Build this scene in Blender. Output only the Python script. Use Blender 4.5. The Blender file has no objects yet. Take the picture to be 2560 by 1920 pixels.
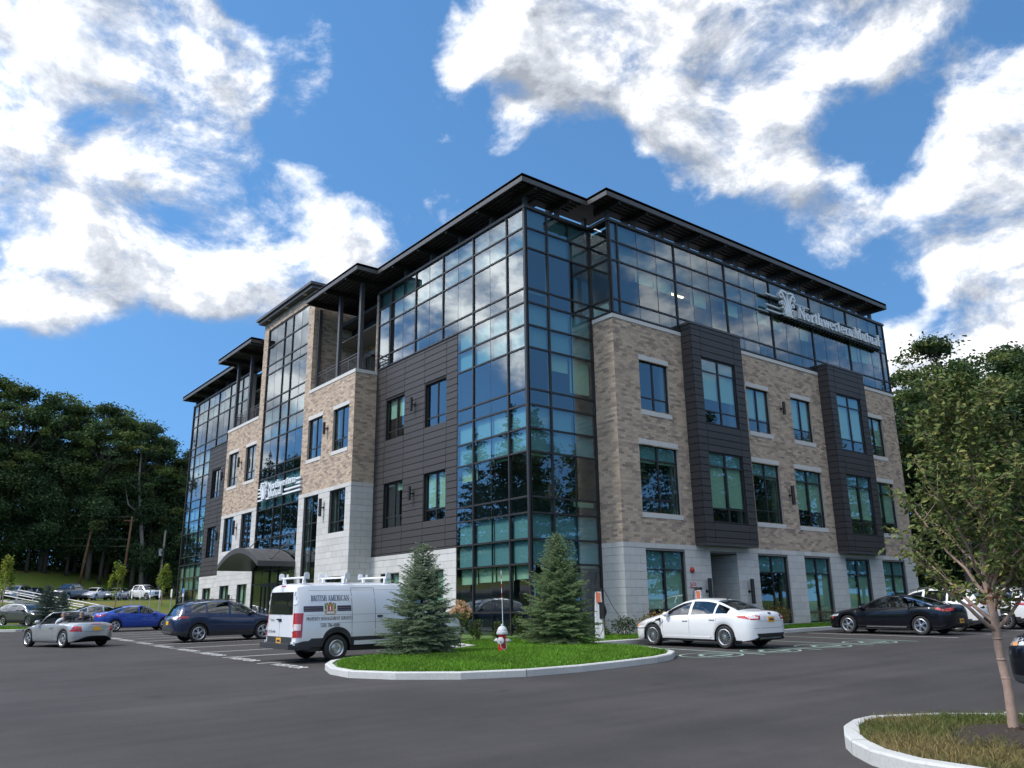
import bpy, bmesh, math, random
import numpy as np
from mathutils import Vector, Matrix
from mathutils.bvhtree import BVHTree
R = math.radians
rng = random.Random(7)
nrg = np.random.default_rng(11)
S = bpy.context.scene
COL = S.collection
PI = math.pi

# ------------------------------------------------------------------ camera
cam = bpy.data.cameras.new('camera'); camo = bpy.data.objects.new('camera', cam); COL.objects.link(camo)
cam.sensor_width = 36; cam.lens = 28.505; cam.clip_end = 5000; cam.clip_start = .1
YAW, PIT, ROL = 0.66831, 0.27034, -0.01317
CAM = Vector((-19.404, -23.592, .754))
_f = Vector((math.sin(YAW)*math.cos(PIT), math.cos(YAW)*math.cos(PIT), math.sin(PIT)))
_r0 = Vector((math.cos(YAW), -math.sin(YAW), 0)); _u0 = _r0.cross(_f)
_r = _r0*math.cos(ROL)+_u0*math.sin(ROL); _u = -_r0*math.sin(ROL)+_u0*math.cos(ROL)
camo.matrix_world = Matrix(((_r.x, _u.x, -_f.x, CAM.x), (_r.y, _u.y, -_f.y, CAM.y), (_r.z, _u.z, -_f.z, CAM.z), (0, 0, 0, 1)))
S.camera = camo

# ------------------------------------------------------------------ light
SUN_AZ, SUN_EL = R(-72), R(50)           # azimuth from +y towards +x
SUN_DIR = Vector((math.sin(SUN_AZ)*math.cos(SUN_EL), math.cos(SUN_AZ)*math.cos(SUN_EL), math.sin(SUN_EL)))
sun = bpy.data.lights.new('sun', 'SUN'); suno = bpy.data.objects.new('sun', sun); COL.objects.link(suno)
sun.energy = 1.15; sun.angle = R(10); sun.color = (1, .95, .88)
suno.rotation_euler = SUN_DIR.to_track_quat('Z', 'Y').to_euler(); suno.location = (-40, 20, 60)
S.view_settings.view_transform = 'Standard'; S.view_settings.look = 'None'
S.view_settings.exposure = 1.5; S.view_settings.gamma = 1; S.view_settings.use_curve_mapping = False
S.cycles.max_bounces = 7; S.cycles.diffuse_bounces = 3; S.cycles.glossy_bounces = 4
S.cycles.transparent_max_bounces = 12; S.cycles.caustics_reflective = False; S.cycles.caustics_refractive = False
S.cycles.sample_clamp_indirect = 6
try: S.cycles.use_denoising = True
except Exception: pass

W = bpy.data.worlds.new('World'); S.world = W; W.use_nodes = True
def build_world():
    nt = W.node_tree; nt.nodes.clear(); N = nt.nodes.new; L = nt.links.new
    out = N('ShaderNodeOutputWorld')
    sky = N('ShaderNodeTexSky'); sky.sky_type = 'NISHITA'; sky.sun_disc = False
    sky.sun_elevation = SUN_EL; sky.sun_rotation = SUN_AZ
    sky.air_density = 1.0; sky.dust_density = 0.0; sky.ozone_density = 2.5; sky.altitude = 900
    hs = N('ShaderNodeHueSaturation'); hs.inputs['Saturation'].default_value = 1.12; hs.inputs['Value'].default_value = 1.0
    L(sky.outputs[0], hs.inputs['Color'])
    bg1 = N('ShaderNodeBackground'); bg1.inputs[1].default_value = SKY_STR; tn = N('ShaderNodeVectorMath'); tn.operation = 'MULTIPLY'; tn.inputs[1].default_value = (.88, 1.05, 1.02); L(hs.outputs[0], tn.inputs[0]); L(tn.outputs[0], bg1.inputs[0])
    tc = N('ShaderNodeTexCoord'); nrm = N('ShaderNodeVectorMath'); nrm.operation = 'NORMALIZE'; L(tc.outputs['Generated'], nrm.inputs[0])
    # a clear dry horizon: the blue carries down instead of the white band of a hazy day
    lift = N('ShaderNodeVectorMath'); lift.operation = 'MULTIPLY_ADD'; lift.inputs[1].default_value = (1, 1, .70); lift.inputs[2].default_value = (0, 0, .32); L(nrm.outputs[0], lift.inputs[0]); L(lift.outputs[0], sky.inputs['Vector'])
    def M(op, a, b=None, c=None):
        n = N('ShaderNodeMath'); n.operation = op
        for i, x in enumerate((a, b, c)):
            if x is None: continue
            if isinstance(x, (int, float)): n.inputs[i].default_value = x
            else: L(x, n.inputs[i])
        return n.outputs[0]
    def VM(op, a, b):
        n = N('ShaderNodeVectorMath'); n.operation = op
        for i, x in enumerate((a, b)):
            if isinstance(x, (tuple, Vector)): n.inputs[i].default_value = tuple(x)
            elif x is not None: L(x, n.inputs[i])
        return n
    def noise(vec, scale, detail, rough=.55, dist=0):
        n = N('ShaderNodeTexNoise'); n.inputs['Scale'].default_value = scale; n.inputs['Detail'].default_value = detail
        n.inputs['Roughness'].default_value = rough; n.inputs['Distortion'].default_value = dist; L(vec, n.inputs['Vector']); return n.outputs['Fac']
    # cloud banks: world directions (azimuth from +y, elevation), angular radius, weight
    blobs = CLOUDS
    def density(vec, det):
        acc = None
        for az, el, rad, w in blobs:
            d = (math.sin(R(az))*math.cos(R(el)), math.cos(R(az))*math.cos(R(el)), math.sin(R(el)))
            dp = VM('DOT_PRODUCT', vec, d).outputs['Value']
            mr = N('ShaderNodeMapRange'); mr.interpolation_type = 'SMOOTHERSTEP'
            mr.inputs['From Min'].default_value = math.cos(R(rad)); mr.inputs['From Max'].default_value = math.cos(R(rad*.18))
            mr.inputs['To Max'].default_value = w; L(dp, mr.inputs['Value'])
            acc = mr.outputs[0] if acc is None else M('ADD', acc, mr.outputs[0])
        acc = M('MAXIMUM', M('MINIMUM', acc, 1.15), -.35)
        # stretch the detail sideways a little, as a layer of cumulus seen from below
        st = VM('MULTIPLY', vec, (1, 1, 1.5)).outputs[0]
        n1 = noise(st, 9.0, det, .64, .25)
        n2 = noise(st, 4.0, 4, .55, .2)
        tot = M('ADD', M('MULTIPLY_ADD', n1, 3.0, -1.5), M('MULTIPLY_ADD', n2, 1.7, -.85))
        return M('ADD', M('ADD', acc, -.52), tot)
    v = nrm.outputs[0]
    d1 = density(v, 10)
    vs = VM('NORMALIZE', VM('ADD', v, tuple(SUN_DIR*.045)).outputs[0], None).outputs[0]
    d2 = density(vs, 7)
    cov = N('ShaderNodeMapRange'); cov.interpolation_type = 'SMOOTHSTEP'
    cov.inputs['From Min'].default_value = -.08; cov.inputs['From Max'].default_value = .80; L(d1, cov.inputs['Value'])
    # shading: the side away from the sun and the thick middle go grey, sunward rims and puffs stay white
    lit = M('MULTIPLY_ADD', M('SUBTRACT', d2, d1), 1.1, M('MULTIPLY', d1, .42))
    sh = N('ShaderNodeMapRange'); sh.inputs['From Min'].default_value = -.20; sh.inputs['From Max'].default_value = .78; L(lit, sh.inputs['Value'])
    ramp = N('ShaderNodeValToRGB'); L(sh.outputs[0], ramp.inputs[0])
    ramp.color_ramp.elements[0].color = (1.0, 1.0, 1.0, 1); ramp.color_ramp.elements[1].color = (.30, .325, .37, 1); ramp.color_ramp.elements[0].position = .10
    e = ramp.color_ramp.elements.new(.5); e.color = (.58, .605, .65, 1)
    # clouds near the sun scatter more light towards us
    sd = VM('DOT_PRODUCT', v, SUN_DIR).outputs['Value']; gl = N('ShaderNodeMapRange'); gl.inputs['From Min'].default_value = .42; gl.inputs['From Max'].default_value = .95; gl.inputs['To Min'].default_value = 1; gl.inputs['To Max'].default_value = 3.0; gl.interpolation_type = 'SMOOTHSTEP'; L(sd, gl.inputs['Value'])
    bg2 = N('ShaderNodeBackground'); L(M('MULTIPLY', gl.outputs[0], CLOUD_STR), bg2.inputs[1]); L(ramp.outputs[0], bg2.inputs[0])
    # clouds thin out towards the horizon
    sep = N('ShaderNodeSeparateXYZ'); L(v, sep.inputs[0])
    hz = N('ShaderNodeMapRange'); hz.inputs['From Min'].default_value = -.02; hz.inputs['From Max'].default_value = .08; L(sep.outputs['Z'], hz.inputs['Value'])
    fac = M('MULTIPLY', M('MULTIPLY', cov.outputs[0], .97), hz.outputs[0])
    mix = N('ShaderNodeMixShader'); L(fac, mix.inputs[0]); L(bg1.outputs[0], mix.inputs[1]); L(bg2.outputs[0], mix.inputs[2])
    L(mix.outputs[0], out.inputs[0])
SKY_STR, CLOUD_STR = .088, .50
CLOUDS = [  # (azimuth, elevation, radius, weight)
    (5, 34, 13, 1.1), (8, 27, 12, 1.0), (16.5, 25.5, 8.5, 1.0), (22.5, 24.8, 7, .95), (27.5, 25, 4.5, .8), (13, 33, 7, .65), (18, 21.5, 4.5, .6), (8, 19.5, 4.5, .6), (0, 40, 14, .9), (3, 22, 8, .6), (15.5, 34.5, 4.5, .5),
    (47, 41, 9, .85), (42.5, 37.5, 6.5, .8), (55, 37, 9, .95), (63, 38, 9, .9), (53, 33, 6.5, .8), (57, 31.5, 5.5, .7), (69, 36, 6, .6), (56, 48, 14, .9), (38, 41, 5, .5),
    (74, 28, 6.5, 1.0), (70.5, 22, 6, .9), (69.5, 25.5, 4.5, .7), (72, 18.5, 6, .85), (69, 15, 5.5, .9), (64.5, 14, 5.5, .85), (76, 14, 6, .8), (68, 10, 7, .6),
    (32.4, 34.3, 3.6, .66), (49, 29.5, 3.2, .55), (53, 29, 3.4, .6), (58, 28, 3.6, .62), (62, 24.8, 4.6, .72), (20.7, 36, 4.6, .66), (32.9, 27, 3.2, .6), (4, 19.5, 3.4, .6), (35, 38, 3.4, .5), (38, 33, 2.6, .45),
    (29, 33, 6, -.35), (33, 20, 8, -.4), (46, 25, 9, -.4), (10, 12, 8, -.4),
    (-20, 38, 15, .8), (-48, 42, 18, .9), (-70, 33, 16, .9), (-58, 22, 14, .8), (-90, 27, 15, .7), (-75, 60, 20, .5), (-110, 40, 18, .8), (-34, 27, 14, 1.3), (-24, 20, 11, 1.1), (-44, 30, 12, .8), (-42, 20, 8, .6), (-16, 13, 9, 1.05), (-27, 24, 8, .9),
    (185, 42, 62, .62), (-130, 40, 50, .5), (0, 88, 34, .45), (112, 34, 16, .8), (126, 22, 9, .75), (118, 19, 8, .65), (150, 46, 16, .9), (175, 30, 18, .8), (205, 40, 18, .8), (160, 12, 12, .6), (90, 50, 16, .6), (98, 22, 10, .7), (142, 27, 9, -.8),  # leading broad banks are out of view, added to lift fill on the short side
]
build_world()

# ------------------------------------------------------------------ helpers
def lin(c):
    return tuple((x/12.92 if x <= .04045 else ((x+.055)/1.055)**2.4) for x in c)
def H(h):
    return lin(tuple(int(h[i:i+2], 16)/255 for i in (0, 2, 4)))
MATS = {}
def mat(name, col, rough=.6, metal=0., var=0., scale=8., coat=0., bump=0., spec=None, attr=None, emit=0, var2=None, bscale=None):
    """procedural Principled material; var = strength of the grain in the base colour"""
    m = bpy.data.materials.new(name); m.use_nodes = True; MATS[name] = m
    nt = m.node_tree; b = nt.nodes['Principled BSDF']; N = nt.nodes.new; L = nt.links.new
    b.inputs['Roughness'].default_value = rough; b.inputs['Metallic'].default_value = metal
    if coat: b.inputs['Coat Weight'].default_value = coat; b.inputs['Coat Roughness'].default_value = .03
    if spec is not None: b.inputs['Specular IOR Level'].default_value = spec
    src = None
    if attr:
        a = N('ShaderNodeAttribute'); a.attribute_name = attr; src = a.outputs['Color']
    if var or bump:
        tc = N('ShaderNodeTexCoord'); n = N('ShaderNodeTexNoise'); n.inputs['Scale'].default_value = scale; n.inputs['Detail'].default_value = 6
        n.inputs['Roughness'].default_value = .65
        L(tc.outputs['Object'], n.inputs['Vector'])
    if var:
        mr = N('ShaderNodeMapRange'); mr.inputs['From Min'].default_value = .3; mr.inputs['From Max'].default_value = .7
        mr.inputs['To Min'].default_value = 1-var; mr.inputs['To Max'].default_value = 1+var; L(n.outputs['Fac'], mr.inputs['Value'])
        fac = mr.outputs[0]
        if var2:   # a second, broad patchiness
            n2 = N('ShaderNodeTexNoise'); n2.inputs['Scale'].default_value = var2[0]; n2.inputs['Detail'].default_value = 4; L(tc.outputs['Object'], n2.inputs['Vector'])
            m2 = N('ShaderNodeMapRange'); m2.inputs['From Min'].default_value = .3; m2.inputs['From Max'].default_value = .7
            m2.inputs['To Min'].default_value = 1-var2[1]; m2.inputs['To Max'].default_value = 1+var2[1]; L(n2.outputs['Fac'], m2.inputs['Value'])
            mm = N('ShaderNodeMath'); mm.operation = 'MULTIPLY'; L(fac, mm.inputs[0]); L(m2.outputs[0], mm.inputs[1]); fac = mm.outputs[0]
        mx = N('ShaderNodeVectorMath'); mx.operation = 'SCALE'
        if src: L(src, mx.inputs[0])
        else: mx.inputs[0].default_value = col[:3]
        L(fac, mx.inputs['Scale']); src = mx.outputs[0]
    if src: L(src, b.inputs['Base Color'])
    else: b.inputs['Base Color'].default_value = (*col[:3], 1)
    if bump:
        nb = n
        if bscale:
            nb = N('ShaderNodeTexNoise'); nb.inputs['Scale'].default_value = bscale; nb.inputs['Detail'].default_value = 3; L(tc.outputs['Object'], nb.inputs['Vector'])
        bp = N('ShaderNodeBump'); bp.inputs['Strength'].default_value = bump; bp.inputs['Distance'].default_value = .02
        L(nb.outputs['Fac'], bp.inputs['Height']); L(bp.outputs[0], b.inputs['Normal'])
    if emit:
        b.inputs['Emission Color'].default_value = (*col[:3], 1); b.inputs['Emission Strength'].default_value = emit
    return m
def glass_mat(name, tint, ior, refl=(.9, .95, .95), rough=0., wave=0., wscale=.6):
    m = bpy.data.materials.new(name); m.use_nodes = True; MATS[name] = m
    nt = m.node_tree; nt.nodes.clear(); N = nt.nodes.new; L = nt.links.new
    o = N('ShaderNodeOutputMaterial'); t = N('ShaderNodeBsdfTransparent'); t.inputs[0].default_value = (*tint, 1)
    g = N('ShaderNodeBsdfGlossy'); g.inputs['Color'].default_value = (*refl, 1); g.inputs['Roughness'].default_value = rough
    lw = N('ShaderNodeLayerWeight'); lw.inputs['Blend'].default_value = .5; pw = N('ShaderNodeMath'); pw.operation = 'POWER'; L(lw.outputs['Facing'], pw.inputs[0]); pw.inputs[1].default_value = 4.2
    r0 = ((ior-1)/(ior+1))**2; f = N('ShaderNodeMath'); f.operation = 'MULTIPLY_ADD'; L(pw.outputs[0], f.inputs[0]); f.inputs[1].default_value = 1-r0; f.inputs[2].default_value = r0
    if wave:
        tc = N('ShaderNodeTexCoord'); n = N('ShaderNodeTexNoise'); n.inputs['Scale'].default_value = wscale; n.inputs['Detail'].default_value = 1.5
        L(tc.outputs['Object'], n.inputs['Vector'])
        bp = N('ShaderNodeBump'); bp.inputs['Strength'].default_value = wave; bp.inputs['Distance'].default_value = .05; L(n.outputs['Fac'], bp.inputs['Height'])
        L(bp.outputs[0], g.inputs['Normal'])
    mx = N('ShaderNodeMixShader'); L(f.outputs[0], mx.inputs[0]); L(t.outputs[0], mx.inputs[1]); L(g.outputs[0], mx.inputs[2]); L(mx.outputs[0], o.inputs[0])
    return m
def leaf_mat(name, rough=.6, trans=.25):
    m = bpy.data.materials.new(name); m.use_nodes = True; MATS[name] = m
    nt = m.node_tree; nt.nodes.clear(); N = nt.nodes.new; L = nt.links.new
    o = N('ShaderNodeOutputMaterial'); a = N('ShaderNodeAttribute'); a.attribute_name = 'col'
    p = N('ShaderNodeBsdfPrincipled'); p.inputs['Roughness'].default_value = rough; p.inputs['Specular IOR Level'].default_value = .25
    t = N('ShaderNodeBsdfTranslucent'); mx = N('ShaderNodeMixShader'); mx.inputs[0].default_value = trans
    L(a.outputs['Color'], p.inputs['Base Color']); L(a.outputs['Color'], t.inputs['Color'])
    L(p.outputs[0], mx.inputs[1]); L(t.outputs[0], mx.inputs[2]); L(mx.outputs[0], o.inputs[0])
    return m
def link(name, data, parent=None, loc=None, rot=None):
    o = bpy.data.objects.new(name, data); COL.objects.link(o)
    if parent: o.parent = parent
    if loc is not None: o.location = loc
    if rot is not None: o.rotation_euler = rot
    return o
def tag(o, label=None, cat=None, group=None, kind=None):
    if label: o['label'] = label
    if cat: o['category'] = cat
    if group: o['group'] = group
    if kind: o['kind'] = kind
    return o
def thing(name, label, cat, loc=(0, 0, 0), rz=0, group=None):
    o = bpy.data.objects.new(name, None); COL.objects.link(o); o.empty_display_size = .3
    o.location = loc; o.rotation_euler = (0, 0, rz); return tag(o, label, cat, group)
def np_mesh(name, V, Q, mats, cols=None, nper=4, smooth=False, mi=None):
    """fast mesh from numpy: V (n,3), Q (m,nper); cols = per-face rgb"""
    V = np.asarray(V, np.float32); Q = np.asarray(Q, np.int32); me = bpy.data.meshes.new(name)
    me.vertices.add(len(V)); me.vertices.foreach_set('co', V.ravel())
    me.loops.add(Q.size); me.loops.foreach_set('vertex_index', Q.ravel())
    me.polygons.add(len(Q)); me.polygons.foreach_set('loop_start', np.arange(0, Q.size, nper, dtype=np.int32))
    me.polygons.foreach_set('loop_total', np.full(len(Q), nper, np.int32))
    for m in (mats if isinstance(mats, (list, tuple)) else [mats]): me.materials.append(m)
    if mi is not None: me.polygons.foreach_set('material_index', np.asarray(mi, np.int32))
    me.update(calc_edges=True)
    if smooth: me.polygons.foreach_set('use_smooth', np.ones(len(Q), bool))
    if cols is not None:
        c = np.ones((len(Q), 4), np.float32); c[:, :3] = cols
        at = me.attributes.new('col', 'FLOAT_COLOR', 'FACE'); at.data.foreach_set('color', c.ravel())
    return me
class MB:
    """collects shapes and links them as one mesh object"""
    def __init__(s): s.v = []; s.f = []; s.c = []; s.mi = []; s.col = None; s.m = 0
    def _add(s, vs, fs):
        b = len(s.v); s.v += [tuple(x) for x in vs]; s.f += [tuple(b+i for i in q) for q in fs]
        s.c += [s.col]*len(fs); s.mi += [s.m]*len(fs)
    def quad(s, a, b, c, d): s._add([a, b, c, d], [(0, 1, 2, 3)])
    def poly(s, pts): s._add(pts, [tuple(range(len(pts)))])
    def hexa(s, P, back=True):
        fs = [(0, 1, 2, 3), (7, 6, 5, 4), (0, 4, 5, 1), (1, 5, 6, 2), (2, 6, 7, 3), (3, 7, 4, 0)]
        s._add(P, fs if back else [fs[0]]+fs[2:])
    def box(s, x0, x1, y0, y1, z0, z1):
        s.hexa([(x0, y0, z1), (x1, y0, z1), (x1, y1, z1), (x0, y1, z1), (x0, y0, z0), (x1, y0, z0), (x1, y1, z0), (x0, y1, z0)])
    def fbox(s, F, u0, u1, n0, n1, z0, z1, back=True):
        """box in a facade frame; n1 is the outer face"""
        a = F.P
        if F.flip: u0, u1 = u1, u0
        s.hexa([a(u0, n1, z0), a(u1, n1, z0), a(u1, n1, z1), a(u0, n1, z1), a(u0, n0, z0), a(u1, n0, z0), a(u1, n0, z1), a(u0, n0, z1)], back)
    def tube(s, pts, r, n=8, cap=True):
        pts = [Vector(p) for p in pts]; rs = r if isinstance(r, (list, tuple)) else [r]*len(pts)
        rings = []; up = Vector((0, 0, 1)); prev = None
        for i, p in enumerate(pts):
            t = (pts[min(i+1, len(pts)-1)]-pts[max(i-1, 0)]).normalized()
            if prev is None:
                a = t.cross(up)
                if a.length < .01: a = t.cross(Vector((1, 0, 0)))
                a.normalize()
            else:
                a = prev-t*prev.dot(t); a.normalize()
            prev = a; b = t.cross(a)
            rings.append([p+(a*math.cos(2*PI*k/n)+b*math.sin(2*PI*k/n))*rs[i] for k in range(n)])
        vs = [q for g in rings for q in g]; fs = []
        for i in range(len(pts)-1):
            for k in range(n): fs.append((i*n+k, i*n+(k+1) % n, (i+1)*n+(k+1) % n, (i+1)*n+k))
        if cap: fs += [tuple(range(n-1, -1, -1)), tuple((len(pts)-1)*n+k for k in range(n))]
        s._add(vs, fs)
    def bar(s, a, b, w, h=None):
        """rectangular bar from a to b, w across, h high"""
        a = Vector(a); b = Vector(b); t = (b-a).normalized(); h = h or w
        p = t.cross(Vector((0, 0, 1)))
        if p.length < .01: p = Vector((1, 0, 0))
        p.normalize(); q = p.cross(t); p = p*w/2; q = q*h/2
        s.hexa([a-p-q, a+p-q, a+p+q, a-p+q, b-p-q, b+p-q, b+p+q, b-p+q])
    def lathe(s, prof, n=20, c=(0, 0, 0), axis='z'):
        vs = []; fs = []; c = Vector(c)
        for (r, z) in prof:
            for k in range(n):
                a = 2*PI*k/n; p = (r*math.cos(a), r*math.sin(a), z)
                if axis == 'y': p = (p[0], p[2], p[1])
                if axis == 'x': p = (p[2], p[0], p[1])
                vs.append(c+Vector(p))
        for i in range(len(prof)-1):
            for k in range(n): fs.append((i*n+k, i*n+(k+1) % n, (i+1)*n+(k+1) % n, (i+1)*n+k))
        s._add(vs, fs)
    def prism(s, pts, d):
        """closed outline pts extruded by vector d"""
        n = len(pts); d = Vector(d); top = [Vector(p)+d for p in pts]
        s._add([Vector(p) for p in pts]+top, [tuple(range(n-1, -1, -1)), tuple(range(n, 2*n))]+[(i, (i+1) % n, n+(i+1) % n, n+i) for i in range(n)])
    def mesh(s, name, mats, smooth=False, angle=None):
        me = bpy.data.meshes.new(name); me.from_pydata(s.v, [], s.f)
        for m in (mats if isinstance(mats, (list, tuple)) else [mats]): me.materials.append(m)
        if any(s.mi): me.polygons.foreach_set('material_index', s.mi)
        if any(c is not None for c in s.c):
            c = np.ones((len(s.f), 4), np.float32)
            for i, q in enumerate(s.c):
                if q is not None: c[i, :3] = q
            at = me.attributes.new('col', 'FLOAT_COLOR', 'FACE'); at.data.foreach_set('color', c.ravel())
        if smooth or angle:
            me.polygons.foreach_set('use_smooth', np.ones(len(s.f), bool))
            if angle: me.set_sharp_from_angle(angle=R(angle))
        me.update(); return me
    def build(s, name, mats, parent=None, smooth=False, angle=None, loc=None, rot=None):
        return link(name, s.mesh(name, mats, smooth, angle), parent, loc, rot)
class Fr:
    def __init__(s, o, U, N):
        s.o = Vector(o); s.U = Vector(U); s.N = Vector(N); s.flip = s.U.cross(Vector((0, 0, 1))).dot(s.N) < 0
    def P(s, u, n, z): return s.o+s.U*u+s.N*n+Vector((0, 0, z))
FL = Fr((0, 0, 0), (0, 1, 0), (-1, 0, 0))     # long side: u = y, outward = -x
FW = Fr((0, 0, 0), (1, 0, 0), (0, -1, 0))     # short side: u = x, outward = -y
def pchip(P):
    """monotone cubic through (x, y) points"""
    X = np.array([p[0] for p in P], float); Y = np.array([p[1] for p in P], float); h = np.diff(X); d = np.diff(Y)/h
    m = np.zeros(len(X)); m[0] = d[0]; m[-1] = d[-1]
    for i in range(1, len(X)-1):
        if d[i-1]*d[i] > 0:
            w1 = 2*h[i]+h[i-1]; w2 = h[i]+2*h[i-1]; m[i] = (w1+w2)/(w1/d[i-1]+w2/d[i])
    def f(x):
        x = min(max(x, X[0]), X[-1]); i = min(max(int(np.searchsorted(X, x))-1, 0), len(h)-1); t = (x-X[i])/h[i]
        return (2*t**3-3*t*t+1)*Y[i]+(t**3-2*t*t+t)*h[i]*m[i]+(-2*t**3+3*t*t)*Y[i+1]+(t**3-t*t)*h[i]*m[i+1]
    return f

# ------------------------------------------------------------------ materials
def asphalt_material():
    m = bpy.data.materials.new('asphalt'); m.use_nodes = True; nt = m.node_tree; b = nt.nodes['Principled BSDF']; N = nt.nodes.new; L = nt.links.new
    b.inputs['Roughness'].default_value = .82; b.inputs['Specular IOR Level'].default_value = .35
    tc = N('ShaderNodeTexCoord')
    def noise(s, d, r=.6, vec=None):
        n = N('ShaderNodeTexNoise'); n.inputs['Scale'].default_value = s; n.inputs['Detail'].default_value = d; n.inputs['Roughness'].default_value = r; L(vec or tc.outputs['Object'], n.inputs['Vector']); return n.outputs['Fac']
    def mr(x, a, c, lo, hi):
        n = N('ShaderNodeMapRange'); n.inputs['From Min'].default_value = a; n.inputs['From Max'].default_value = c; n.inputs['To Min'].default_value = lo; n.inputs['To Max'].default_value = hi; L(x, n.inputs['Value']); return n.outputs[0]
    def mul(x, y):
        n = N('ShaderNodeMath'); n.operation = 'MULTIPLY'; L(x, n.inputs[0]); L(y, n.inputs[1]); return n.outputs[0]
    mp = N('ShaderNodeMapping'); mp.inputs['Rotation'].default_value = (0, 0, .9); mp.inputs['Scale'].default_value = (.16, 1.5, 1); L(tc.outputs['Object'], mp.inputs['Vector'])
    mp2 = N('ShaderNodeMapping'); mp2.inputs['Rotation'].default_value = (0, 0, -.5); mp2.inputs['Scale'].default_value = (.10, .9, 1); L(tc.outputs['Object'], mp2.inputs['Vector'])
    f = mul(mul(mr(noise(95, 3), .3, .7, .62, 1.42), mr(noise(.28, 5, .65), .32, .68, .78, 1.22)), mul(mr(noise(1, 5, .6, mp.outputs[0]), .35, .65, .90, 1.13), mr(noise(1, 6, .7, mp2.outputs[0]), .35, .65, .90, 1.10)))
    st = mr(noise(.9, 2), .66, .74, 1, .72); f = mul(f, st)                      # a few oily patches
    v = N('ShaderNodeTexVoronoi'); v.inputs['Scale'].default_value = 16; L(tc.outputs['Object'], v.inputs['Vector']); sp = mr(v.outputs['Distance'], .05, .09, 2.3, 1)   # pale grit
    gate = mr(noise(2.3, 2), .56, .62, 0, 1); g = N('ShaderNodeMix'); g.data_type = 'FLOAT'; L(gate, g.inputs[0]); g.inputs[2].default_value = 1; L(sp, g.inputs[3]); f = mul(f, g.outputs[0])
    sc = N('ShaderNodeVectorMath'); sc.operation = 'SCALE'; sc.inputs[0].default_value = (.047, .042, .041); L(f, sc.inputs['Scale']); L(sc.outputs[0], b.inputs['Base Color'])
    bp = N('ShaderNodeBump'); bp.inputs['Strength'].default_value = .5; bp.inputs['Distance'].default_value = .012; L(noise(110, 3), bp.inputs['Height']); L(bp.outputs[0], b.inputs['Normal']); return m
asphalt_m = asphalt_material()
lot_m = mat('asphalt_far', (.075, .072, .074), .9, var=.12, scale=2)
def lawn_material():
    m = bpy.data.materials.new('lawn'); m.use_nodes = True; nt = m.node_tree; b = nt.nodes['Principled BSDF']; N = nt.nodes.new; L = nt.links.new
    b.inputs['Roughness'].default_value = .9; b.inputs['Specular IOR Level'].default_value = .1
    tc = N('ShaderNodeTexCoord'); n = N('ShaderNodeTexNoise'); n.inputs['Scale'].default_value = .09; n.inputs['Detail'].default_value = 5; L(tc.outputs['Object'], n.inputs['Vector'])
    n2 = N('ShaderNodeTexNoise'); n2.inputs['Scale'].default_value = 3.5; n2.inputs['Detail'].default_value = 6; L(tc.outputs['Object'], n2.inputs['Vector'])
    a = N('ShaderNodeMath'); a.operation = 'MULTIPLY_ADD'; L(n2.outputs['Fac'], a.inputs[0]); a.inputs[1].default_value = .35; L(n.outputs['Fac'], a.inputs[2])
    r = N('ShaderNodeValToRGB'); L(a.outputs[0], r.inputs[0])
    r.color_ramp.elements[0].position = .5; r.color_ramp.elements[0].color = (.05, .10, .016, 1)
    r.color_ramp.elements[1].position = .88; r.color_ramp.elements[1].color = (.19, .15, .055, 1)
    e = r.color_ramp.elements.new(.68); e.color = (.095, .125, .026, 1)
    L(r.outputs[0], b.inputs['Base Color']); return m
lawn_m = lawn_material()
soil_m = mat('soil', (.035, .024, .017), .95, var=.5, scale=30, bump=.6)
turf_m = mat('turf', (.07, .13, .018), .95, var=.3, scale=20)
dryturf_m = mat('dry_turf', (.10, .085, .035), .95, var=.35, scale=14)
kerb_m = mat('kerb_concrete', (.50, .50, .48), .85, var=.10, scale=25, bump=.15, var2=(1.2, .08))
paint_m = mat('road_paint', (.62, .62, .60), .7, var=.16, scale=35)
green_paint_m = mat('green_road_paint', (.30, .42, .35), .7, var=.2, scale=35)
brick_m = mat('brick', (1, 1, 1), .85, var=.12, scale=30, attr='col', bump=.2)
mortar_m = mat('mortar', (.45, .41, .355), .9, var=.08, scale=15)
stone_m = mat('stone', (1, 1, 1), .8, var=.06, scale=18, attr='col', bump=.12)
joint_m = mat('stone_joint', (.20, .195, .19), .9)
cap_m = mat('cast_stone', (.56, .55, .53), .75, var=.06, scale=12)
panel_m = mat('charcoal_panel', (1, 1, 1), .55, var=.06, scale=9, attr='col')
gap_m = mat('dark_gap', (.010, .010, .011), .9)
frame_m = mat('bronze_frame', (.022, .020, .021), .4, var=.1, scale=5)
metal_m = mat('dark_metal', (.066, .064, .066), .45, var=.08, scale=3)
deck_m = mat('corrugated_deck', (.030, .030, .033), .5, metal=.3)
glass_m = glass_mat('tinted_glass', (.62, .80, .74), 2.7, (.86, .93, .96), wave=.010, wscale=.9)
clear_m = glass_mat('car_glass', (.26, .31, .30), 2.1, (.95, .97, 1.))
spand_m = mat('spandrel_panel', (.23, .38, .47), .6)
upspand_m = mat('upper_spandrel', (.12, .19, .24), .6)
blind_m = mat('roller_blind', (.58, .68, .58), .8)
ceil_m = mat('ceiling', (.32, .32, .31), .9)
inwall_m = mat('interior_wall', (.17, .17, .17), .9)
infloor_m = mat('carpet', (.06, .06, .065), .95)
lamp_m = mat('office_light', (1, .80, .45), .5, emit=2.2)
sign_m = mat('sign_white', (.72, .76, .80), .45)
signbar_m = mat('sign_bar', (.50, .55, .58), .45)
black_m = mat('black_plastic', (.012, .012, .013), .5)
rubber_m = mat('tyre_rubber', (.018, .018, .019), .8, var=.2, scale=20)
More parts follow.
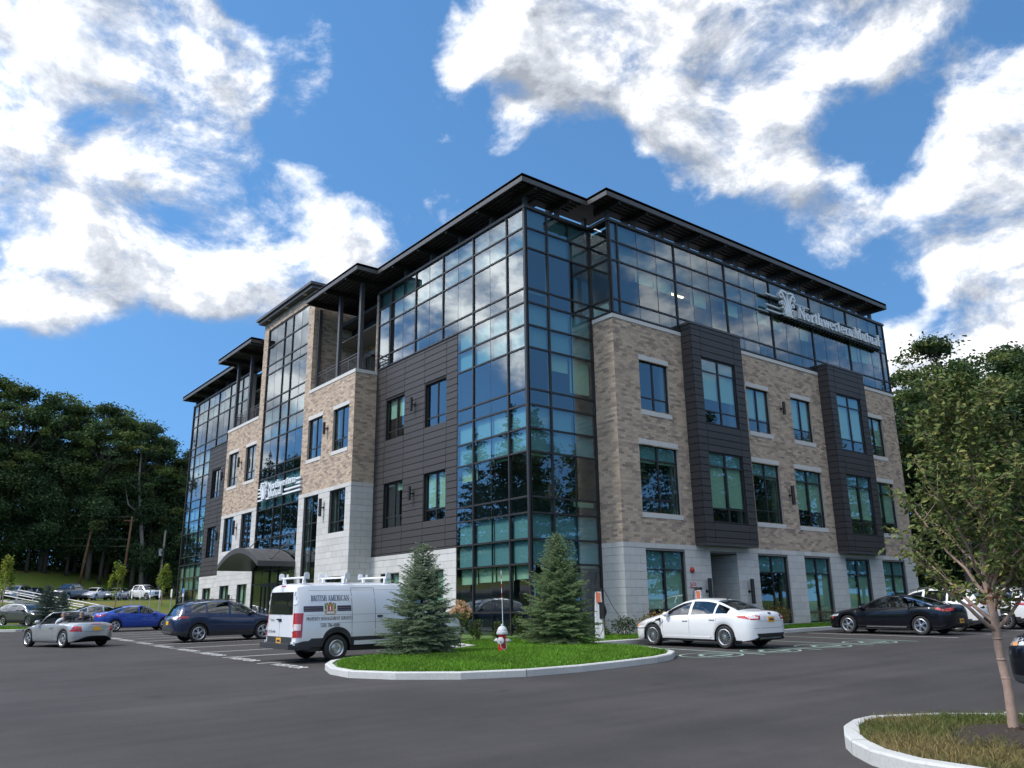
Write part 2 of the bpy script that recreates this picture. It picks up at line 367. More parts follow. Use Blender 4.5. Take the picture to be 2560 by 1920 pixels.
rim_m = mat('alloy', (.62, .63, .65), .28, metal=.9)
rimdark_m = mat('dark_alloy', (.10, .10, .11), .35, metal=.8)
chrome_m = mat('chrome', (.75, .76, .78), .12, metal=1)
tail_m = mat('taillight_red', (.42, .012, .012), .15, coat=1)
tailw_m = mat('taillight_clear', (.75, .62, .62), .15, coat=1)
head_m = mat('headlight', (.55, .58, .62), .12, coat=1, metal=.2)
amber_m = mat('amber', (.75, .32, .10), .3)
plate_m = mat('plate_gold', (.72, .36, .03), .5)
navy_m = mat('navy', (.016, .022, .085), .5)
gold_m = mat('gold_print', (.42, .28, .06), .5)
redprint_m = mat('red_print', (.42, .03, .03), .5)
greenprint_m = mat('green_print', (.05, .16, .05), .5)
white_m = mat('white_enamel', (.74, .75, .76), .35, coat=.3)
red_m = mat('hydrant_red', (.48, .014, .012), .42, var=.12, scale=9, coat=.2)
silver_m = mat('silver_paint', (.52, .54, .56), .45, var=.08, scale=9)
galv_m = mat('galvanised', (.48, .49, .50), .5, metal=.4)
orange_m = mat('orange_panel', (.62, .16, .07), .5)
blue_m = mat('sign_blue', (.05, .22, .52), .5)
wood_m = mat('pole_wood', (.17, .095, .055), .9, var=.2, scale=6)
greywood_m = mat('grey_pole', (.22, .20, .18), .9, var=.2, scale=6)
bark_m = mat('bark', (.14, .12, .10), .95, var=.3, scale=8, bump=.5)
palebark_m = mat('pale_bark', (.30, .21, .165), .85, var=.22, scale=9, bump=.3, var2=(1.6, .15))
darkbark_m = mat('dark_bark', (.055, .045, .038), .95, var=.3, scale=6)
skin_m = mat('skin', (.48, .27, .19), .55)
hair_m = mat('grey_hair', (.20, .19, .18), .8)
darkhair_m = mat('dark_hair', (.03, .022, .018), .7)
shirt_m = mat('white_shirt', (.62, .64, .68), .85)
dshirt_m = mat('dark_shirt', (.035, .04, .05), .85)
pink_m = mat('pink_scarf', (.50, .16, .13), .85)
seat_m = mat('seat_leather', (.022, .021, .022), .5)
tan_m = mat('tan_seat', (.28, .26, .24), .6)
leaf_m = leaf_mat('leaf'); needle_m = leaf_mat('needle', .55, .15); grass_m = leaf_mat('grass_blade', .6, .3); far_m = leaf_mat('far_leaf', .7, .30)
def paint(name, col, rough=.32, metal=0., coat=1.): return mat(name, col, rough, metal, coat=coat)
white_paint = paint('white_paint', (.72, .725, .73)); silver_paint = paint('silver_car_paint', (.46, .475, .49), .3, .55)
blue_paint = paint('bright_blue_paint', (.012, .062, .42), .3, .25); navy_paint = paint('dark_blue_paint', (.010, .022, .072), .3, .35)
black_paint = mat('black_paint', (.003, .0035, .007), .3, spec=.15, coat=.7); grey_paint = paint('grey_car_paint', (.10, .11, .115), .3, .4); dred_paint = paint('dark_red_paint', (.045, .012, .014), .3)
van_paint = paint('van_white', (.70, .72, .76), .35)
vanblack_m = mat('van_cladding', (.030, .032, .036), .6)

# ------------------------------------------------------------------ ground
_rise = pchip([(-500, 0), (53, 0), (56, .05), (62, .6), (71, 1.75), (74, 1.95), (92, 2.2), (107, 6.4), (125, 8.2), (400, 14), (3000, 20)])
def gz(x, y):
    return -.425+.0122*min(max(x, -45), 45)+.0102*min(max(y, -45), 60)
def terr(x, y):
    h = gz(x, y)+_rise(y-.45*x)*min(1, max(0, (60-x)/20))
    if x < -36: h += min(4.5, (-36-x)*.11)
    if y < -42: h += min(2.5, (-42-y)*.08)
    return h
def sheet(name, xs, ys, zf, m, keep=None, kind='structure'):
    nx, ny = len(xs), len(ys); V = [(x, y, zf(x, y)) for y in ys for x in xs]; F = []
    for j in range(ny-1):
        for i in range(nx-1):
            if keep is None or keep((xs[i]+xs[i+1])/2, (ys[j]+ys[j+1])/2): F.append((j*nx+i, j*nx+i+1, (j+1)*nx+i+1, (j+1)*nx+i))
    me = bpy.data.meshes.new(name); me.from_pydata(V, [], F); me.materials.append(m); me.polygons.foreach_set('use_smooth', np.ones(len(F), bool))
    return tag(link(name, me), kind=kind)
def in_lot(x, y): return -35 < x < 36 and -41 < y and y-.45*x < 52.5
def _cr(a, b, s): return list(np.arange(a, b+.01, s))
gx = [-1500, -700, -350, -200, -140]+_cr(-110, 130, 3)+[160, 220, 350, 700, 1500]
gy = [-1500, -700, -350, -200, -130]+_cr(-90, 150, 3)+[180, 240, 350, 700, 1500]
sheet('ground', gx, gy, lambda x, y: terr(x, y)-(.35 if -33 < x < 34 and -39 < y and y-.45*x < 49.5 else .0), lawn_m)
def _asph():
    xs = _cr(-35, 36, 2.84); V = []; F = []
    for x in xs:
        y1 = 52.5+.45*x
        for k in range(26): V.append((x, -41+(y1+41)*k/25, 0))
    V = [(x, y, gz(x, y)+.004) for x, y, _ in V]
    for i in range(len(xs)-1):
        for k in range(25): F.append((i*26+k, (i+1)*26+k, (i+1)*26+k+1, i*26+k+1))
    me = bpy.data.meshes.new('asphalt_lot'); me.from_pydata(V, [], F); me.materials.append(asphalt_m); tag(link('asphalt_lot', me), kind='structure')
    # far kerb along the lawn bank
    b = MB()
    for i in range(len(xs)-1):
        P = [Vector((x, 52.5+.45*x, gz(x, 52.5+.45*x))) for x in (xs[i], xs[i+1])]
        b.hexa([P[0]+Vector((0, 0, .13)), P[1]+Vector((0, 0, .13)), P[1]+Vector((-.07, .15, .13)), P[0]+Vector((-.07, .15, .13)), P[0]-Vector((0, 0, .3)), P[1]-Vector((0, 0, .3)), P[1]+Vector((-.07, .15, -.3)), P[0]+Vector((-.07, .15, -.3))])
    tag(b.build('kerb', kerb_m), kind='structure')
    # upper car park, a terrace cut into the bank
    V = []; F = []; ts = [74, 80, 86, 92]; xs = _cr(-60, 48, 6)
    for x in xs:
        for t in ts: V.append((x, t+.45*x, terr(x, t+.45*x)+.03))
    for i in range(len(xs)-1):
        for k in range(3): F.append((i*4+k, (i+1)*4+k, (i+1)*4+k+1, i*4+k+1))
    me = bpy.data.meshes.new('upper_lot'); me.from_pydata(V, [], F); me.materials.append(lot_m); tag(link('upper_lot', me), kind='structure')
_asph()

# ------------------------------------------------------------------ planted islands with kerbs
def smooth_loop(P, n=6):
    """closed Catmull-Rom through P"""
    out = []; m = len(P)
    for i in range(m):
        p0, p1, p2, p3 = [np.array(P[(i+k-1) % m], float) for k in range(4)]
        for k in range(n):
            t = k/n; out.append(tuple(.5*(2*p1+(p2-p0)*t+(2*p0-5*p1+4*p2-p3)*t*t+(3*p1-p0-3*p2+p3)*t**3)))
    return out
def inset(P, d):
    n = len(P); out = []; A = sum(P[i][0]*P[(i+1) % n][1]-P[(i+1) % n][0]*P[i][1] for i in range(n)); sg = 1 if A > 0 else -1
    for i in range(n):
        a, b, c = [np.array(P[(i+k) % n], float) for k in (-1, 0, 1)]
        t = (c-a); t /= max(np.hypot(*t), 1e-6); out.append(tuple(b+sg*d*np.array((-t[1], t[0]))))
    return out
def in_poly(x, y, P):
    r = False; n = len(P); j = n-1
    for i in range(n):
        if (P[i][1] > y) != (P[j][1] > y) and x < (P[j][0]-P[i][0])*(y-P[i][1])/(P[j][1]-P[i][1])+P[i][0]: r = not r
        j = i
    return r
def clean(P, d=.04):
    out = [P[0]]
    for p in P[1:]:
        if math.hypot(p[0]-out[-1][0], p[1]-out[-1][1]) > d: out.append(p)
    if math.hypot(out[0][0]-out[-1][0], out[0][1]-out[-1][1]) < d: out.pop()
    return out
def island(name, P, mound, surf_m, kerbname='kerb', joint=3.0):
    """kerb ring (split into cast lengths) and a mounded planted top; returns height function"""
    P = clean(P); A = sum(P[i][0]*P[(i+1) % len(P)][1]-P[(i+1) % len(P)][0]*P[i][1] for i in range(len(P)))
    if A < 0: P = P[::-1]
    I = inset(P, .16); n = len(P); hgt = .15
    b = MB(); acc = 0; Pi = inset(P, .02)
    for i in range(n):
        j = (i+1) % n; L = math.hypot(P[j][0]-P[i][0], P[j][1]-P[i][1]); acc += L
        z = lambda q, dz: (q[0], q[1], gz(*q)+dz)
        a, c, d, e = P[i], P[j], I[i], I[j]; ai, ci = Pi[i], Pi[j]
        if acc > joint:   # a joint between two cast lengths
            acc = 0; f = 1-.014/max(L, .03)
            c = (a[0]+(c[0]-a[0])*f, a[1]+(c[1]-a[1])*f); e = (d[0]+(e[0]-d[0])*f, d[1]+(e[1]-d[1])*f); ci = (ai[0]+(ci[0]-ai[0])*f, ai[1]+(ci[1]-ai[1])*f)
        b.quad(z(a, -.3), z(c, -.3), z(c, hgt-.02), z(a, hgt-.02)); b.quad(z(a, hgt-.02), z(c, hgt-.02), z(ci, hgt), z(ai, hgt)); b.quad(z(ai, hgt), z(ci, hgt), z(e, hgt), z(d, hgt))
        b.quad(z(d, hgt), z(e, hgt), z(e, -.1), z(d, -.1))
    k = MB()
    for i in range(n):
        j = (i+1) % n; q = lambda u, dz: (u[0], u[1], gz(*u)+dz)
        k.quad(q(inset(P, .03)[i], hgt-.06) if False else q(I[i], hgt-.05), q(I[j], hgt-.05), q(P[j], -.3), q(P[i], -.3))
    tag(b.build(kerbname, kerb_m, smooth=False), kind='structure')
    Pn = np.array(I)
    def dist(x, y):
        a = Pn; c = np.roll(Pn, -1, 0); ab = c-a; t = np.clip(((np.array((x, y))-a)*ab).sum(1)/np.maximum((ab**2).sum(1), 1e-9), 0, 1); q = a+ab*t[:, None]
        return np.sqrt(((q-np.array((x, y)))**2).sum(1).min())
    def hf(x, y):
        return gz(x, y)+hgt-.025+mound*(1-math.exp(-dist(x, y)/1.6))
    bm = bmesh.new(); vs = [bm.verts.new((x, y, 0)) for x, y in I]; f = bm.faces.new(vs); bmesh.ops.triangulate(bm, faces=[f])
    for _ in range(6):
        es = [e for e in bm.edges if e.calc_length() > .9]
        if not es: break
        bmesh.ops.subdivide_edges(bm, edges=es, cuts=1); bmesh.ops.triangulate(bm, faces=[q for q in bm.faces if len(q.verts) > 3])
    for v in bm.verts: v.co.z = hf(v.co.x, v.co.y)
    me = bpy.data.meshes.new(name); bm.to_mesh(me); bm.free(); me.materials.append(surf_m); me.polygons.foreach_set('use_smooth', np.ones(len(me.polygons), bool))
    o = tag(link(name, me), kind='structure'); return I, hf
def blades(name, I, hf, n, h, w, cols, label, clump=None, lean=.5):
    """grass as one mesh of single blades"""
    I = np.array(I); lo = I.min(0); hi = I.max(0); pts = []
    while len(pts) < n:
        q = nrg.uniform(lo, hi, (n, 2))
        for x, y in q:
            if in_poly(x, y, I) and (clump is None or clump(x, y)): pts.append((x, y))
            if len(pts) >= n: break
    pts = np.array(pts); z = np.array([hf(x, y) for x, y in pts]); a = nrg.uniform(0, 2*PI, n); hh = h*nrg.uniform(.5, 1.25, n)
    d = np.c_[np.cos(a), np.sin(a), np.zeros(n)]; base = np.c_[pts, z]; ln = nrg.normal(0, lean, (n, 2))*hh[:, None]
    tip = base+np.c_[ln, hh]; mid = base+np.c_[ln*.35, hh*.6]
    V = np.stack([base-d*w, base+d*w, mid+d*w*.7, mid-d*w*.7, tip], 1).reshape(-1, 3)
    k = np.arange(n)*5; Q = np.concatenate([np.stack([k, k+1, k+2], 1), np.stack([k, k+2, k+3], 1), np.stack([k+3, k+2, k+4], 1)], 0)
    ci = cols(pts, n); C = np.concatenate([ci]*3, 0)
    return tag(link(name, np_mesh(name, V, Q, grass_m, C, 3)), label, 'grass', kind='stuff')
def noise2(p, s, seed=0):
    v = np.zeros(len(p))
    r = np.random.default_rng(seed)
    for _ in range(9):
        k = r.normal(0, s, 2); v += np.sin(p@k+r.uniform(0, 6.28))
    return v/3
def green_cols(p, n):
    base = np.array([(.10, .235, .014), (.125, .28, .018), (.155, .29, .03), (.075, .185, .014)])[nrg.integers(0, 4, n)]
    return base*(1+.22*noise2(p, 1.1, 3)[:, None])*nrg.uniform(.8, 1.2, (n, 1))
def dry_cols(p, n):
    t = np.clip(.5+.5*noise2(p, 2.4, 5)+nrg.normal(0, .28, n), 0, 1)[:, None]
    g = np.array([(.060, .105, .020), (.095, .13, .028), (.12, .15, .036)])[nrg.integers(0, 3, n)]; d = np.array([(.25, .185, .070), (.33, .25, .11), (.20, .15, .065)])[nrg.integers(0, 3, n)]
    return (g*(1-t)+d*t)*nrg.uniform(.75, 1.2, (n, 1))
YC = -3.5      # kerb line in front of the short side
XC = -3.45      # kerb line along the long side
tip = [(-9.75, -3.85), (-10.3, -4.7), (-10.75, -5.9), (-10.85, -7.0), (-10.35, -8.1), (-9.4, -9.1), (-8.1, -9.65), (-6.6, -9.75), (-5.2, -9.6), (-3.7, -9.35), (-2.75, -8.95), (-1.95, -8.35), (-1.55, -7.7)]
P_is = tip+[(-1.1, -6.9), (-.85, -6.1), (-.85, -5.3), (-.9, -4.6), (-.75, -3.95), (-.2, YC-.05), (.6, YC), (6, YC), (12, YC), (20, YC), (27.5, YC), (28.2, -3.0), (28.3, 1.0), (26.2, 1.2), (15, 1.2), (3.0, 1.2), (1.0, 3), (1.0, 20), (1., 44.5), (-1, 46), (-2.9, 45.4), (XC, 44), (XC, 30), (XC, 15), (XC, 5), (XC, 0), (-3.9, -1.7), (-5.2, -2.65), (-7.2, -2.85), (-8.7, -3.15)]
ISL, isl_h = island('front_lawn', P_is, .10, turf_m)
blades('island_grass', [p for p in smooth_loop([(-9.6, -4.1), (-10.55, -6), (-10.6, -7.1), (-9.3, -8.85), (-8, -9.4), (-6.6, -9.5), (-3.8, -9.1), (-2.2, -8.3), (-1.8, -7.7), (-1.1, -6), (-1.1, -5), (-.9, -3.8), (.5, -3.3), (3, -3.3), (3, -2.2), (1, -1.0), (-1, -.6), (-2.4, 0), (-3.2, 0), (-3.7, -1.9), (-5.2, -2.85), (-8.5, -3.4)], 4) if in_poly(p[0], p[1], ISL)], isl_h, 70000, .075, .008, green_cols, 'bright green mown grass on the kerbed island around the two spruces')
blades('strip_grass', [(3, -3.3), (27.2, -3.3), (27.2, -2.2), (3, -2.2)], isl_h, 16000, .08, .010, green_cols, 'strip of green grass between the kerb and the stone base of the short side')
# the small dry island at the lower right
P_br = [(-9.3, -17.85), (-9.75, -17.87), (-10.2, -18.02), (-10.75, -18.35), (-11.05, -18.6), (-11.4, -19.0), (-11.62, -19.5), (-11.65, -20.2), (-11.3, -21.2), (-10.4, -22.6), (-9, -24), (-7.6, -24.4), (-6.6, -23.5), (-6.5, -22), (-7.0, -20.4), (-7.6, -19.3), (-8.5, -18.3)]
BR, br_h = island('corner_bed', P_br, .06, dryturf_m, joint=1.9)
TREE0 = (-9.62, -19.62)
def near_tree(x, y): return math.hypot((x-TREE0[0]+.05)*.75, y-TREE0[1]+.15)
blades('dry_grass', BR, br_h, 26000, .085, .0042, dry_cols, 'patchy green and straw coloured grass on the kerbed bed under the young tree', clump=lambda x, y: near_tree(x, y) > .5+.22*math.sin(9*math.atan2(y-TREE0[1], x-TREE0[0]))+rng.uniform(-.12, .12), lean=.8)
def _mulch():
    b = MB(); n = 30; prev = None; rings = []
    for k, (r, dz) in enumerate(((0, .07), (.3, .065), (.55, .04), (.72, .012))):
        rings.append([(TREE0[0]-.05+r*1.2*math.cos(a)*(1+.12*math.sin(3*a)), TREE0[1]-.1+r*math.sin(a)*(1+.1*math.cos(5*a))) for a in np.linspace(0, 2*PI, n, endpoint=False)])
        rings[-1] = [(x, y, br_h(x, y)+dz) for x, y in rings[-1]]
    for k in range(3):
        for i in range(n): b.quad(rings[k][i], rings[k][(i+1) % n], rings[k+1][(i+1) % n], rings[k+1][i])
    tag(b.build('mulch_ring', soil_m, smooth=True), kind='structure')
    m = MB()
    for _ in range(700):
        a = rng.uniform(0, 6.28); r = abs(rng.gauss(0, .4)); x = TREE0[0]-.05+r*1.2*math.cos(a); y = TREE0[1]-.1+r*math.sin(a); z = br_h(x, y)+max(.01, .07-.08*r)
        s = rng.uniform(.008, .026); t = rng.uniform(0, 3.14); m.col = rng.choice([(.05, .033, .022), (.085, .055, .038), (.03, .02, .015), (.14, .10, .07)])
        dx, dy = s*math.cos(t), s*math.sin(t); m.poly([(x-dx, y-dy, z), (x+dy*.4, y-dx*.4, z+rng.uniform(.0, .02)), (x+dx, y+dy, z+rng.uniform(0, .012)), (x-dy*.4, y+dx*.4, z)])
    tag(m.build('mulch_chips', grass_m), 'dark bark mulch around the young tree trunk', 'mulch', kind='stuff')
_mulch()
# island end at the far left of the lower car park
FLI, fl_h = island('side_bed', smooth_loop([(-11.2, 34.6), (-13.5, 36.2), (-22, 41.5), (-20, 45), (-12, 42.5), (-10.3, 38)], 4), .12, turf_m)
blades('side_grass', FLI, fl_h, 12000, .09, .02, green_cols, 'green grass on the kerbed bed at the far left behind the silver convertible')

# ------------------------------------------------------------------ painted markings
def strip(b, x0, y0, x1, y1, w, dz=.008, n=4):
    d = Vector((x1-x0, y1-y0)); L = d.length; d /= L; p = Vector((-d.y, d.x))*w/2
    for i in range(n):
        a = Vector((x0, y0))+d*L*i/n; c = Vector((x0, y0))+d*L*(i+1)/n
        b.quad(*[(q.x, q.y, gz(q.x, q.y)+dz) for q in (a-p, c-p, c+p, a+p)])
def marking(name, m, fn, label, group=None):
    b = MB(); fn(b); return tag(b.build(name, m), label, 'road marking', group, None)
YL = [-1.49, 1.59, 4.52, 7.86, 11.03, 14.5, 17.3, 20.0, 22.9, 25.8, 28.7, 31.6]
XLn = [-10.71, -10.56, -10.47, -10.3, -10.15, -9.95, -9.7, -9.47, -9.4, -9.3, -9.3, -9.3]
for i, (y, x) in enumerate(zip(YL, XLn)):
    marking('stall_line', paint_m, lambda b: strip(b, x, y, -3.55, y+.12, .11), ['white stall line running under the white van', 'white stall line just left of the white van'][i] if i < 2 else 'white stall line in the visitor row along the long glass side', 'visitor stall lines')
for i, x in enumerate((.35, 2.9, 5.55, 8.1, 10.7, 13.6, 16.7, 19.7)):
    marking('stall_line', green_paint_m if i < 4 else paint_m, lambda b: strip(b, x+.1, -4.2, x-.25, -9.7-.12*i, .10), 'thin painted stall line beside the charging bays along the short side', 'charging stall lines')
marking('stall_line', paint_m, lambda b: strip(b, -6.83, -18.4, -6.83, -23, .11), 'white stall line at the right edge next to the black car', None)
def word(name, txt, x, y, size, m, label, group, rz):
    cu = bpy.data.curves.new('txt', 'FONT'); cu.body = txt; cu.size = size; cu.align_x = 'CENTER'; cu.align_y = 'CENTER'; cu.offset = .012; cu.space_character = 1.05
    o = bpy.data.objects.new('txt', cu); COL.objects.link(o); bpy.context.view_layer.update()
    me = bpy.data.meshes.new_from_object(o); bpy.data.objects.remove(o)
    co = np.zeros(len(me.vertices)*3); me.vertices.foreach_get('co', co); co = co.reshape(-1, 3); c, s_ = math.cos(rz), math.sin(rz)
    X = x+co[:, 0]*c-co[:, 1]*s_*.95; Y = y+co[:, 0]*s_+co[:, 1]*c*.95
    Z = np.array([gz(a, b_)+.008 for a, b_ in zip(X, Y)]); me.vertices.foreach_set('co', np.c_[X, Y, Z].ravel().astype(np.float32))
    me.materials.clear(); me.materials.append(m); me.update(); return tag(link(name, me), label, 'road marking', group)
VS = [(-10.45, -2.9), (-10.4, .35), (-10.28, 3.4), (-10.15, 6.3), (-10.05, 9.6), (-9.9, 12.8), (-9.75, 16.2), (-9.65, 18.7)]
for i, (x, y) in enumerate(VS):
    word('visitor_marking', 'VISITOR', x, y, .50, paint_m, 'word VISITOR painted at the mouth of the stall behind the white van' if i == 0 else 'white word VISITOR painted at the mouth of a stall', 'visitor words on the asphalt', -PI/2)
def ev(b, x, y):
    n = 40; e = lambda r, k: (x+.95*r*math.cos(2*PI*k/n), y+.80*r*math.sin(2*PI*k/n))
    for k in range(n):
        q = [e(1, k), e(1, k+1), e(.93, k+1), e(.93, k)]; b.quad(*[(p[0], p[1], gz(*p)+.008) for p in q])
    for (x0, y0, x1, y1, w) in ((-.55, -.28, .55, -.28, .10), (-.55, -.28, -.45, .05, .09), (-.45, .05, -.2, .12, .09), (-.2, .12, -.08, .35, .09), (-.08, .35, .28, .35, .09), (.28, .35, .42, .1, .09), (.42, .1, .58, .05, .09), (.58, .05, .55, -.28, .09), (-.02, -.28, -.02, -.62, .07), (.05, -.62, -.1, -.62, .1)):
        strip(b, x+x0, y+y0, x+x1, y+y1, w, n=1)
for i, (x, y) in enumerate([(-.95, -8.75), (1.45, -8.95), (4.05, -9.0), (6.6, -9.1)]):
    marking('charging_symbol', green_paint_m, lambda b: ev(b, x, y), ['pale green car symbol painted at the tip of the grass island', 'pale green car symbol painted right behind the white sedan', 'pale green car symbol on the second empty charging bay', 'pale green car symbol farthest from the white sedan'][i], 'charging bay symbols')

# ------------------------------------------------------------------ the office building
BLD = thing('office_building', 'four storey office block of tan brick, pale stone, charcoal panels and reflecting glass corners', 'building', (0, 0, 0))
D = 1.2228; YM = 42.66; XE = 26.61            # bay depth, mirror of the long side (y -> YM-y), end of the short side
Z0, ZS, ZP, ZB, ZC = -.75, 3.205, 6.84, 12.42, 16.86
PIECES = {}                                   # name -> list of (distance, maker); the nearest 300 become objects
def part(name, b, m, parent=BLD, **k): return b.build(name, m, parent, **k)
def cells(u0, u1, z0, z1, holes):
    us = sorted({u0, u1, *[h[0] for h in holes], *[h[1] for h in holes]}); zs = sorted({z0, z1, *[h[2] for h in holes], *[h[3] for h in holes]})
    us = [u for u in us if u0 <= u <= u1]; zs = [z for z in zs if z0 <= z <= z1]; out = []
    for i in range(len(us)-1):
        for j in range(len(zs)-1):
            cu, cz = (us[i]+us[i+1])/2, (zs[j]+zs[j+1])/2
            if not any(h[0] < cu < h[1] and h[2] < cz < h[3] for h in holes): out.append((us[i], us[i+1], zs[j], zs[j+1]))
    return out
def backing(name, F, n, u0, u1, z0, z1, holes, m, dep=.16):
    """the wall body behind bricks, stones or panels, with real openings and reveals"""
    b = MB()
    for c in cells(u0, u1, z0, z1, holes): b.quad(F.P(c[0], n, c[2]), F.P(c[1], n, c[2]), F.P(c[1], n, c[3]), F.P(c[0], n, c[3]))
    for a, c, e, f in holes:
        a, c, e, f = max(a, u0), min(c, u1), max(e, z0), min(f, z1)
        for (p, q) in (((a, e), (c, e)), ((c, e), (c, f)), ((c, f), (a, f)), ((a, f), (a, e))):
            b.quad(F.P(p[0], n, p[1]), F.P(q[0], n, q[1]), F.P(q[0], n-dep, q[1]), F.P(p[0], n-dep, p[1]))
    return part(name, b, m)
def cutruns(a, c, spans):
    runs = [(a, c)]
    for s, e in spans:
        nr = []
        for x, y in runs:
            if e <= x or s >= y: nr.append((x, y))
            else:
                if s-x > .03: nr.append((x, s))
                if y-e > .03: nr.append((e, y))
        runs = nr
    return runs
_pm = {}
def piece_mesh(kind, ax, L, h, t, col, m):
    key = (kind, ax, round(L, 2), round(h, 3), col)
    if key not in _pm:
        b = MB(); b.col = col; e = .004
        # a block with its front arrises eased: front face set in from the edges
        P = lambda u, n, z: (u, -n, z) if ax == 'x' else (-n, u, z)
        hl, hh = L/2, h/2
        F0 = [P(-hl, 0, -hh), P(hl, 0, -hh), P(hl, 0, hh), P(-hl, 0, hh)]; F1 = [P(-hl, t-e, -hh), P(hl, t-e, -hh), P(hl, t-e, hh), P(-hl, t-e, hh)]
        F2 = [P(-hl+e, t, -hh+e), P(hl-e, t, -hh+e), P(hl-e, t, hh-e), P(-hl+e, t, hh-e)]
        b._add(F0+F1+F2, [(8, 9, 10, 11)]+[(4+i, 4+(i+1) % 4, 8+(i+1) % 4, 8+i) for i in range(4)]+[(i, (i+1) % 4, 4+(i+1) % 4, 4+i) for i in range(4)])
        _pm[key] = b.mesh(kind, m)
    return _pm[key]
POOL = {}
def pieces(kind, wall, F, n, u0, u1, z0, z1, holes, L, h, joint, t, pal, m, z00=None, bond=.5, rnd=0., var=.10, lens=None):
    """courses of bricks / blocks / panels cut round the openings; kept in POOL until the nearest 300 are known"""
    ax = 'x' if abs(F.U.x) > .5 else 'y'; zz = z0 if z00 is None else z00; row = 0
    while zz < z1-.02:
        a, c = max(zz, z0), min(zz+h, z1)
        if c-a > .03:
            spans = [(e[0], e[1]) for e in holes if e[2] < (a+c)/2 < e[3]]
            off = (row % 2)*L*bond+(rnd*nrg.uniform(-L/2, L/2) if rnd else 0)
            for s, e in cutruns(u0, u1, spans):
                if lens: cuts = [s]+[q for q in lens if s+.06 < q < e-.06]+[e]
                else:
                    k0 = math.ceil((s-u0-off)/L+1e-4); cuts = [s]
                    q = u0+off+k0*L
                    while q < e-1e-3:
                        if q-cuts[-1] > .07 and e-q > .07: cuts.append(q)
                        q += L
                    cuts.append(e)
                for q, w in zip(cuts[:-1], cuts[1:]):
                    ctr = F.P((q+w)/2, n, (a+c)/2); POOL.setdefault(kind, []).append(((ctr-CAM).length/max(.25, abs((CAM-ctr).normalized().dot(F.N))), wall, ax, ctr, w-q-joint, c-a-joint, t, pal[int(nrg.integers(0, len(pal)))], m, var, F, n))
        zz += h; row += 1
def flush_pieces():
    for kind, lst in POOL.items():
        lst.sort(key=lambda q: q[0])
        for q in lst[:300]:
            _, wall, ax, ctr, L, h, t, col, m, var, F, n = q
            off = nrg.uniform(-.0025, .0025)
            link(kind, piece_mesh(kind, ax, L, h, t, col, m), wall, ctr+F.N*off)
        walls = {}
        for q in lst[300:]: walls.setdefault(q[1].name, []).append(q)
        for qs in walls.values():
            b = MB()
            for _, wall, ax, ctr, L, h, t, col, m, var, F, n in qs:
                f = nrg.uniform(1-var, 1+var); b.col = tuple(x*f for x in col); o = nrg.uniform(-.002, .002)
                P = lambda u, k, z: ctr+F.U*u+F.N*k+Vector((0, 0, z))
                b.hexa([P(-L/2, t+o, -h/2), P(L/2, t+o, -h/2), P(L/2, t+o, h/2), P(-L/2, t+o, h/2), P(-L/2, 0, -h/2), P(L/2, 0, -h/2), P(L/2, 0, h/2), P(-L/2, 0, h/2)], back=False)
            tag(b.build(kind, qs[0][8], qs[0][1]), kind='stuff')
BR_PAL = [(0.484, 0.376, 0.283), (0.515, 0.401, 0.302), (0.451, 0.351, 0.265), (0.531, 0.418, 0.321), (0.341, 0.263, 0.207), (0.285, 0.22, 0.177), (0.421, 0.327, 0.25), (0.49, 0.376, 0.279), (0.475, 0.37, 0.282), (0.363, 0.285, 0.231)]
ST_PAL = [(.50, .492, .475), (.53, .52, .50), (.515, .505, .49), (.545, .537, .52)]
PN_PAL = [(.042, .038, .039), (.045, .041, .042), (.040, .037, .038)]
def brick_wall(F, n, u0, u1, z0, z1, holes=()):
    w = backing('brick_wall', F, n-.012, u0, u1, z0, z1, holes, mortar_m); pieces('brick', w, F, n-.013, u0, u1, z0, z1, holes, .3048, .1016, .0105, .017, BR_PAL, brick_m, bond=.5, rnd=.3); return w
def stone_wall(F, n, u0, u1, z0, z1, holes=(), band=True):
    w = backing('stone_base', F, n-.012, u0, u1, z0, z1, holes, joint_m)
    zt = z1-.20 if band else z1
    zz = zt-math.ceil((zt-z0)/.3048)*.3048
    pieces('stone_block', w, F, n-.013, u0, u1, z0, zt, holes, .6096, .3048, .009, .02, ST_PAL, stone_m, z00=zz, var=.05)
    if band: pieces('stone_block', w, F, n-.013, u0, u1, zt, z1, holes, .6096, .20, .009, .032, ST_PAL, stone_m, var=.04)
    return w
def panel_wall(F, n, u0, u1, z0, z1, holes=(), lens=None, L=3.0, z00=None):
    w = backing('panel_wall', F, n-.03, u0, u1, z0, z1, holes, gap_m, .14); pieces('panel', w, F, n-.03, u0, u1, z0, z1, holes, L, .3048, .026, .03, PN_PAL, panel_m, z00=z00, bond=0, var=.05, lens=lens); return w
def pane_mesh(F, u0, u1, n, z0, z1, t=.02, tilt=.0022):
    """one glass lite, set a hair out of plane as real glazing is"""
    b = MB(); a, c = nrg.normal(0, tilt, 2)
    if F.flip: u0, u1 = u1, u0
    du, dz = (u1-u0)/2, (z1-z0)/2
    q = lambda s, r: F.P((u0+u1)/2+s*du, n+s*du*a+r*dz*c, (z0+z1)/2+r*dz); k = lambda s, r: F.P((u0+u1)/2+s*du, n-t, (z0+z1)/2+r*dz)
    b.hexa([q(-1, -1), q(1, -1), q(1, 1), q(-1, 1), k(-1, -1), k(1, -1), k(1, 1), k(-1, 1)], back=False); return b
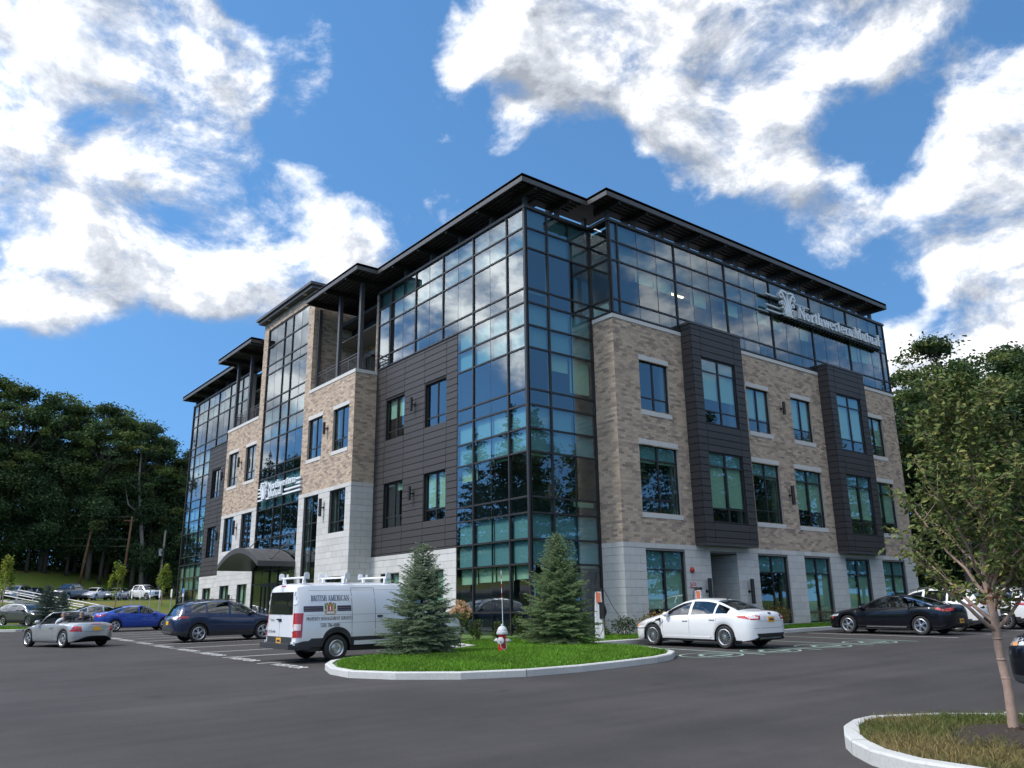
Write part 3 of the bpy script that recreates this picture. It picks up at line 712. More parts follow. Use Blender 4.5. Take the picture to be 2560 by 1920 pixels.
def curtain(name, F, n, us, zs, skip=None, fill=None, thin=(), blinds=()):
    """curtain wall: mullions on the lines us/zs, a pane in every bay, spandrel sheets behind the floor bands"""
    b = MB(); w = .034; cw = None
    skip = skip or (lambda i, j: False); ok = lambda i, j: 0 <= i < len(us)-1 and 0 <= j < len(zs)-1 and not skip(i, j)
    for i, u in enumerate(us):
        for j in range(len(zs)-1):
            if ok(i, j) or ok(i-1, j):
                if i in thin: b.fbox(F, u-.011, u+.011, n-.07, n+.004, zs[j], zs[j+1])
                else: b.fbox(F, u-w, u+w, n-.12, n+.055, zs[j], zs[j+1])
    for j, z in enumerate(zs):
        for i in range(len(us)-1):
            if ok(i, j) or ok(i, j-1):
                a = us[i]+(.011 if i in thin else w); c = us[i+1]-(.011 if i+1 in thin else w); b.fbox(F, a, c, n-.12, n+.042, z-w, z+w)
    cw = part(name, b, frame_m)
    for i in range(len(us)-1):
        for j in range(len(zs)-1):
            if ok(i, j):
                a = us[i]+(.011 if i in thin else w); c = us[i+1]-(.011 if i+1 in thin else w)
                pane_mesh(F, a, c, n, zs[j]+w, zs[j+1]-w).build('pane', glass_m, cw)
    if fill:
        for j, m in fill.items():
            s = MB(); got = False
            for i in range(len(us)-1):
                if ok(i, j): s.fbox(F, us[i]+.03, us[i+1]-.03, n-.19, n-.13, zs[j]+.01, zs[j+1]-.01); got = True
            if got: s.build('spandrel', m, cw)
    if blinds:
        for (i, j, f) in blinds:
            if ok(i, j):
                s = MB(); zt = zs[j+1]-.03; s.fbox(F, us[i]+.05, us[i+1]-.05, n-.235, n-.225, zt-(zt-zs[j])*f, zt); s.build('blind', blind_m, cw)
    return cw
def window(F, n, u0, u1, z0, z1, rows=(.27,), trans=None, blind=0., stone=False, dep=.13, blinds=None, cols=2, jamb=None):
    """framed window: cols lights, rails at fractions of the height, blind behind; cast stone head and sill on brick"""
    b = MB(); f = .045; d = n-dep; zz = [z0]+[z0+(z1-z0)*r for r in rows]+([z1-trans] if trans else [])+[z1]
    uu = [u0+(u1-u0)*k/cols for k in range(cols+1)]
    b.fbox(F, u0, u0+f, d-.06, d+.03, z0, z1); b.fbox(F, u1-f, u1, d-.06, d+.03, z0, z1)
    b.fbox(F, u0+f, u1-f, d-.06, d+.03, z0, z0+f); b.fbox(F, u0+f, u1-f, d-.06, d+.03, z1-f, z1)
    for u in uu[1:-1]: b.fbox(F, u-.038, u+.038, d-.06, d+.026, z0+f, z1-f)
    for z in zz[1:-1]:
        for k in range(cols): b.fbox(F, uu[k]+(f if k == 0 else .038), uu[k+1]-(f if k == cols-1 else .038), d-.06, d+.022, z-.026, z+.026)
    w = part('window', b, frame_m)
    for k in range(cols):
        for q in range(len(zz)-1):
            pane_mesh(F, uu[k]+(f if k == 0 else .038), uu[k+1]-(f if k == cols-1 else .038), d-.01, zz[q]+(f if q == 0 else .026), zz[q+1]-(f if q == len(zz)-2 else .026), tilt=.003).build('pane', glass_m, w)
    zt = zz[-2] if trans else z1-f
    if trans:
        s = MB(); s.fbox(F, u0+f, u1-f, d-.13, d-.07, zt+.02, z1-f); s.build('spandrel', spand_m, w)
    for k in range(cols):
        bl = blinds[k] if blinds else blind
        if bl:
            s = MB(); s.fbox(F, uu[k]+.05, uu[k+1]-.05, d-.115, d-.105, zt-(zt-z0)*bl, zt-.01); s.build('blind', blind_m, w)
    s = MB(); s.fbox(F, u0+.02, u1-.02, d-.7, d-.66, z0-.25, z0+.02)     # a sill board and a pale jamb inside
    s.fbox(F, u1-.24 if jamb != 'l' else u0+.06, u1-.06 if jamb != 'l' else u0+.24, d-.30, d-.14, z0, z1); s.build('inner_jamb', inwall_m, w)
    if stone:
        s = MB(); L = u1-u0; k = 4 if L > 2 else 3
        for i in range(k): s.fbox(F, u0-.02+(L+.04)*i/k+.003, u0-.02+(L+.04)*(i+1)/k-.003, n-.10, n+.012, z1+.002, z1+.205)
        s.build('lintel', cap_m, w)
        s = MB(); s.fbox(F, u0-.02, u1+.05, n-.13, n+.03, z0-.19, z0-.002); s.build('sill', cap_m, w)
    return w

# ---- the short side (facing the charging bays)
ZR = [Z0, .62, 2.36, 3.27, 4.24, 4.84, 6.58, 7.5, 8.42, 9.05, 10.76, 11.70, 12.66, 13.27, 15.05, 15.95, 16.82]
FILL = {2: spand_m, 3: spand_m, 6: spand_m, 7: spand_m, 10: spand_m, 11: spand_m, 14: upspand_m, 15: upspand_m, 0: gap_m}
bays = [(7.9, 11.5), (18.82, 22.42)]
W3 = [(5.08, 6.91), (12.42, 14.22), (16.06, 17.86), (23.22, 25.06)]; W2 = [(4.82, 7.2), (12.36, 14.5), (15.76, 18.12), (22.96, 25.33)]
W1 = [(4.87, 7.2), (12.17, 14.45), (15.8, 18.01), (19.42, 21.7), (23.02, 25.38)]
h3 = [(a, b_, 8.65, 10.85) for a, b_ in W3]; h2 = [(a, b_, 4.40, 7.21) for a, b_ in W2]; h1 = [(a, b_, -.1, 2.93) for a, b_ in W1]; door = (8.83, 10.64, Z0, 2.93)
brick_wall(FW, D, 3.618, XE, ZS, ZB, h3+h2+[(bays[0][0]+.05, bays[0][1]-.05, 3.3, 13), (bays[1][0]+.05, bays[1][1]-.05, 3.3, 13)])
stone_wall(FW, D, 3.618, XE, Z0, ZS, h1+[door])
FR1 = Fr((3.618, 0, 0), (0, 1, 0), (-1, 0, 0))
brick_wall(FR1, 0, -D, .0, ZS, ZB); stone_wall(FR1, 0, -D, 0, Z0, ZS)
bl3 = [0, (.66, .66), (.72, .70), (.78, .78)]; bl2 = [(.05, .05), (.0, .04), (.62, .64), (.6, .74)]; bl1 = [(.66, .66), 0, (.95, .93), (.9, .62), (.38, .38)]
for i, (a, b_) in enumerate(W3): window(FW, D, a, b_, 8.65, 10.85, (.27,), blinds=bl3[i] or None, stone=True)
for i, (a, b_) in enumerate(W2): window(FW, D, a, b_, 4.40, 7.21, (.205,), trans=.62, blinds=bl2[i], stone=True)
for i, (a, b_) in enumerate(W1): window(FW, D, a, b_, -.1, 2.93, (.17,), trans=.74, blinds=bl1[i] or None)
def capstone(F, n, u0, u1, z0, z1, L=1.22, dep=.3, over=.035):
    b = MB(); k = max(1, round((u1-u0)/L)); g = .003
    for i in range(k): b.fbox(F, u0+(u1-u0)*i/k+g, u0+(u1-u0)*(i+1)/k-g, n-dep, n+over, z0, z1)
    return part('coping', b, cap_m)
capstone(FW, D, 3.583, 7.9, ZB, 12.59); capstone(FW, D, 11.5, 18.82, ZB, 12.59); capstone(FW, D, 22.42, XE+.03, ZB, 12.59); capstone(FR1, 0, -D+.3, 0.0, ZB, 12.59)
# recessed side door in the stone base
def recess():
    F = FW; n = D; b = MB()
    for u, s in ((8.83, 1), (10.64, -1)): b.quad(F.P(u, n-.01, Z0), F.P(u, n-1.6, Z0), F.P(u, n-1.6, 2.93), F.P(u, n-.01, 2.93))
    b.quad(F.P(8.83, n-.01, 2.93), F.P(10.64, n-.01, 2.93), F.P(10.64, n-1.6, 2.93), F.P(8.83, n-1.6, 2.93)); o = part('door_recess', b, joint_m)
    for u, N in ((8.83, (1, 0, 0)), (10.64, (-1, 0, 0))):
        G = Fr((u, 0, 0), (0, 1, 0), N); pieces('stone_block', o, G, .002, -n+.02, -n+1.58, Z0, 2.92, [], .6096, .3048, .009, .014, ST_PAL, stone_m, z00=Z0)
    d = MB(); d.fbox(F, 8.85, 10.62, n-1.6, n-1.5, Z0, 2.9); w = part('side_door', d, frame_m)
    d = MB(); d.fbox(F, 9.1, 10.4, n-1.5, n-1.485, .1, 2.2); d.build('pane', glass_m, w)
recess()
# the two charcoal oriel bays
def oriel(u0, u1, wu0, wu1, blw):
    d = D+.6; zb, zt = 3.19, 12.98; hs = [(wu0, wu1, 8.44, 11.42), (wu0, wu1, 4.17, 7.17)]
    panel_wall(FW, d, u0, u1, zb+.12, zt-.1, hs, lens=[u0+.62, u1-.62], z00=zb+.12-.1)
    for u, N in ((u0, (-1, 0, 0)), (u1, (1, 0, 0))):
        G = Fr((u, 0, 0), (0, 1, 0), N); panel_wall(G, 0, -d+.03, -D+.0, zb+.12, zt-.1, (), L=9, z00=zb+.12-.1)
    b = MB(); b.fbox(FW, u0-.03, u1+.03, D-.1, d+.03, zt-.1, zt); b.fbox(FW, u0+.02, u1-.02, D-.15, d-.02, zb, zb+.12); part('oriel_trim', b, metal_m)
    for (a, c, e, f), bl in zip(hs, blw): window(FW, d, a, c, e, f, (.195,), trans=.60, blinds=bl, dep=.09)
oriel(7.9, 11.5, 8.5, 10.87, [(.52, .52), (.74, .72)]); oriel(18.82, 22.42, 19.42, 21.78, [(.76, .76), (.68, .68)])
us = [3.618, 4.12]+[4.12+3.68*k/3 for k in (1, 2, 3)]+[7.8+3.66*(k/3) for k in range(1, 16)]; us = [3.66, 4.12, 5.35, 6.57, 7.81]+[7.81+1.22*k for k in range(1, 15)]+[25.96, XE-.04]
thin = [i for i in range(2, len(us)-2) if (i-1) % 3 != 0]
zu = ZR[12:]
bw = [(2, 1, .30), (3, 1, .34), (5, 1, .42), (6, 1, .05), (7, 1, .38), (9, 1, .30), (10, 1, .34), (12, 1, .4), (13, 1, .05), (16, 1, .55), (17, 1, .5), (18, 1, .45), (19, 1, .62)]
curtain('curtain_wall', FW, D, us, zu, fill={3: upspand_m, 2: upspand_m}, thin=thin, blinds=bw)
curtain('curtain_wall', FR1, 0, [-D+.04, -.04], zu)
curtain('curtain_wall', FW, 0, [.05, 1.18, 2.4, 3.57], ZR, fill=FILL, thin=[2], blinds=[(0, 12, .06), (2, 4, .35), (0, 5, .05), (1, 9, .4), (2, 9, .86), (2, 1, .05), (1, 1, .04)])
# ---- the long side, mirrored about its middle
def both(fn): fn(lambda u: u); fn(lambda u: YM-u)
def glass_end(mir, far):
    us = [.05, 1.2, 2.41, 3.62, 4.83]+[4.83+1.21*k for k in range(1, 6)]+[12.11]; us[-1] = 12.10
    thin = [2, 4, 6, 8]; thin = [2, 5-1, 6, 8]
    F = FL if not far else Fr((0, YM, 0), (0, -1, 0), (-1, 0, 0))
    bl = [(3, 1, .36), (2, 1, .33), (1, 1, .32), (0, 1, .30), (3, 5, .36), (1, 5, .06), (2, 5, .07), (0, 9, .04), (7, 13, .02), (9, 13, .05)] if not far else [(3, 1, .6), (2, 5, .4), (3, 5, .5), (1, 5, .2)]
    curtain('curtain_wall', F, 0, us, ZR, skip=lambda i, j: i >= 4 and j < 11+1, fill=FILL, thin=thin, blinds=bl)
    b = MB(); b.fbox(F, -.055, .055, -.055, .075, Z0, 16.82); part('corner_post', b, frame_m)
    wins = [(5.74, 7.5, 8.66, 10.84), (9.38, 11.12, 8.66, 10.84), (5.76, 7.52, 4.46, 6.66), (9.4, 11.16, 4.46, 6.66)]
    panel_wall(F, 0, 4.87, 12.19, 3.23, 12.62, wins, lens=[5.73, 7.58, 9.39, 11.21], z00=3.23-.21)
    bw = [0, (.42, .42), (.72, .68), (.16, .04)] if not far else [0, 0, 0, 0]
    for q, k in zip(wins, bw): window(F, 0, *q, (.26,), blinds=k or None, dep=.15, jamb='l')
    base = [(5.82, 7.5, .25, 2.39), (9.48, 11.2, .25, 2.39)]
    stone_wall(F, 0, 4.87, 12.19, Z0, 3.23, base)
    for q in base: window(F, 0, *q, (.0001,), blind=.85, dep=.13)
glass_end(None, False); glass_end(None, True)
def projection(far):
    F = FL if not far else Fr((0, YM, 0), (0, -1, 0), (-1, 0, 0))
    # volume from 12.19 to the tower (17.6), in front of the wall by D
    w3 = [(12.73, 14.5, 8.65, 10.86), (15.78, 17.55, 8.65, 10.86)]
    w2 = [(12.77, 14.5, 4.46, 6.62), (15.83, 17.58, .2, 6.62)] if not far else [(12.77, 14.5, 4.46, 6.62), (15.83, 17.58, 4.46, 6.62)]
    w1 = [(12.82, 14.56, .25, 2.38)] if not far else [(12.9, 14.56, .25, 2.38), (15.98, 17.6, .25, 2.38)]
    brick_wall(F, D, 12.19, 18.3, ZP, ZB, w3); stone_wall(F, D, 12.19, 18.3, Z0, ZP, w2+w1)
    for q in w3: window(F, D, *q, (.26,), stone=True)
    for q in w2:
        if q[3]-q[2] > 4: window(F, D, *q, (.33, .53, .64, .78), dep=.12)
        else:
            window(F, D, *q, (.27,))
            s = MB(); s.fbox(F, q[0], q[1], D-.1, D+.012, q[2]-.22, q[2]-.003); part('sill', s, cap_m)
    for q in w1: window(F, D, *q, (.0001,), blind=.8 if far else 0)
    capstone(F, D, 12.155, 17.6, ZB, 12.6, 2.2)
    # return wall
    G = Fr((0, 12.19 if not far else YM-12.19, 0), (1, 0, 0), (0, -1, 0) if not far else (0, 1, 0))
    brick_wall(G, 0, -D, 0, ZP, ZB); stone_wall(G, 0, -D, 0, Z0, ZP); capstone(G, 0, -D+.3, .0, ZB, 12.6)
    # balcony behind the parapet: deck, back wall with door and window, side pier, rail, posts
    bx = 1.9
    b = MB(); b.fbox(F, 12.2, 17.6, -bx-.1, D-.1, 12.2, 12.42); part('balcony_deck', b, lot_m)
    Fb = Fr(F.o, F.U, F.N); hs = [(12.75, 14.0, 12.75, 15.0), (15.1, 17.3, 12.45, 15.0)]
    brick_wall(Fb, -bx, 12.2, 17.6, 12.42, 17.3, hs)
    for q in hs: window(Fb, -bx, *q, (.3,), stone=True)
    b = MB(); b.fbox(Fb, 12.4, 17.6, -bx+.02, -bx+.75, 15.75, 16.85); b.fbox(Fb, 12.4, 17.6, -bx+.02, -bx+.62, 16.85, 17.3); part('bulkhead', b, deck_m)
    G2 = Fr((0, 12.3 if not far else YM-12.3, 0), (1, 0, 0), (0, 1, 0) if not far else (0, -1, 0))
    b = MB(); b.fbox(F, 12.13, 12.36, -.4, .03, 12.6, 16.85); pr = part('balcony_pier', b, mortar_m)
    pieces('brick', pr, F, .031, 12.135, 12.355, 12.6, 16.84, [], .3048, .1016, .0105, .015, BR_PAL, brick_m)
    G3 = Fr((0, 12.36 if not far else YM-12.36, 0), (1, 0, 0), (0, 1, 0) if not far else (0, -1, 0)); curtain('curtain_wall', G3, 0, [.4, 1.86], [12.66, 13.27, 15.05, 15.95, 16.82])
    G4 = Fr((0, 17.56 if not far else YM-17.56, 0), (1, 0, 0), (0, -1, 0) if not far else (0, 1, 0)); brick_wall(G4, 0, -D, bx, 12.42, 18.62)
    for u in (12.42, 14.85): 
        b = MB(); b.fbox(F, u-.10, u+.10, D-.42, D-.22, 12.6, 17.4); b.fbox(F, u-.15, u+.15, D-.47, D-.17, 12.6, 12.63); part('post', b, metal_m)
    b = MB(); b.fbox(F, 17.38, 17.55, D-.42, D-.24, 12.6, 17.4); part('post', b, metal_m)
    r = MB(); n = D-.32
    for a, c in ((12.52, 14.75), (14.95, 17.38)):
        for z in (13.58, 13.42, 12.72): r.fbox(F, a, c, n-.02, n+.02, z-.02, z+.02)
        k = int((c-a)/.115)
        for i in range(1, k): u = a+(c-a)*i/k; r.fbox(F, u-.008, u+.008, n-.008, n+.008, 12.72, 13.42)
        u = (a+c)/2; r.fbox(F, u-.02, u+.02, n-.02, n+.02, 12.6, 13.6)
    for z in (13.58, 13.42, 12.72): r.fbox(F, 12.38, 12.42, 0.05, n, z-.02, z+.02)
    for i in range(8): r.fbox(F, 12.392, 12.408, .08+i*.1-.008, .08+i*.1+.008, 12.72, 13.42)
    part('railing', r, metal_m)
projection(False); projection(True)
# ---- the glazed tower in the middle
def tower():
    F = FL; n = D
    b = [(17.58, 18.3), (24.36, 25.08)]
    for a, c in b: brick_wall(F, n, a if a > 20 else 17.56, c, ZB if True else 0, 18.62)
    brick_wall(F, n, 18.3, 24.36, 18.04, 18.62)
    for a, c in b: brick_wall(F, n-.003, a, c, ZP, ZB) if False else None
    us = [18.33, 19.43, 20.65, 21.88, 23.1, 24.33]
    zs = [Z0+.3, 2.28, 3.05, 3.75, 4.24, 4.85, 6.58, 7.5, 8.42, 9.05, 10.76, 11.7, 12.7, 13.32, 15.05, 15.63, 16.87, 18.0]
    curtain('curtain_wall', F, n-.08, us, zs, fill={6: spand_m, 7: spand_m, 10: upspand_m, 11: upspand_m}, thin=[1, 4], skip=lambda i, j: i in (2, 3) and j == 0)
    # entrance doors
    d = MB()
    for u0, u1 in ((20.68, 21.26), (21.27, 21.85), (21.9, 22.48), (22.49, 23.07)):
        for q in ((u0, u0+.07, 0, 2.25), (u1-.07, u1, 0, 2.25), (u0+.07, u1-.07, 2.12, 2.25), (u0+.07, u1-.07, Z0+.3, -.2)): d.fbox(F, q[0], q[1], n-.14, n-.06, q[2] if q[2] else Z0+.3, q[3])
    w = part('entrance_door', d, frame_m)
    for u0, u1 in ((20.68, 21.26), (21.27, 21.85), (21.9, 22.48), (22.49, 23.07)): pane_mesh(F, u0+.07, u1-.07, n-.1, -.2, 2.12).build('pane', glass_m, w)
    h = MB()
    for u in (21.18, 21.35, 22.40, 22.57): h.fbox(F, u-.015, u+.015, n-.05, n+.02, .55, .85)
    h.build('handle', chrome_m, w)
    # flat roof with stepped fascia and three downlights
    r = MB(); r.box(-1.70, 6, 17.2, 25.46, 18.80, 18.96); r.box(-1.58, 6, 17.32, 25.34, 18.62, 18.80); part('tower_roof', r, metal_m)
    for y in (18.6, 21.3, 24.0):
        l = MB(); l.lathe([(0, 18.60), (.12, 18.60), (.13, 18.625)], 14, (-1.42, y, 0)); part('downlight', l, cap_m)
    s = MB(); s.box(1.9, 6, 17.57, 25.07, 16.8, 18.62); part('tower_wall', s, metal_m)
    # barrel canopy over the entrance
    c = MB(); y0, y1, zc, rise, x0, x1 = 18.24, 24.4, 3.06, .82, -3.3, -D-.0; n_ = 18
    arc = lambda k, dz=0: (y0+(y1-y0)*k/n_, zc+.27+rise*(1-((2*k/n_-1)**2))-dz)
    for k in range(n_):
        (ya, za), (yb, zb) = arc(k), arc(k+1)
        c.quad((x0, ya, za), (x1, ya, za), (x1, yb, zb), (x0, yb, zb))
        c.quad((x0, ya, za-.27), (x1, ya, za-.27), (x1, yb, zb-.27), (x0, yb, zb-.27))
        c.quad((x0, ya, za), (x0, yb, zb), (x0, yb, zb-.27), (x0, ya, za-.27)); c.quad((x0+.12, ya, za), (x0+.12, yb, zb), (x0+.12, yb, zb-.27), (x0+.12, ya, za-.27))
    for y in (y0, y1):
        c.quad((x0, y, zc), (x1, y, zc), (x1, y, zc+.27), (x0, y, zc+.27))
    cp = part('entrance_canopy', c, metal_m)
    t = MB(); 
    for y in (18.5, 24.1):
        t.tube([(x1-.02, y, 4.75), (-2.5, y, zc+.35)], .028, 6); t.box(x1-.06, x1, y-.07, y+.07, 4.68, 4.85); t.box(-2.58, -2.42, y-.06, y+.06, zc+.28, zc+.42)
    t.build('tie_rod', metal_m, cp)
    for k in range(1, 5):
        s = MB(); x = x0+(x1-x0)*k/5
        for q in range(n_):
            (ya, za), (yb, zb) = arc(q), arc(q+1); s.quad((x-.015, ya, za+.02), (x+.015, ya, za+.02), (x+.015, yb, zb+.02), (x-.015, yb, zb+.02))
        s.build('seam', metal_m, cp)
tower()
# ---- roof: coping, open steel canopies on stub posts
def coping():
    b = MB()
    for F, n, a, c in ((FL, 0, -.08, 12.2), (FL, 0, YM-12.2, YM+.08), (FW, 0, .08, 3.54), (FW, D, 3.54, XE+.08)):
        b.fbox(F, a, c, n-.35, n+.09, 16.82, 16.90); b.fbox(F, a, c, n-.33, n+.075, 16.90, 16.95)
    b.fbox(FR1, -D+.08, 0.08, -.35, .09, 16.82, 16.95)
    part('roof_coping', b, metal_m)
    r = MB(); r.box(.36, XE-.1, .36, YM-.36, 16.55, 16.72); r.box(3.95, XE-.1, -D+.36, .36, 16.55, 16.72); part('roof', r, lot_m)
    e = MB(); e.box(XE-.02, XE, -D+.02, YM, Z0, 16.82); e.box(.05, XE-.02, YM-.02, YM, Z0, 16.82); part('rear_wall', e, panel_m2)
panel_m2 = mat('rear_cladding', (.25, .22, .18), .85, var=.1, scale=4)
coping()
def canopy_roof(outline, fascia, beams, posts, ribs):
    zt, zb = 17.80, 17.46; f = MB()
    f.prism([(x, y, 17.66) for x, y in outline], (0, 0, .125)); 
    for (x0, y0, x1, y1) in fascia: f.box(min(x0, x1), max(x0, x1), min(y0, y1), max(y0, y1), zb, zt)
    o = part('canopy_roof', f, metal_m)
    b = MB()
    for q in ribs: b.box(*q[:4], 17.61, 17.665)
    b.build('deck_rib', deck_m, o)
    for q in beams:
        b = MB(); b.box(*q, 17.36, 17.66); b.build('beam', deck_m, o)
    for x, y in posts:
        b = MB(); b.box(x-.085, x+.085, y-.085, y+.085, 16.95, 17.40); b.box(x-.13, x+.13, y-.13, y+.13, 16.95, 16.975); b.build('post', metal_m, o)
t = .06; xi = 1.35
def canopies():
    # corner and short side
    out = [(-.78, 11.07), (-.78, -.83), (2.8, -.83), (2.8, -2.03), (25.82, -2.03), (25.82, -.36), (4.5, -.36), (4.5, .84), (xi, .84), (xi, 11.07)]
    fa = [(-.78, -.83, -.78+t, 11.07), (-.78+t, -.83, 2.8, -.83+t), (2.8, -2.03, 2.8+t, -.83+t), (2.8+t, -2.03, 25.82, -2.03+t), (25.82-t, -2.03+t, 25.82, -.36)]
    ys = [0, 2.41, 4.83, 7.25, 9.67]; xs_ = [1.9]; xw = [5.35+1.83*k for k in range(12)]
    beams = [(-.7, xi, y-.06, y+.06) for y in ys[1:]]+[(-.04, .08, -.75, .80)]+[(1.84, 1.96, -.75, .80)]+[(x-.06, x+.06, -1.95, -.40) for x in [3.66]+xw]
    posts = [(.12, y if y else .12) for y in ys]+[(1.9, .12), (3.5, .12)]+[(3.72, -1.1)]+[(x, -1.1) for x in xw]
    ribs = [(-.66+k*.25, -.60+k*.25, -.7+.2, 11.0, 0) for k in range(7)]+[(-.6, 2.8, -.7+k*.25, -.64+k*.25, 0) for k in range(5)]+[(2.95, 25.7, -1.88+k*.25, -1.82+k*.25, 0) for k in range(5)]
    canopy_roof(out, fa, beams, posts, ribs)
    # balcony roofs either side of the tower, and the far corner
    for m in (lambda y: y, lambda y: YM-y):
        q = lambda a, b_: (min(m(a), m(b_)), max(m(a), m(b_)))
        lo, hi = q(11.07, 17.2)
        out = [(-1.95, lo), (2.4, lo), (2.4, hi), (-1.95, hi)]; e0, e1 = q(11.07, 11.07+t); g0, g1 = q(17.2-t, 17.2)
        fa = [(-1.95, lo, -1.95+t, hi), (-1.95+t, e0, -.78, e1), (-1.95+t, g0, -D, g1)]
        ys = [12.42, 14.85, 17.0]; canopy_roof(out, fa, [(-1.9, 2.3, m(y)-.07, m(y)+.07) for y in ys], [], [(-1.8+k*.25, -1.74+k*.25, lo+.1, hi-.1, 0) for k in range(16)])
    m = lambda y: YM-y
    out = [(-.78, YM-11.07), (xi, YM-11.07), (xi, YM+.83), (-.78, YM+.83)]
    canopy_roof(out, [(-.78, YM-11.07, -.78+t, YM-.9), (-.78+t, YM-.9-t, xi, YM-.9)] if False else [(-.78, YM-11.07, -.78+t, YM+.83), (-.78+t, YM+.83-t, xi, YM+.83)], [(-.7, xi, YM-y-.06, YM-y+.06) for y in (.1, 2.41, 4.83, 7.25, 9.67)], [(.12, YM-y) for y in (.12, 2.41, 4.83, 7.25, 9.67)], [(-.66+k*.25, -.60+k*.25, YM-11, YM+.7, 0) for k in range(5)])
canopies()
# ---- inside: floors, ceilings, core, a few partitions and lights
def inside():
    for z in (0, 4.2, 8.4, 12.6):
        b = MB(); b.box(.3, XE-.1, .3, YM-.1, z-.25, z); b.box(3.9, XE-.1, -D+.3, .3, z-.25, z); part('floor_slab', b, infloor_m)
        h = 3.05 if z < 12 else 2.95
        b = MB(); b.box(.3, XE-.1, .3, YM-.1, z+h-.03, z+h); b.box(3.9, XE-.1, -D+.3, .3, z+h-.03, z+h); part('ceiling', b, ceil_m)
    b = MB(); b.box(7, 20, 5.5, 37, .0, 16.5)
    for z in (0, 4.2, 8.4, 12.6):
        for y in (5.2, 9.0, 12.3, 25.5, 30.4, 34): b.box(.5, 7, y-.06, y+.06, z, z+3)
        for x in (7.85, 11.6, 15.1, 18.9, 22.5): b.box(x-.06, x+.06, -D+.5, 5.5, z, z+3)
    part('partition', b, inwall_m)
    for (x0, x1, y0, y1, z) in ((4.5, 6.6, -.62, -.48, 15.48), (12.6, 14.2, 1.0, 1.14, 11.36), (16.3, 17.5, 1.2, 1.34, 11.36), (9.3, 10.6, .6, .72, 15.48)):
        b = MB(); b.box(x0, x1, y0, y1, z, z+.05); part('office_light', b, lamp_m)
    b = MB(); b.lathe([(.02, 6.98), (.03, 6.45), (.32, 6.30), (.34, 6.25), (.0, 6.25)], 16, (1.3, 3.9, 0)); part('pendant_lamp', b, orange_m)
inside()
# ---- wall lamps: cylinder up-and-down lights on a bracket
def lamp_mesh(L, r): 
    b = MB(); b.lathe([(0, -L/2), (r, -L/2), (r, L/2), (r*.8, L/2), (r*.8, L/2-.03), (0, L/2-.03)], 14); return b.mesh('wall_lamp', black_m, angle=40)
_lm = {.63: lamp_mesh(.63, .075), .9: lamp_mesh(.9, .085), 1.05: lamp_mesh(1.05, .085)}
def wall_lamp(F, n, u, z, L):
    p = F.P(u, n+.20, z); o = link('wall_lamp', _lm[L], BLD, p)
    b = MB(); q = F.P(u, n+.135, z)-p; r = F.P(u, n-.01, z)-p; b.tube([q, r], .03, 8); b.tube([F.P(u, n+.02, z)-p, r], .075, 12); b.build('bracket', black_m, o)
for u in (15.12,): wall_lamp(FW, D, u, 10.09, .63); wall_lamp(FW, D, u, 5.81, .9)
for u in (8.42, 11.3): wall_lamp(FW, D, u, 1.35, 1.05)
for f in (lambda u: u, lambda u: YM-u):
    wall_lamp(FL, 0, f(8.42), 10.1, .63); wall_lamp(FL, 0, f(8.42), 5.9, .63); wall_lamp(FL, D, f(15.13), 10.0, .63); wall_lamp(FL, D, f(15.13), 5.86, .9)
wall_lamp(FL, D, YM-15.2, 1.35, .9); wall_lamp(FL, 0, YM-8.4, 1.35, .63)
flush_pieces()

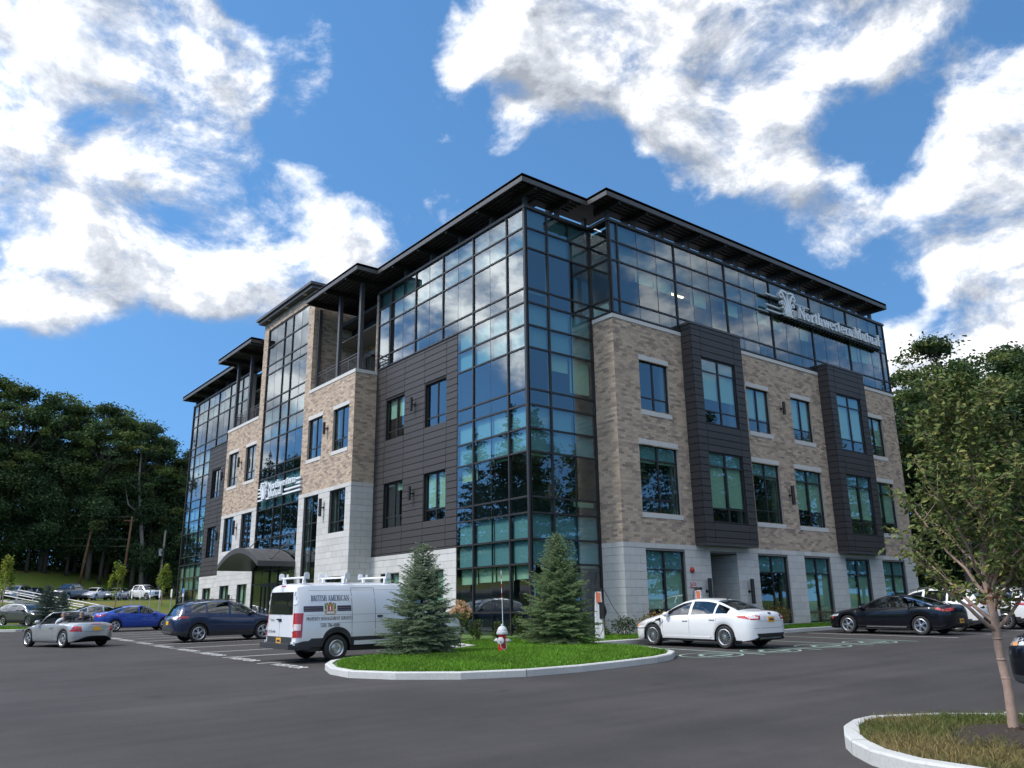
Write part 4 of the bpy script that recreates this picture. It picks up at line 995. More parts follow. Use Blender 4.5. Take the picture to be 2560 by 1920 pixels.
# ------------------------------------------------------------------ vehicles
GN = Vector((-.0122, -.0102, 1)).normalized()
def on_ground(o, x, y, heading, z=None, flat=False):
    h = Vector((math.cos(heading), math.sin(heading), 0)); n = Vector((0, 0, 1)) if flat else GN
    X = (h-n*h.dot(n)).normalized(); Y = n.cross(X)
    o.matrix_world = Matrix(((X.x, Y.x, n.x, x), (X.y, Y.y, n.y, y), (X.z, Y.z, n.z, gz(x, y)+.005 if z is None else z), (0, 0, 0, 1)))
class Car:
    """lofted car body: local x forward from the nose (x = 0) to the tail (x = -L), y left, z up"""
    def __init__(s, P):
        s.P = P; L = P['L']; s.fx = [-P['fo'], -P['fo']-P['wb']]; r = P['r']; s.Ra = r+P.get('gap', .055); s.zc = r
        s.top = pchip(P['top']); s.belt = pchip(P['belt']); s.wr = pchip(P['wr']); s.zb = pchip(P['zb']); s.W = P['W']/2; s.sill = P.get('sill', .30)
        st = set(); N = P.get('N', 46)
        for q in np.linspace(.5, L-.4, N): st.add(round(q, 3))
        for q in (0, .006, .025, .06, .12, .2, .3, .4): st.add(q)
        for q in (0, .006, .02, .05, .1, .17, .27): st.add(round(L-q, 3))
        for xc in (P['fo'], P['fo']+P['wb']):
            for a in range(0, 181, 15): st.add(round(xc+s.Ra*math.cos(R(a)), 3))
            st.add(round(xc+s.Ra+.012, 3)); st.add(round(xc-s.Ra-.012, 3))
        for q in P['cuts']: st.add(q)
        s.st = []
        for q in sorted(st):
            if 0 <= q <= L and (not s.st or q-s.st[-1] > .0045 or q in P['cuts']):
                if s.st and q-s.st[-1] < .0045 and s.st[-1] not in P['cuts'] and len(s.st) > 1: s.st.pop()
                s.st.append(q)
        s.rows = [s.section(q) for q in s.st]; s.nr = len(s.rows[0])
    def endk(s, q):
        P = s.P; Lf, nf = P.get('nose', (.75, 3.2)); Lr, nr_ = P.get('tail', (.55, 3.6)); k = 1.
        if q < Lf: k *= max(0, 1-(1-q/Lf)**nf)**(1/nf)
        d = P['L']-q
        if d < Lr: k *= max(0, 1-(1-d/Lr)**nr_)**(1/nr_)
        return k
    def section(s, q):
        P = s.P; k = s.endk(q); Wd = s.W*k; zb = s.zb(q); zl = max(s.sill, zb+.02) if .5 < q < P['L']-.4 else zb+.02
        arch = False
        for xc in (P['fo'], P['fo']+P['wb']):
            d = abs(q-xc)
            if d <= s.Ra+.001: zl = max(zl, s.zc+math.sqrt(max(0, s.Ra**2-d*d))); arch = True
        zt = s.top(q); zbelt = min(s.belt(q), zt-.02); zl = min(zl, zbelt-.06)
        yi = max(0, Wd-.30) if arch else Wd*.93
        f = P.get('side', [(0, .955), (.18, .985), (.42, 1.0), (.68, .995), (.86, .985), (1, .945)])
        pts = [(0, zb), (yi*.6, zb), (yi, zb), (yi, zl)]
        for t, w in f:
            fl = 1.0
            if arch and t < .4: fl = 1.008
            pts.append((Wd*w*fl, zl+(zbelt-zl)*t))
        wr = min(s.wr(q)*k, Wd*.95); gh = zt-zbelt; cr = min(P.get('crown', .055), gh*.5); zr = zt-cr; yb = pts[-1][0]
        bow = .035*min(1, gh/.3)
        lerp = lambda t: (yb+(wr-yb)*t+bow*math.sin(PI*t), zbelt+(zr-zbelt)*t)
        pts += [lerp(.07), lerp(.5), lerp(.90), lerp(1.0)]
        pts += [(wr*.93, zr+cr*.35), (wr*.62, zr+cr*.78), (wr*.3, zr+cr*.96), (0, zt)]
        return pts
    # row indices: 0-3 under, 3-4 well lip, 4..9 side, 9 belt, 10,11,12 window, 13 rail, 14.. roof
    def build(s, name, label, group=None, paint_m=None, glass=None):
        P = s.P; root = thing(name, label, P.get('cat', 'car'), group=group); s.root = root
        V = []; nst = len(s.st); nr = s.nr
        for q, pts in zip(s.st, s.rows):
            V += [(-q, y, z) for y, z in pts]
        for q, pts in zip(s.st, s.rows): V += [(-q, -y, z) for y, z in pts]
        off = nst*nr; cats = {}
        win = P['win']; nb = s.nr
        belt_i = 3+len(P.get('side', [0]*6)); w0, w1, w2 = belt_i+1, belt_i+2, belt_i+3
        for i in range(nst-1):
            m = (s.st[i]+s.st[i+1])/2
            for j in range(nr-1):
                for sd in (0, 1):
                    o = off*sd; a, b_, c, d = o+i*nr+j, o+(i+1)*nr+j, o+(i+1)*nr+j+1, o+i*nr+j+1
                    f = (a, d, c, b_) if sd == 0 else (a, b_, c, d)
                    cat = 'body'
                    if j < 3: cat = 'under'
                    elif j == 3: cat = 'under'
                    elif j < belt_i:
                        for nme, (d0, d1) in P.get('doors', {}).items():
                            if d0 <= m <= d1 and s.rows[i][4][1] < s.sill+.3: cat = nme+'LR'[sd]
                        if P.get('clad') and j < 4+P['clad']: cat = 'clad'
                    elif j in (w0, w1) or (j == belt_i and False):
                        for k, (a0, a1) in enumerate(win):
                            if a0 <= m <= a1: cat = 'w%d%s' % (k, 'LR'[sd])
                    elif j >= w2+1:
                        if 'ws' in P and P['ws'][0] <= m <= P['ws'][1] and j >= w2+2: cat = 'windshield'
                        elif 'bl' in P and P['bl'][0] <= m <= P['bl'][1] and j >= w2+2: cat = 'rear_window'
                        elif 'ws' in P and m < P['ws'][0] and m > .25: cat = 'hood'
                        elif 'open' in P and P['open'][0] <= m <= P['open'][1]: cat = 'hole'
                    if cat not in ('under', 'hole') and j >= belt_i and 'open' in P and P['open'][0] <= m <= P['open'][1] and j >= w0: cat = 'hole'
                    cats.setdefault(cat, []).append(f)
        s.bvh = BVHTree.FromPolygons(V, [f for fs in cats.values() for f in fs])
        pm = paint_m or P['paint']; parts = {}
        def mk(nm, fs, m, parent):
            used = sorted({i for f in fs for i in f}); mp = {u: k for k, u in enumerate(used)}
            # weld the two halves on the centre line
            me = bpy.data.meshes.new(nm); me.from_pydata([V[u] for u in used], [], [tuple(mp[i] for i in f) for f in fs]); me.materials.append(m)
            bm = bmesh.new(); bm.from_mesh(me); bmesh.ops.remove_doubles(bm, verts=bm.verts, dist=.0004); bmesh.ops.dissolve_degenerate(bm, edges=bm.edges, dist=.0003); bmesh.ops.recalc_face_normals(bm, faces=bm.faces); bm.to_mesh(me); bm.free()
            me.polygons.foreach_set('use_smooth', np.ones(len(me.polygons), bool)); me.set_sharp_from_angle(angle=R(P.get('sharp', 38))); me.update()
            return link(nm, me, parent)
        nm = {'body': ('body', pm), 'under': ('underbody', black_m), 'hood': ('hood', pm), 'windshield': ('windshield', clear_m), 'rear_window': ('rear_window', clear_m), 'clad': ('cladding', P.get('cladm', van_clad))}
        for cat, fs in cats.items():
            if cat == 'hole': continue
            if cat in nm: parts[cat] = mk(nm[cat][0], fs, nm[cat][1], root)
            elif cat[0] == 'w' and cat[1].isdigit(): parts[cat] = mk('side_window', fs, glass or clear_m, root)
            else: parts[cat] = mk('door', fs, pm, root)
        s.parts = parts
        s.wheels(); s.interior(); s.details(pm); return root
    def hit(s, o, d):
        h = s.bvh.ray_cast(Vector(o), Vector(d)); return h
    def patch(s, name, m, pts, ang, parent=None, off=.004, nu=5, nv=4, thick=True):
        """four corners (u, z) seen from direction ang (degrees; 0 = looking forward at the tail, 90 = at the left side, 180 = at the nose) laid on the body"""
        a = R(ang); look = Vector((math.cos(a), -math.sin(a), 0)); ax = Vector((math.sin(a), math.cos(a), 0)); C = Vector((-s.P['L']/2, 0, 0)); G = []
        (p0, p1, p2, p3) = [np.array(p, float) for p in pts]; last = None
        for j in range(nv+1):
            for i in range(nu+1):
                u, v = i/nu, j/nv; q = (p0*(1-u)+p1*u)*(1-v)+(p3*(1-u)+p2*u)*v
                org = C+ax*q[0]+Vector((0, 0, q[1]))-look*8; h = s.hit(org, look)
                if h[0] is None:
                    if last is None: G.append(None); continue
                    G.append(last.copy()); continue
                last = h[0]-look*off; G.append(last.copy())
        fst = next((g for g in G if g is not None), Vector((0, 0, 0))); G = [g if g is not None else fst for g in G]
        F = [(j*(nu+1)+i, j*(nu+1)+i+1, (j+1)*(nu+1)+i+1, (j+1)*(nu+1)+i) for j in range(nv) for i in range(nu)]
        b = MB(); b._add(G, F)
        if thick:
            n = len(G); per = [i for i in range(nu)]+[j*(nu+1)+nu for j in range(nv)]+[nv*(nu+1)+i for i in range(nu, 0, -1)]+[j*(nu+1) for j in range(nv, 0, -1)]
            back = [G[i]+look*(off+.012) for i in per]; k = len(per); base = len(b.v); b.v += [tuple(x) for x in back]
            for i in range(k): b.f.append((per[i], per[(i+1) % k], base+(i+1) % k, base+i)); b.c.append(None); b.mi.append(0)
        return b.build(name, m, parent or s.root, smooth=True, angle=35)
    def seam(s, pts, ang, w=.008, m=None, name='seam', off=.0015):
        a = R(ang); look = Vector((math.cos(a), -math.sin(a), 0)); ax = Vector((math.sin(a), math.cos(a), 0)); C = Vector((-s.P['L']/2, 0, 0)); b = MB(); P3 = []
        for (p, q) in zip(pts[:-1], pts[1:]):
            n = max(2, int(math.hypot(q[0]-p[0], q[1]-p[1])/.09))
            for k in range(n): P3.append((p[0]+(q[0]-p[0])*k/n, p[1]+(q[1]-p[1])*k/n))
        P3.append(pts[-1])
        for p, q in zip(P3[:-1], P3[1:]):
            d = Vector((q[0]-p[0], q[1]-p[1])).normalized(); nn = Vector((-d.y, d.x))*w/2; quad = []
            for (u, z, sg) in ((p[0], p[1], -1), (q[0], q[1], -1), (q[0], q[1], 1), (p[0], p[1], 1)):
                h = s.hit(C+ax*(u+nn.x*sg)+Vector((0, 0, z+nn.y*sg))-look*8, look)
                if h[0] is None: break
                quad.append(h[0]-look*off)
            if len(quad) == 4: b.quad(*quad)
        if b.f: return b.build(name, m or gap_m, s.root)
    def wheels(s):
        P = s.P; r = P['r']; w = .215; rr = P.get('rim_r', r*.70); key = (round(r, 3), P.get('spokes', 5), P.get('twin', False), P.get('steel', False), P.get('rimm', rim_m).name)
        if key not in _wheel:
            t = MB(); t.lathe([(rr, -w/2+.01), (rr+.012, -w/2), (r-.035, -w/2-.002), (r-.008, -w/2+.028), (r, -w/2+.06), (r, w/2-.06), (r-.008, w/2-.028), (r-.035, w/2+.002), (rr+.012, w/2), (rr, w/2-.01)], 36, axis='y'); tyre = t.mesh('tyre', rubber_m, angle=50)
            d = MB(); d.lathe([(rr+.002, w/2-.004), (rr-.012, w/2+.002), (rr-.028, w/2-.012), (rr-.04, w/2-.05), (rr-.05, -w/2+.02), (rr*.98, -w/2+.01)], 36, axis='y')
            if P.get('steel'):
                d.lathe([(rr-.03, w/2-.03), (rr*.78, w/2-.075), (rr*.62, w/2-.02), (rr*.40, w/2-.035), (rr*.36, w/2+.01), (.0, w/2+.012)], 28, axis='y')
            else:
                n = P.get('spokes', 5)
                for k in range(n):
                    for dd in ((-.5, .5) if P.get('twin') else (0,)):
                        a = 2*PI*k/n+dd*(1.0/n)*1.6; sw = rr*((.62/n+.004) if n > 8 else (.75/n+.01)) if not P.get('twin') else rr*.062
                        c, q = math.cos(a), math.sin(a); px, pz = -q, c; r0, r1 = rr*.18, rr-.02
                        v = []
                        for (rad, wd, y0) in ((r0, sw*.8, w/2-.012), (r1, sw, w/2-.016)):
                            for sgn in (-1, 1): v.append((c*rad+px*wd*sgn, y0, q*rad+pz*wd*sgn))
                        v = [v[0], v[1], v[3], v[2]]; d.hexa([*v, *[(x, y-.035, z) for x, y, z in v]])
                d.lathe([(rr*.26, w/2-.03), (rr*.24, w/2-.004), (rr*.13, w/2+.002), (0, w/2+.002)], 18, axis='y')
            rim = d.mesh('rim', P.get('rimm', rim_m), angle=40)
            bk = MB(); bk.lathe([(rr-.03, -.02), (0, -.02)], 24, axis='y'); bk.lathe([(rr*.55, .005), (rr*.55, .02), (0.0, .02)], 20, axis='y'); _wheel[key] = (tyre, rim, bk.mesh('brake', rimdark_m))
        tyre, rim, bk = _wheel[key]; yo = s.W-w/2-.012
        for x in s.fx:
            for sg in (1, -1):
                e = link('wheel', tyre, s.root, (x, sg*yo, r), (0, 0, 0 if sg > 0 else PI)); link('rim', rim, e); link('brake', bk, e)
    def interior(s):
        P = s.P
        if 'seats' not in P: return
        b = MB(); zf = .38; hw = s.W*.80; x0, x1 = -P['cab'][0], -P['cab'][1]; zs = P.get('seat_z', .95)
        b.box(x1, x0, -hw, hw, zf-.1, zf); b.box(x0-.35, x0+.05, -hw, hw, zf, zs-.04)
        o = b.build('interior', black_m, s.root)
        for x in P['seats']:
            for y in (-.36, .36):
                k = MB(); k.box(-x-.25, -x+.25, y-.24, y+.24, zf, zf+.24)
                k.hexa([(-x-.20, y-.22, zf+.2), (-x-.20, y+.22, zf+.2), (-x-.38, y+.20, zs-.05), (-x-.38, y-.20, zs-.05), (-x-.30, y-.22, zf+.2), (-x-.30, y+.22, zf+.2), (-x-.46, y+.20, zs-.05), (-x-.46, y-.20, zs-.05)])
                k.box(-x-.47, -x-.38, y-.13, y+.13, zs, zs+.17); k.build('seat', P.get('seatm', seat_m), s.root)
    def details(s, pm):
        P = s.P; L = P['L']; c = L/2; W_ = s.W
        sx = lambda q: c-q           # station -> u for the left side view (u grows forward)
        for sgn, ang in ((1, 90), (-1, -90)):
            # ang 90: ax = +x ; ang -90: ax = -x
            U = (lambda q: sx(q)) if sgn > 0 else (lambda q: -sx(q))
            for nme, (d0, d1) in P.get('doors', {}).items():
                zlo, zhi = s.sill+.06, s.belt((d0+d1)/2)-.01
                for q in (d0, d1): s.seam([(U(q), zlo+.03), (U(q), s.belt(q)-.01)], ang)
                s.seam([(U(d0), zlo), (U(d1), zlo)], ang)
                if P.get('handles', True):
                    hq = d1-.16; hz = s.belt(hq)-.13
                    s.patch('handle', pm if not P.get('hblack') else black_m, [(U(hq-.10)-.0, hz-.016), (U(hq+.10), hz-.016), (U(hq+.10), hz+.016), (U(hq-.10), hz+.016)] if sgn > 0 else [(U(hq+.10), hz-.016), (U(hq-.10), hz-.016), (U(hq-.10), hz+.016), (U(hq+.10), hz+.016)], ang, off=.03, nu=4, nv=1)
            for q0, q1, t, m in P.get('trim', []):
                n = 10; s.seam([(U(q0+(q1-q0)*k/n), t(q0+(q1-q0)*k/n)) for k in range(n+1)], ang, w=.022, m=m, name='trim', off=.004)
            if 'mirror' in P:
                q, z = P['mirror']; y = sgn*(W_*.93); b = MB()
                prof = [(.0, .0), (.05, .075), (.10, .095), (.15, .085), (.19, .04), (.2, 0)]
                for i in range(len(prof)-1):
                    for k in range(10):
                        def pt(pr, kk): 
                            a = 2*PI*kk/10; return (-q+.1-pr[0], y+sgn*(.02+.10)+pr[1]*1.15*math.cos(a), z+pr[1]*.85*math.sin(a))
                        b.quad(pt(prof[i], k), pt(prof[i], k+1), pt(prof[i+1], k+1), pt(prof[i+1], k))
                b.bar((-q, y-sgn*.06, z-.05), (-q-.02, y+sgn*.08, z-.02), .05, .03); b.build('mirror', P.get('mirm', pm), s.root, smooth=True)
        for item in P.get('patches', []):
            nm, m, pts, ang = item[:4]; kw = item[4] if len(item) > 4 else {}
            s.patch(nm, m, pts, ang, **kw)
            if kw.get('_') is None and abs(ang) not in (0, 180):   # mirror to the other side
                kw2 = dict(kw); s.patch(nm, m, [(-u, z) for u, z in (pts[1], pts[0], pts[3], pts[2])], -ang, **kw2)
        for item in P.get('sym', []):                              # pairs on the tail or nose
            nm, m, pts, ang = item[:4]; kw = item[4] if len(item) > 4 else {}
            s.patch(nm, m, pts, ang, **kw); s.patch(nm, m, [(-u, z) for u, z in (pts[1], pts[0], pts[3], pts[2])], ang, **kw)
_wheel = {}
van_clad = van_blk = MATS['van_cladding']
def sideU(L): return lambda q: L/2-q
# --- white hybrid sedan on the charger
Lq = 4.87; u = sideU(Lq)
SEDAN = dict(L=4.87, W=1.852, fo=.97, wb=2.85, r=.335, gap=.045, N=60, sill=.255,
    top=[(0, .60), (.04, .665), (.2, .77), (.6, .875), (1.12, .985), (1.28, 1.03), (1.9, 1.31), (2.2, 1.41), (2.65, 1.468), (3.0, 1.46), (3.4, 1.395), (3.9, 1.235), (4.28, 1.115), (4.6, 1.085), (4.78, 1.055), (4.835, .99), (4.87, .85)],
    belt=[(0, .58), (.4, .70), (1.1, .86), (1.8, .915), (3, .955), (3.9, 1.0), (4.5, .99), (4.87, .83)],
    wr=[(0, .55), (.5, .70), (1.2, .735), (1.7, .66), (2.1, .60), (2.8, .565), (3.4, .57), (3.95, .64), (4.3, .70), (4.87, .62)],
    zb=[(0, .34), (.05, .26), (.25, .20), (.7, .19), (4.2, .20), (4.75, .27), (4.87, .38)],
    cuts=[1.26, 1.2, 1.55, 1.95, 2.46, 2.56, 3.50, 3.58, 3.95, 3.38, 4.24, 3.43], win=[(1.55, 2.46), (2.56, 3.43), (3.50, 3.95)], ws=(1.26, 2.02), bl=(3.38, 4.20),
    doors={'door_front': (1.42, 2.5), 'door_rear': (2.5, 3.55)}, seats=[2.2, 3.1], cab=(1.3, 3.9), paint=white_paint, mirror=(1.62, .98), spokes=15, crown=.05,
    trim=[(1.5, 3.98, lambda q: 0, None)][:0],
    patches=[('headlight', head_m, [(u(.62), .64), (u(.16), .60), (u(.12), .70), (u(.70), .77)], 90, dict(nu=6)), ('side_marker', amber_m, [(u(.42), .62), (u(.24), .60), (u(.22), .68), (u(.45), .70)], 90, dict(nu=3, nv=2, off=.009)),
             ('taillight', tail_m, [(u(4.865), .83), (u(4.36), .90), (u(4.30), .94), (u(4.865), .99)], 90, dict(nu=6)),
             ('sill_trim', white_paint, [(u(3.3), .265), (u(1.45), .265), (u(1.45), .33), (u(3.3), .33)], 90, dict(nu=8, nv=1, off=.012))],
    sym=[('taillight', tail_m, [(.50, .835), (.86, .835), (.90, .99), (.47, .955)], 0, dict(nu=6)), ('taillight', tailw_m, [(.56, .875), (.84, .875), (.84, .945), (.56, .925)], 0, dict(nu=5, off=.010)), ('headlight', head_m, [(.50, .60), (.84, .62), (.84, .74), (.50, .69)], 180, dict(nu=5)), ('fog_light', black_m, [(.52, .32), (.76, .34), (.76, .43), (.52, .41)], 180, {})])
SEDAN['mud'] = True
def rear_kit(s, zplate=.86, lower=True, badge=True, pl=.155):
    s.patch('licence_plate', plate_m, [(-pl, zplate-.075), (pl, zplate-.075), (pl, zplate+.075), (-pl, zplate+.075)], 0, off=.014, nu=3, nv=2)
    b = s.patch('plate_number', navy_m, [(-pl*.7, zplate-.028), (pl*.7, zplate-.028), (pl*.7, zplate+.026), (-pl*.7, zplate+.026)], 0, off=.019, nu=6, nv=1, thick=False)
    if lower:
        s.patch('valance', black_m, [(-.62, .36), (.62, .36), (.66, .45), (-.66, .45)], 0, off=.01, nu=12, nv=2)
        s.patch('reflector', rim_m, [(-.5, .285), (.5, .285), (.52, .34), (-.52, .34)], 0, off=.012, nu=10, nv=1)
    if badge: s.patch('badge', navy_m, [(-.06, zplate+.155), (.06, zplate+.155), (.06, zplate+.20), (-.06, zplate+.20)], 0, off=.012, nu=3, nv=2)
def trunk_seams(s, w, z0, z1):
    s.seam([(-w, z1), (-w*.96, z0), (w*.96, z0), (w, z1)], 0)
    s.seam([(-s.W*.9, z0-.2), (s.W*.9, z0-.2)], 0)
def nose_kit(s, grille=(.52, .36, .56), m=None):
    w, z0, z1 = grille
    s.patch('grille', black_m, [(-w, z0), (w, z0), (w*1.05, z1), (-w*1.05, z1)], 180, off=.006, nu=12, nv=4)
    for k in range(4): s.patch('grille_bar', m or chrome_m, [(-w*.95, z0+(z1-z0)*(k+.5)/4-.008), (w*.95, z0+(z1-z0)*(k+.5)/4-.008), (w*.95, z0+(z1-z0)*(k+.5)/4+.008), (-w*.95, z0+(z1-z0)*(k+.5)/4+.008)], 180, off=.014, nu=12, nv=1)
    s.patch('air_intake', black_m, [(-.5, .22), (.5, .22), (.55, .31), (-.55, .31)], 180, off=.006, nu=10, nv=2)
def copy_car(src, name, label, paint_m, group=None):
    """a copy of a finished car with copies of its parts and their sub-parts"""
    r = src.copy(); COL.objects.link(r); r.name = name; r['label'] = label
    if group: r['group'] = group
    old = src['paint_name'] if 'paint_name' in src else None
    def rec(o, p):
        for ch in list(o.children):
            c = ch.copy(); COL.objects.link(c); c.parent = p
            if c.data and old and len(c.data.materials) and c.data.materials[0] and c.data.materials[0].name == old:
                if (c.data.name, paint_m.name) not in _rep:
                    d = c.data.copy(); d.materials[0] = paint_m; _rep[(c.data.name, paint_m.name)] = d
                c.data = _rep[(c.data.name, paint_m.name)]
            rec(ch, c)
    rec(src, r); return r
_rep = {}
def place_axle(root, P, x, y, heading, side=0, z=None, flat=False, axle='rear'):
    """put the car so its rear axle centre (offset to the side the photo shows) is at x, y"""
    h = Vector((math.cos(heading), math.sin(heading))); l = Vector((-h.y, h.x)); d = P['fo']+P['wb'] if axle == 'rear' else P['fo']
    p = Vector((x, y))+h*d-l*side*(P['W']/2-.02); on_ground(root, p.x, p.y, heading, z, flat)
ch_strip = lambda q0, q1, f, m: (q0, q1, f, m)
s1 = Car(SEDAN); white_car = s1.build('sedan', 'white sedan plugged in at the charging post by its front wing'); white_car['paint_name'] = 'white_paint'
rear_kit(s1, .84); trunk_seams(s1, .62, .80, 1.04); nose_kit(s1)
b = MB(); b.tube([(-3.35, .0, 1.41), (-3.55, .0, 1.60)], .006, 5); b.lathe([(.03, 1.41), (.02, 1.44), (0, 1.44)], 8, (-3.35, 0, 0)); b.build('antenna', black_m, white_car)
for sg in (1, -1):
    for x in s1.fx:
        b = MB(); b.box(x-.40, x-.385, sg*.72-.11, sg*.72+.11+.08*sg, .15, .36); b.build('mud_flap', black_m, white_car)
# open charging flap with the plug in it, on the left front wing
b = MB(); q = s1.hit((-1.36, 3, .80), (0, -1, 0))[0]; b.lathe([(0, .02), (.085, .02), (.085, 0), (0, 0)], 18, (q.x, q.y+.01, q.z), 'y'); b.build('charge_flap', white_paint, white_car)
PLUG = q+Vector((.14, .10, -.05))
place_axle(white_car, SEDAN, 1.21, -7.55, PI/2, 1)
bpy.context.view_layer.update(); PLUG_W = white_car.matrix_world @ (q+Vector((.03, .03, 0)))
# --- black fastback sedan
u = sideU(4.905)
BLK = dict(SEDAN); BLK.update(L=4.905, W=1.86, wb=2.85, fo=.98, r=.34, paint=black_paint, spokes=5, twin=True, rimm=rim_m,
    top=[(0, .58), (.04, .66), (.2, .77), (.7, .90), (1.25, .985), (1.4, 1.02), (2.0, 1.29), (2.35, 1.395), (2.75, 1.44), (3.1, 1.425), (3.6, 1.32), (4.1, 1.175), (4.5, 1.085), (4.72, 1.075), (4.82, 1.06), (4.875, .98), (4.905, .82)],
    cuts=[1.38, 1.3, 1.6, 2.05, 2.54, 2.62, 3.52, 3.58, 4.05, 3.45, 4.34], win=[(1.6, 2.54), (2.62, 3.52), (3.58, 4.02)], ws=(1.38, 2.12), bl=(3.45, 4.36), doors={'door_front': (1.5, 2.58), 'door_rear': (2.58, 3.62)},
    patches=[('headlight', head_m, [(u(.60), .66), (u(.14), .62), (u(.10), .68), (u(.66), .74)], 90, dict(nu=6)), ('side_marker', redprint_m, [(u(.40), .56), (u(.30), .55), (u(.30), .62), (u(.40), .63)], 90, dict(nu=3, nv=2, off=.009)),
             ('taillight', tail_m, [(u(4.90), .84), (u(4.45), .90), (u(4.42), .965), (u(4.90), .985)], 90, dict(nu=6)),
             ('sill_trim', rim_m, [(u(3.3), .265), (u(1.75), .265), (u(1.75), .295), (u(3.3), .30)], 90, dict(nu=8, nv=1, off=.012))],
    sym=[('taillight', tail_m, [(.45, .87), (.88, .84), (.90, .985), (.42, .96)], 0, dict(nu=6)), ('headlight', head_m, [(.48, .62), (.84, .63), (.84, .73), (.48, .70)], 180, dict(nu=5))],
    trim=[(1.5, 4.1, None, chrome_m)])
cz = Car({**BLK, 'trim': []}); rail = lambda c: (lambda q: c.rows[min(range(len(c.st)), key=lambda i: abs(c.st[i]-q))][3+6+4][1]-.018)
BLK['trim'] = [(1.55, 4.3, rail(cz), chrome_m)]
s2 = Car(BLK); black_car = s2.build('sedan', 'black fastback sedan with chrome window line parked near the far end of the short side')
black_car['paint_name'] = 'black_paint'; rear_kit(s2, .50, False, True); trunk_seams(s2, .6, .78, 1.04); nose_kit(s2, m=rimdark_m); place_axle(black_car, BLK, 11.35, -8.5, PI/2, 1)
# --- blue compact sedan
u = sideU(4.66)
CMP = dict(SEDAN); CMP.update(L=4.66, W=1.79, wb=2.70, fo=.93, r=.325, paint=blue_paint, spokes=5, twin=False,
    top=[(0, .60), (.04, .67), (.2, .77), (.6, .88), (1.05, .98), (1.2, 1.03), (1.8, 1.31), (2.1, 1.41), (2.5, 1.455), (2.85, 1.44), (3.3, 1.36), (3.8, 1.21), (4.15, 1.11), (4.45, 1.075), (4.58, 1.05), (4.63, .98), (4.66, .84)],
    belt=[(0, .58), (.4, .70), (1.1, .86), (1.8, .92), (3, .97), (3.7, 1.01), (4.3, .99), (4.66, .82)], wr=[(0, .52), (.5, .67), (1.2, .71), (1.7, .64), (2.1, .58), (2.7, .55), (3.3, .56), (3.8, .62), (4.1, .68), (4.66, .6)], zb=[(0, .34), (.05, .26), (.25, .20), (.7, .19), (4.0, .20), (4.55, .27), (4.66, .38)],
    cuts=[1.18, 1.1, 1.48, 1.85, 2.36, 2.44, 3.28, 3.75, 3.25, 4.1, 3.34], win=[(1.48, 2.36), (2.44, 3.28), (3.34, 3.75)], ws=(1.18, 1.92), bl=(3.25, 4.08), doors={'door_front': (1.35, 2.4), 'door_rear': (2.4, 3.38)}, seats=[2.1, 2.95], cab=(1.25, 3.7), mirror=(1.55, .98),
    patches=[('headlight', head_m, [(u(.60), .64), (u(.16), .60), (u(.12), .70), (u(.70), .77)], 90, dict(nu=6)), ('taillight', tail_m, [(u(4.655), .83), (u(4.25), .88), (u(4.18), .96), (u(4.655), .99)], 90, dict(nu=6))],
    sym=[('taillight', tail_m, [(.52, .83), (.86, .83), (.88, .98), (.5, .96)], 0, dict(nu=6)), ('headlight', head_m, [(.48, .60), (.82, .62), (.82, .74), (.48, .69)], 180, dict(nu=5)), ('fog_light', black_m, [(.5, .32), (.74, .34), (.74, .43), (.5, .41)], 180, {})], trim=[])
cz = Car(CMP); CMP['trim'] = [(1.45, 3.95, rail(cz), chrome_m)]
s3 = Car(CMP); blue_car = s3.build('sedan', 'bright blue sedan parked between the silver convertible and the dark blue crossover'); blue_car['paint_name'] = 'bright_blue_paint'
rear_kit(s3, .82); trunk_seams(s3, .6, .78, 1.03); nose_kit(s3); place_axle(blue_car, CMP, -7.49, 28.2, 0, -1)
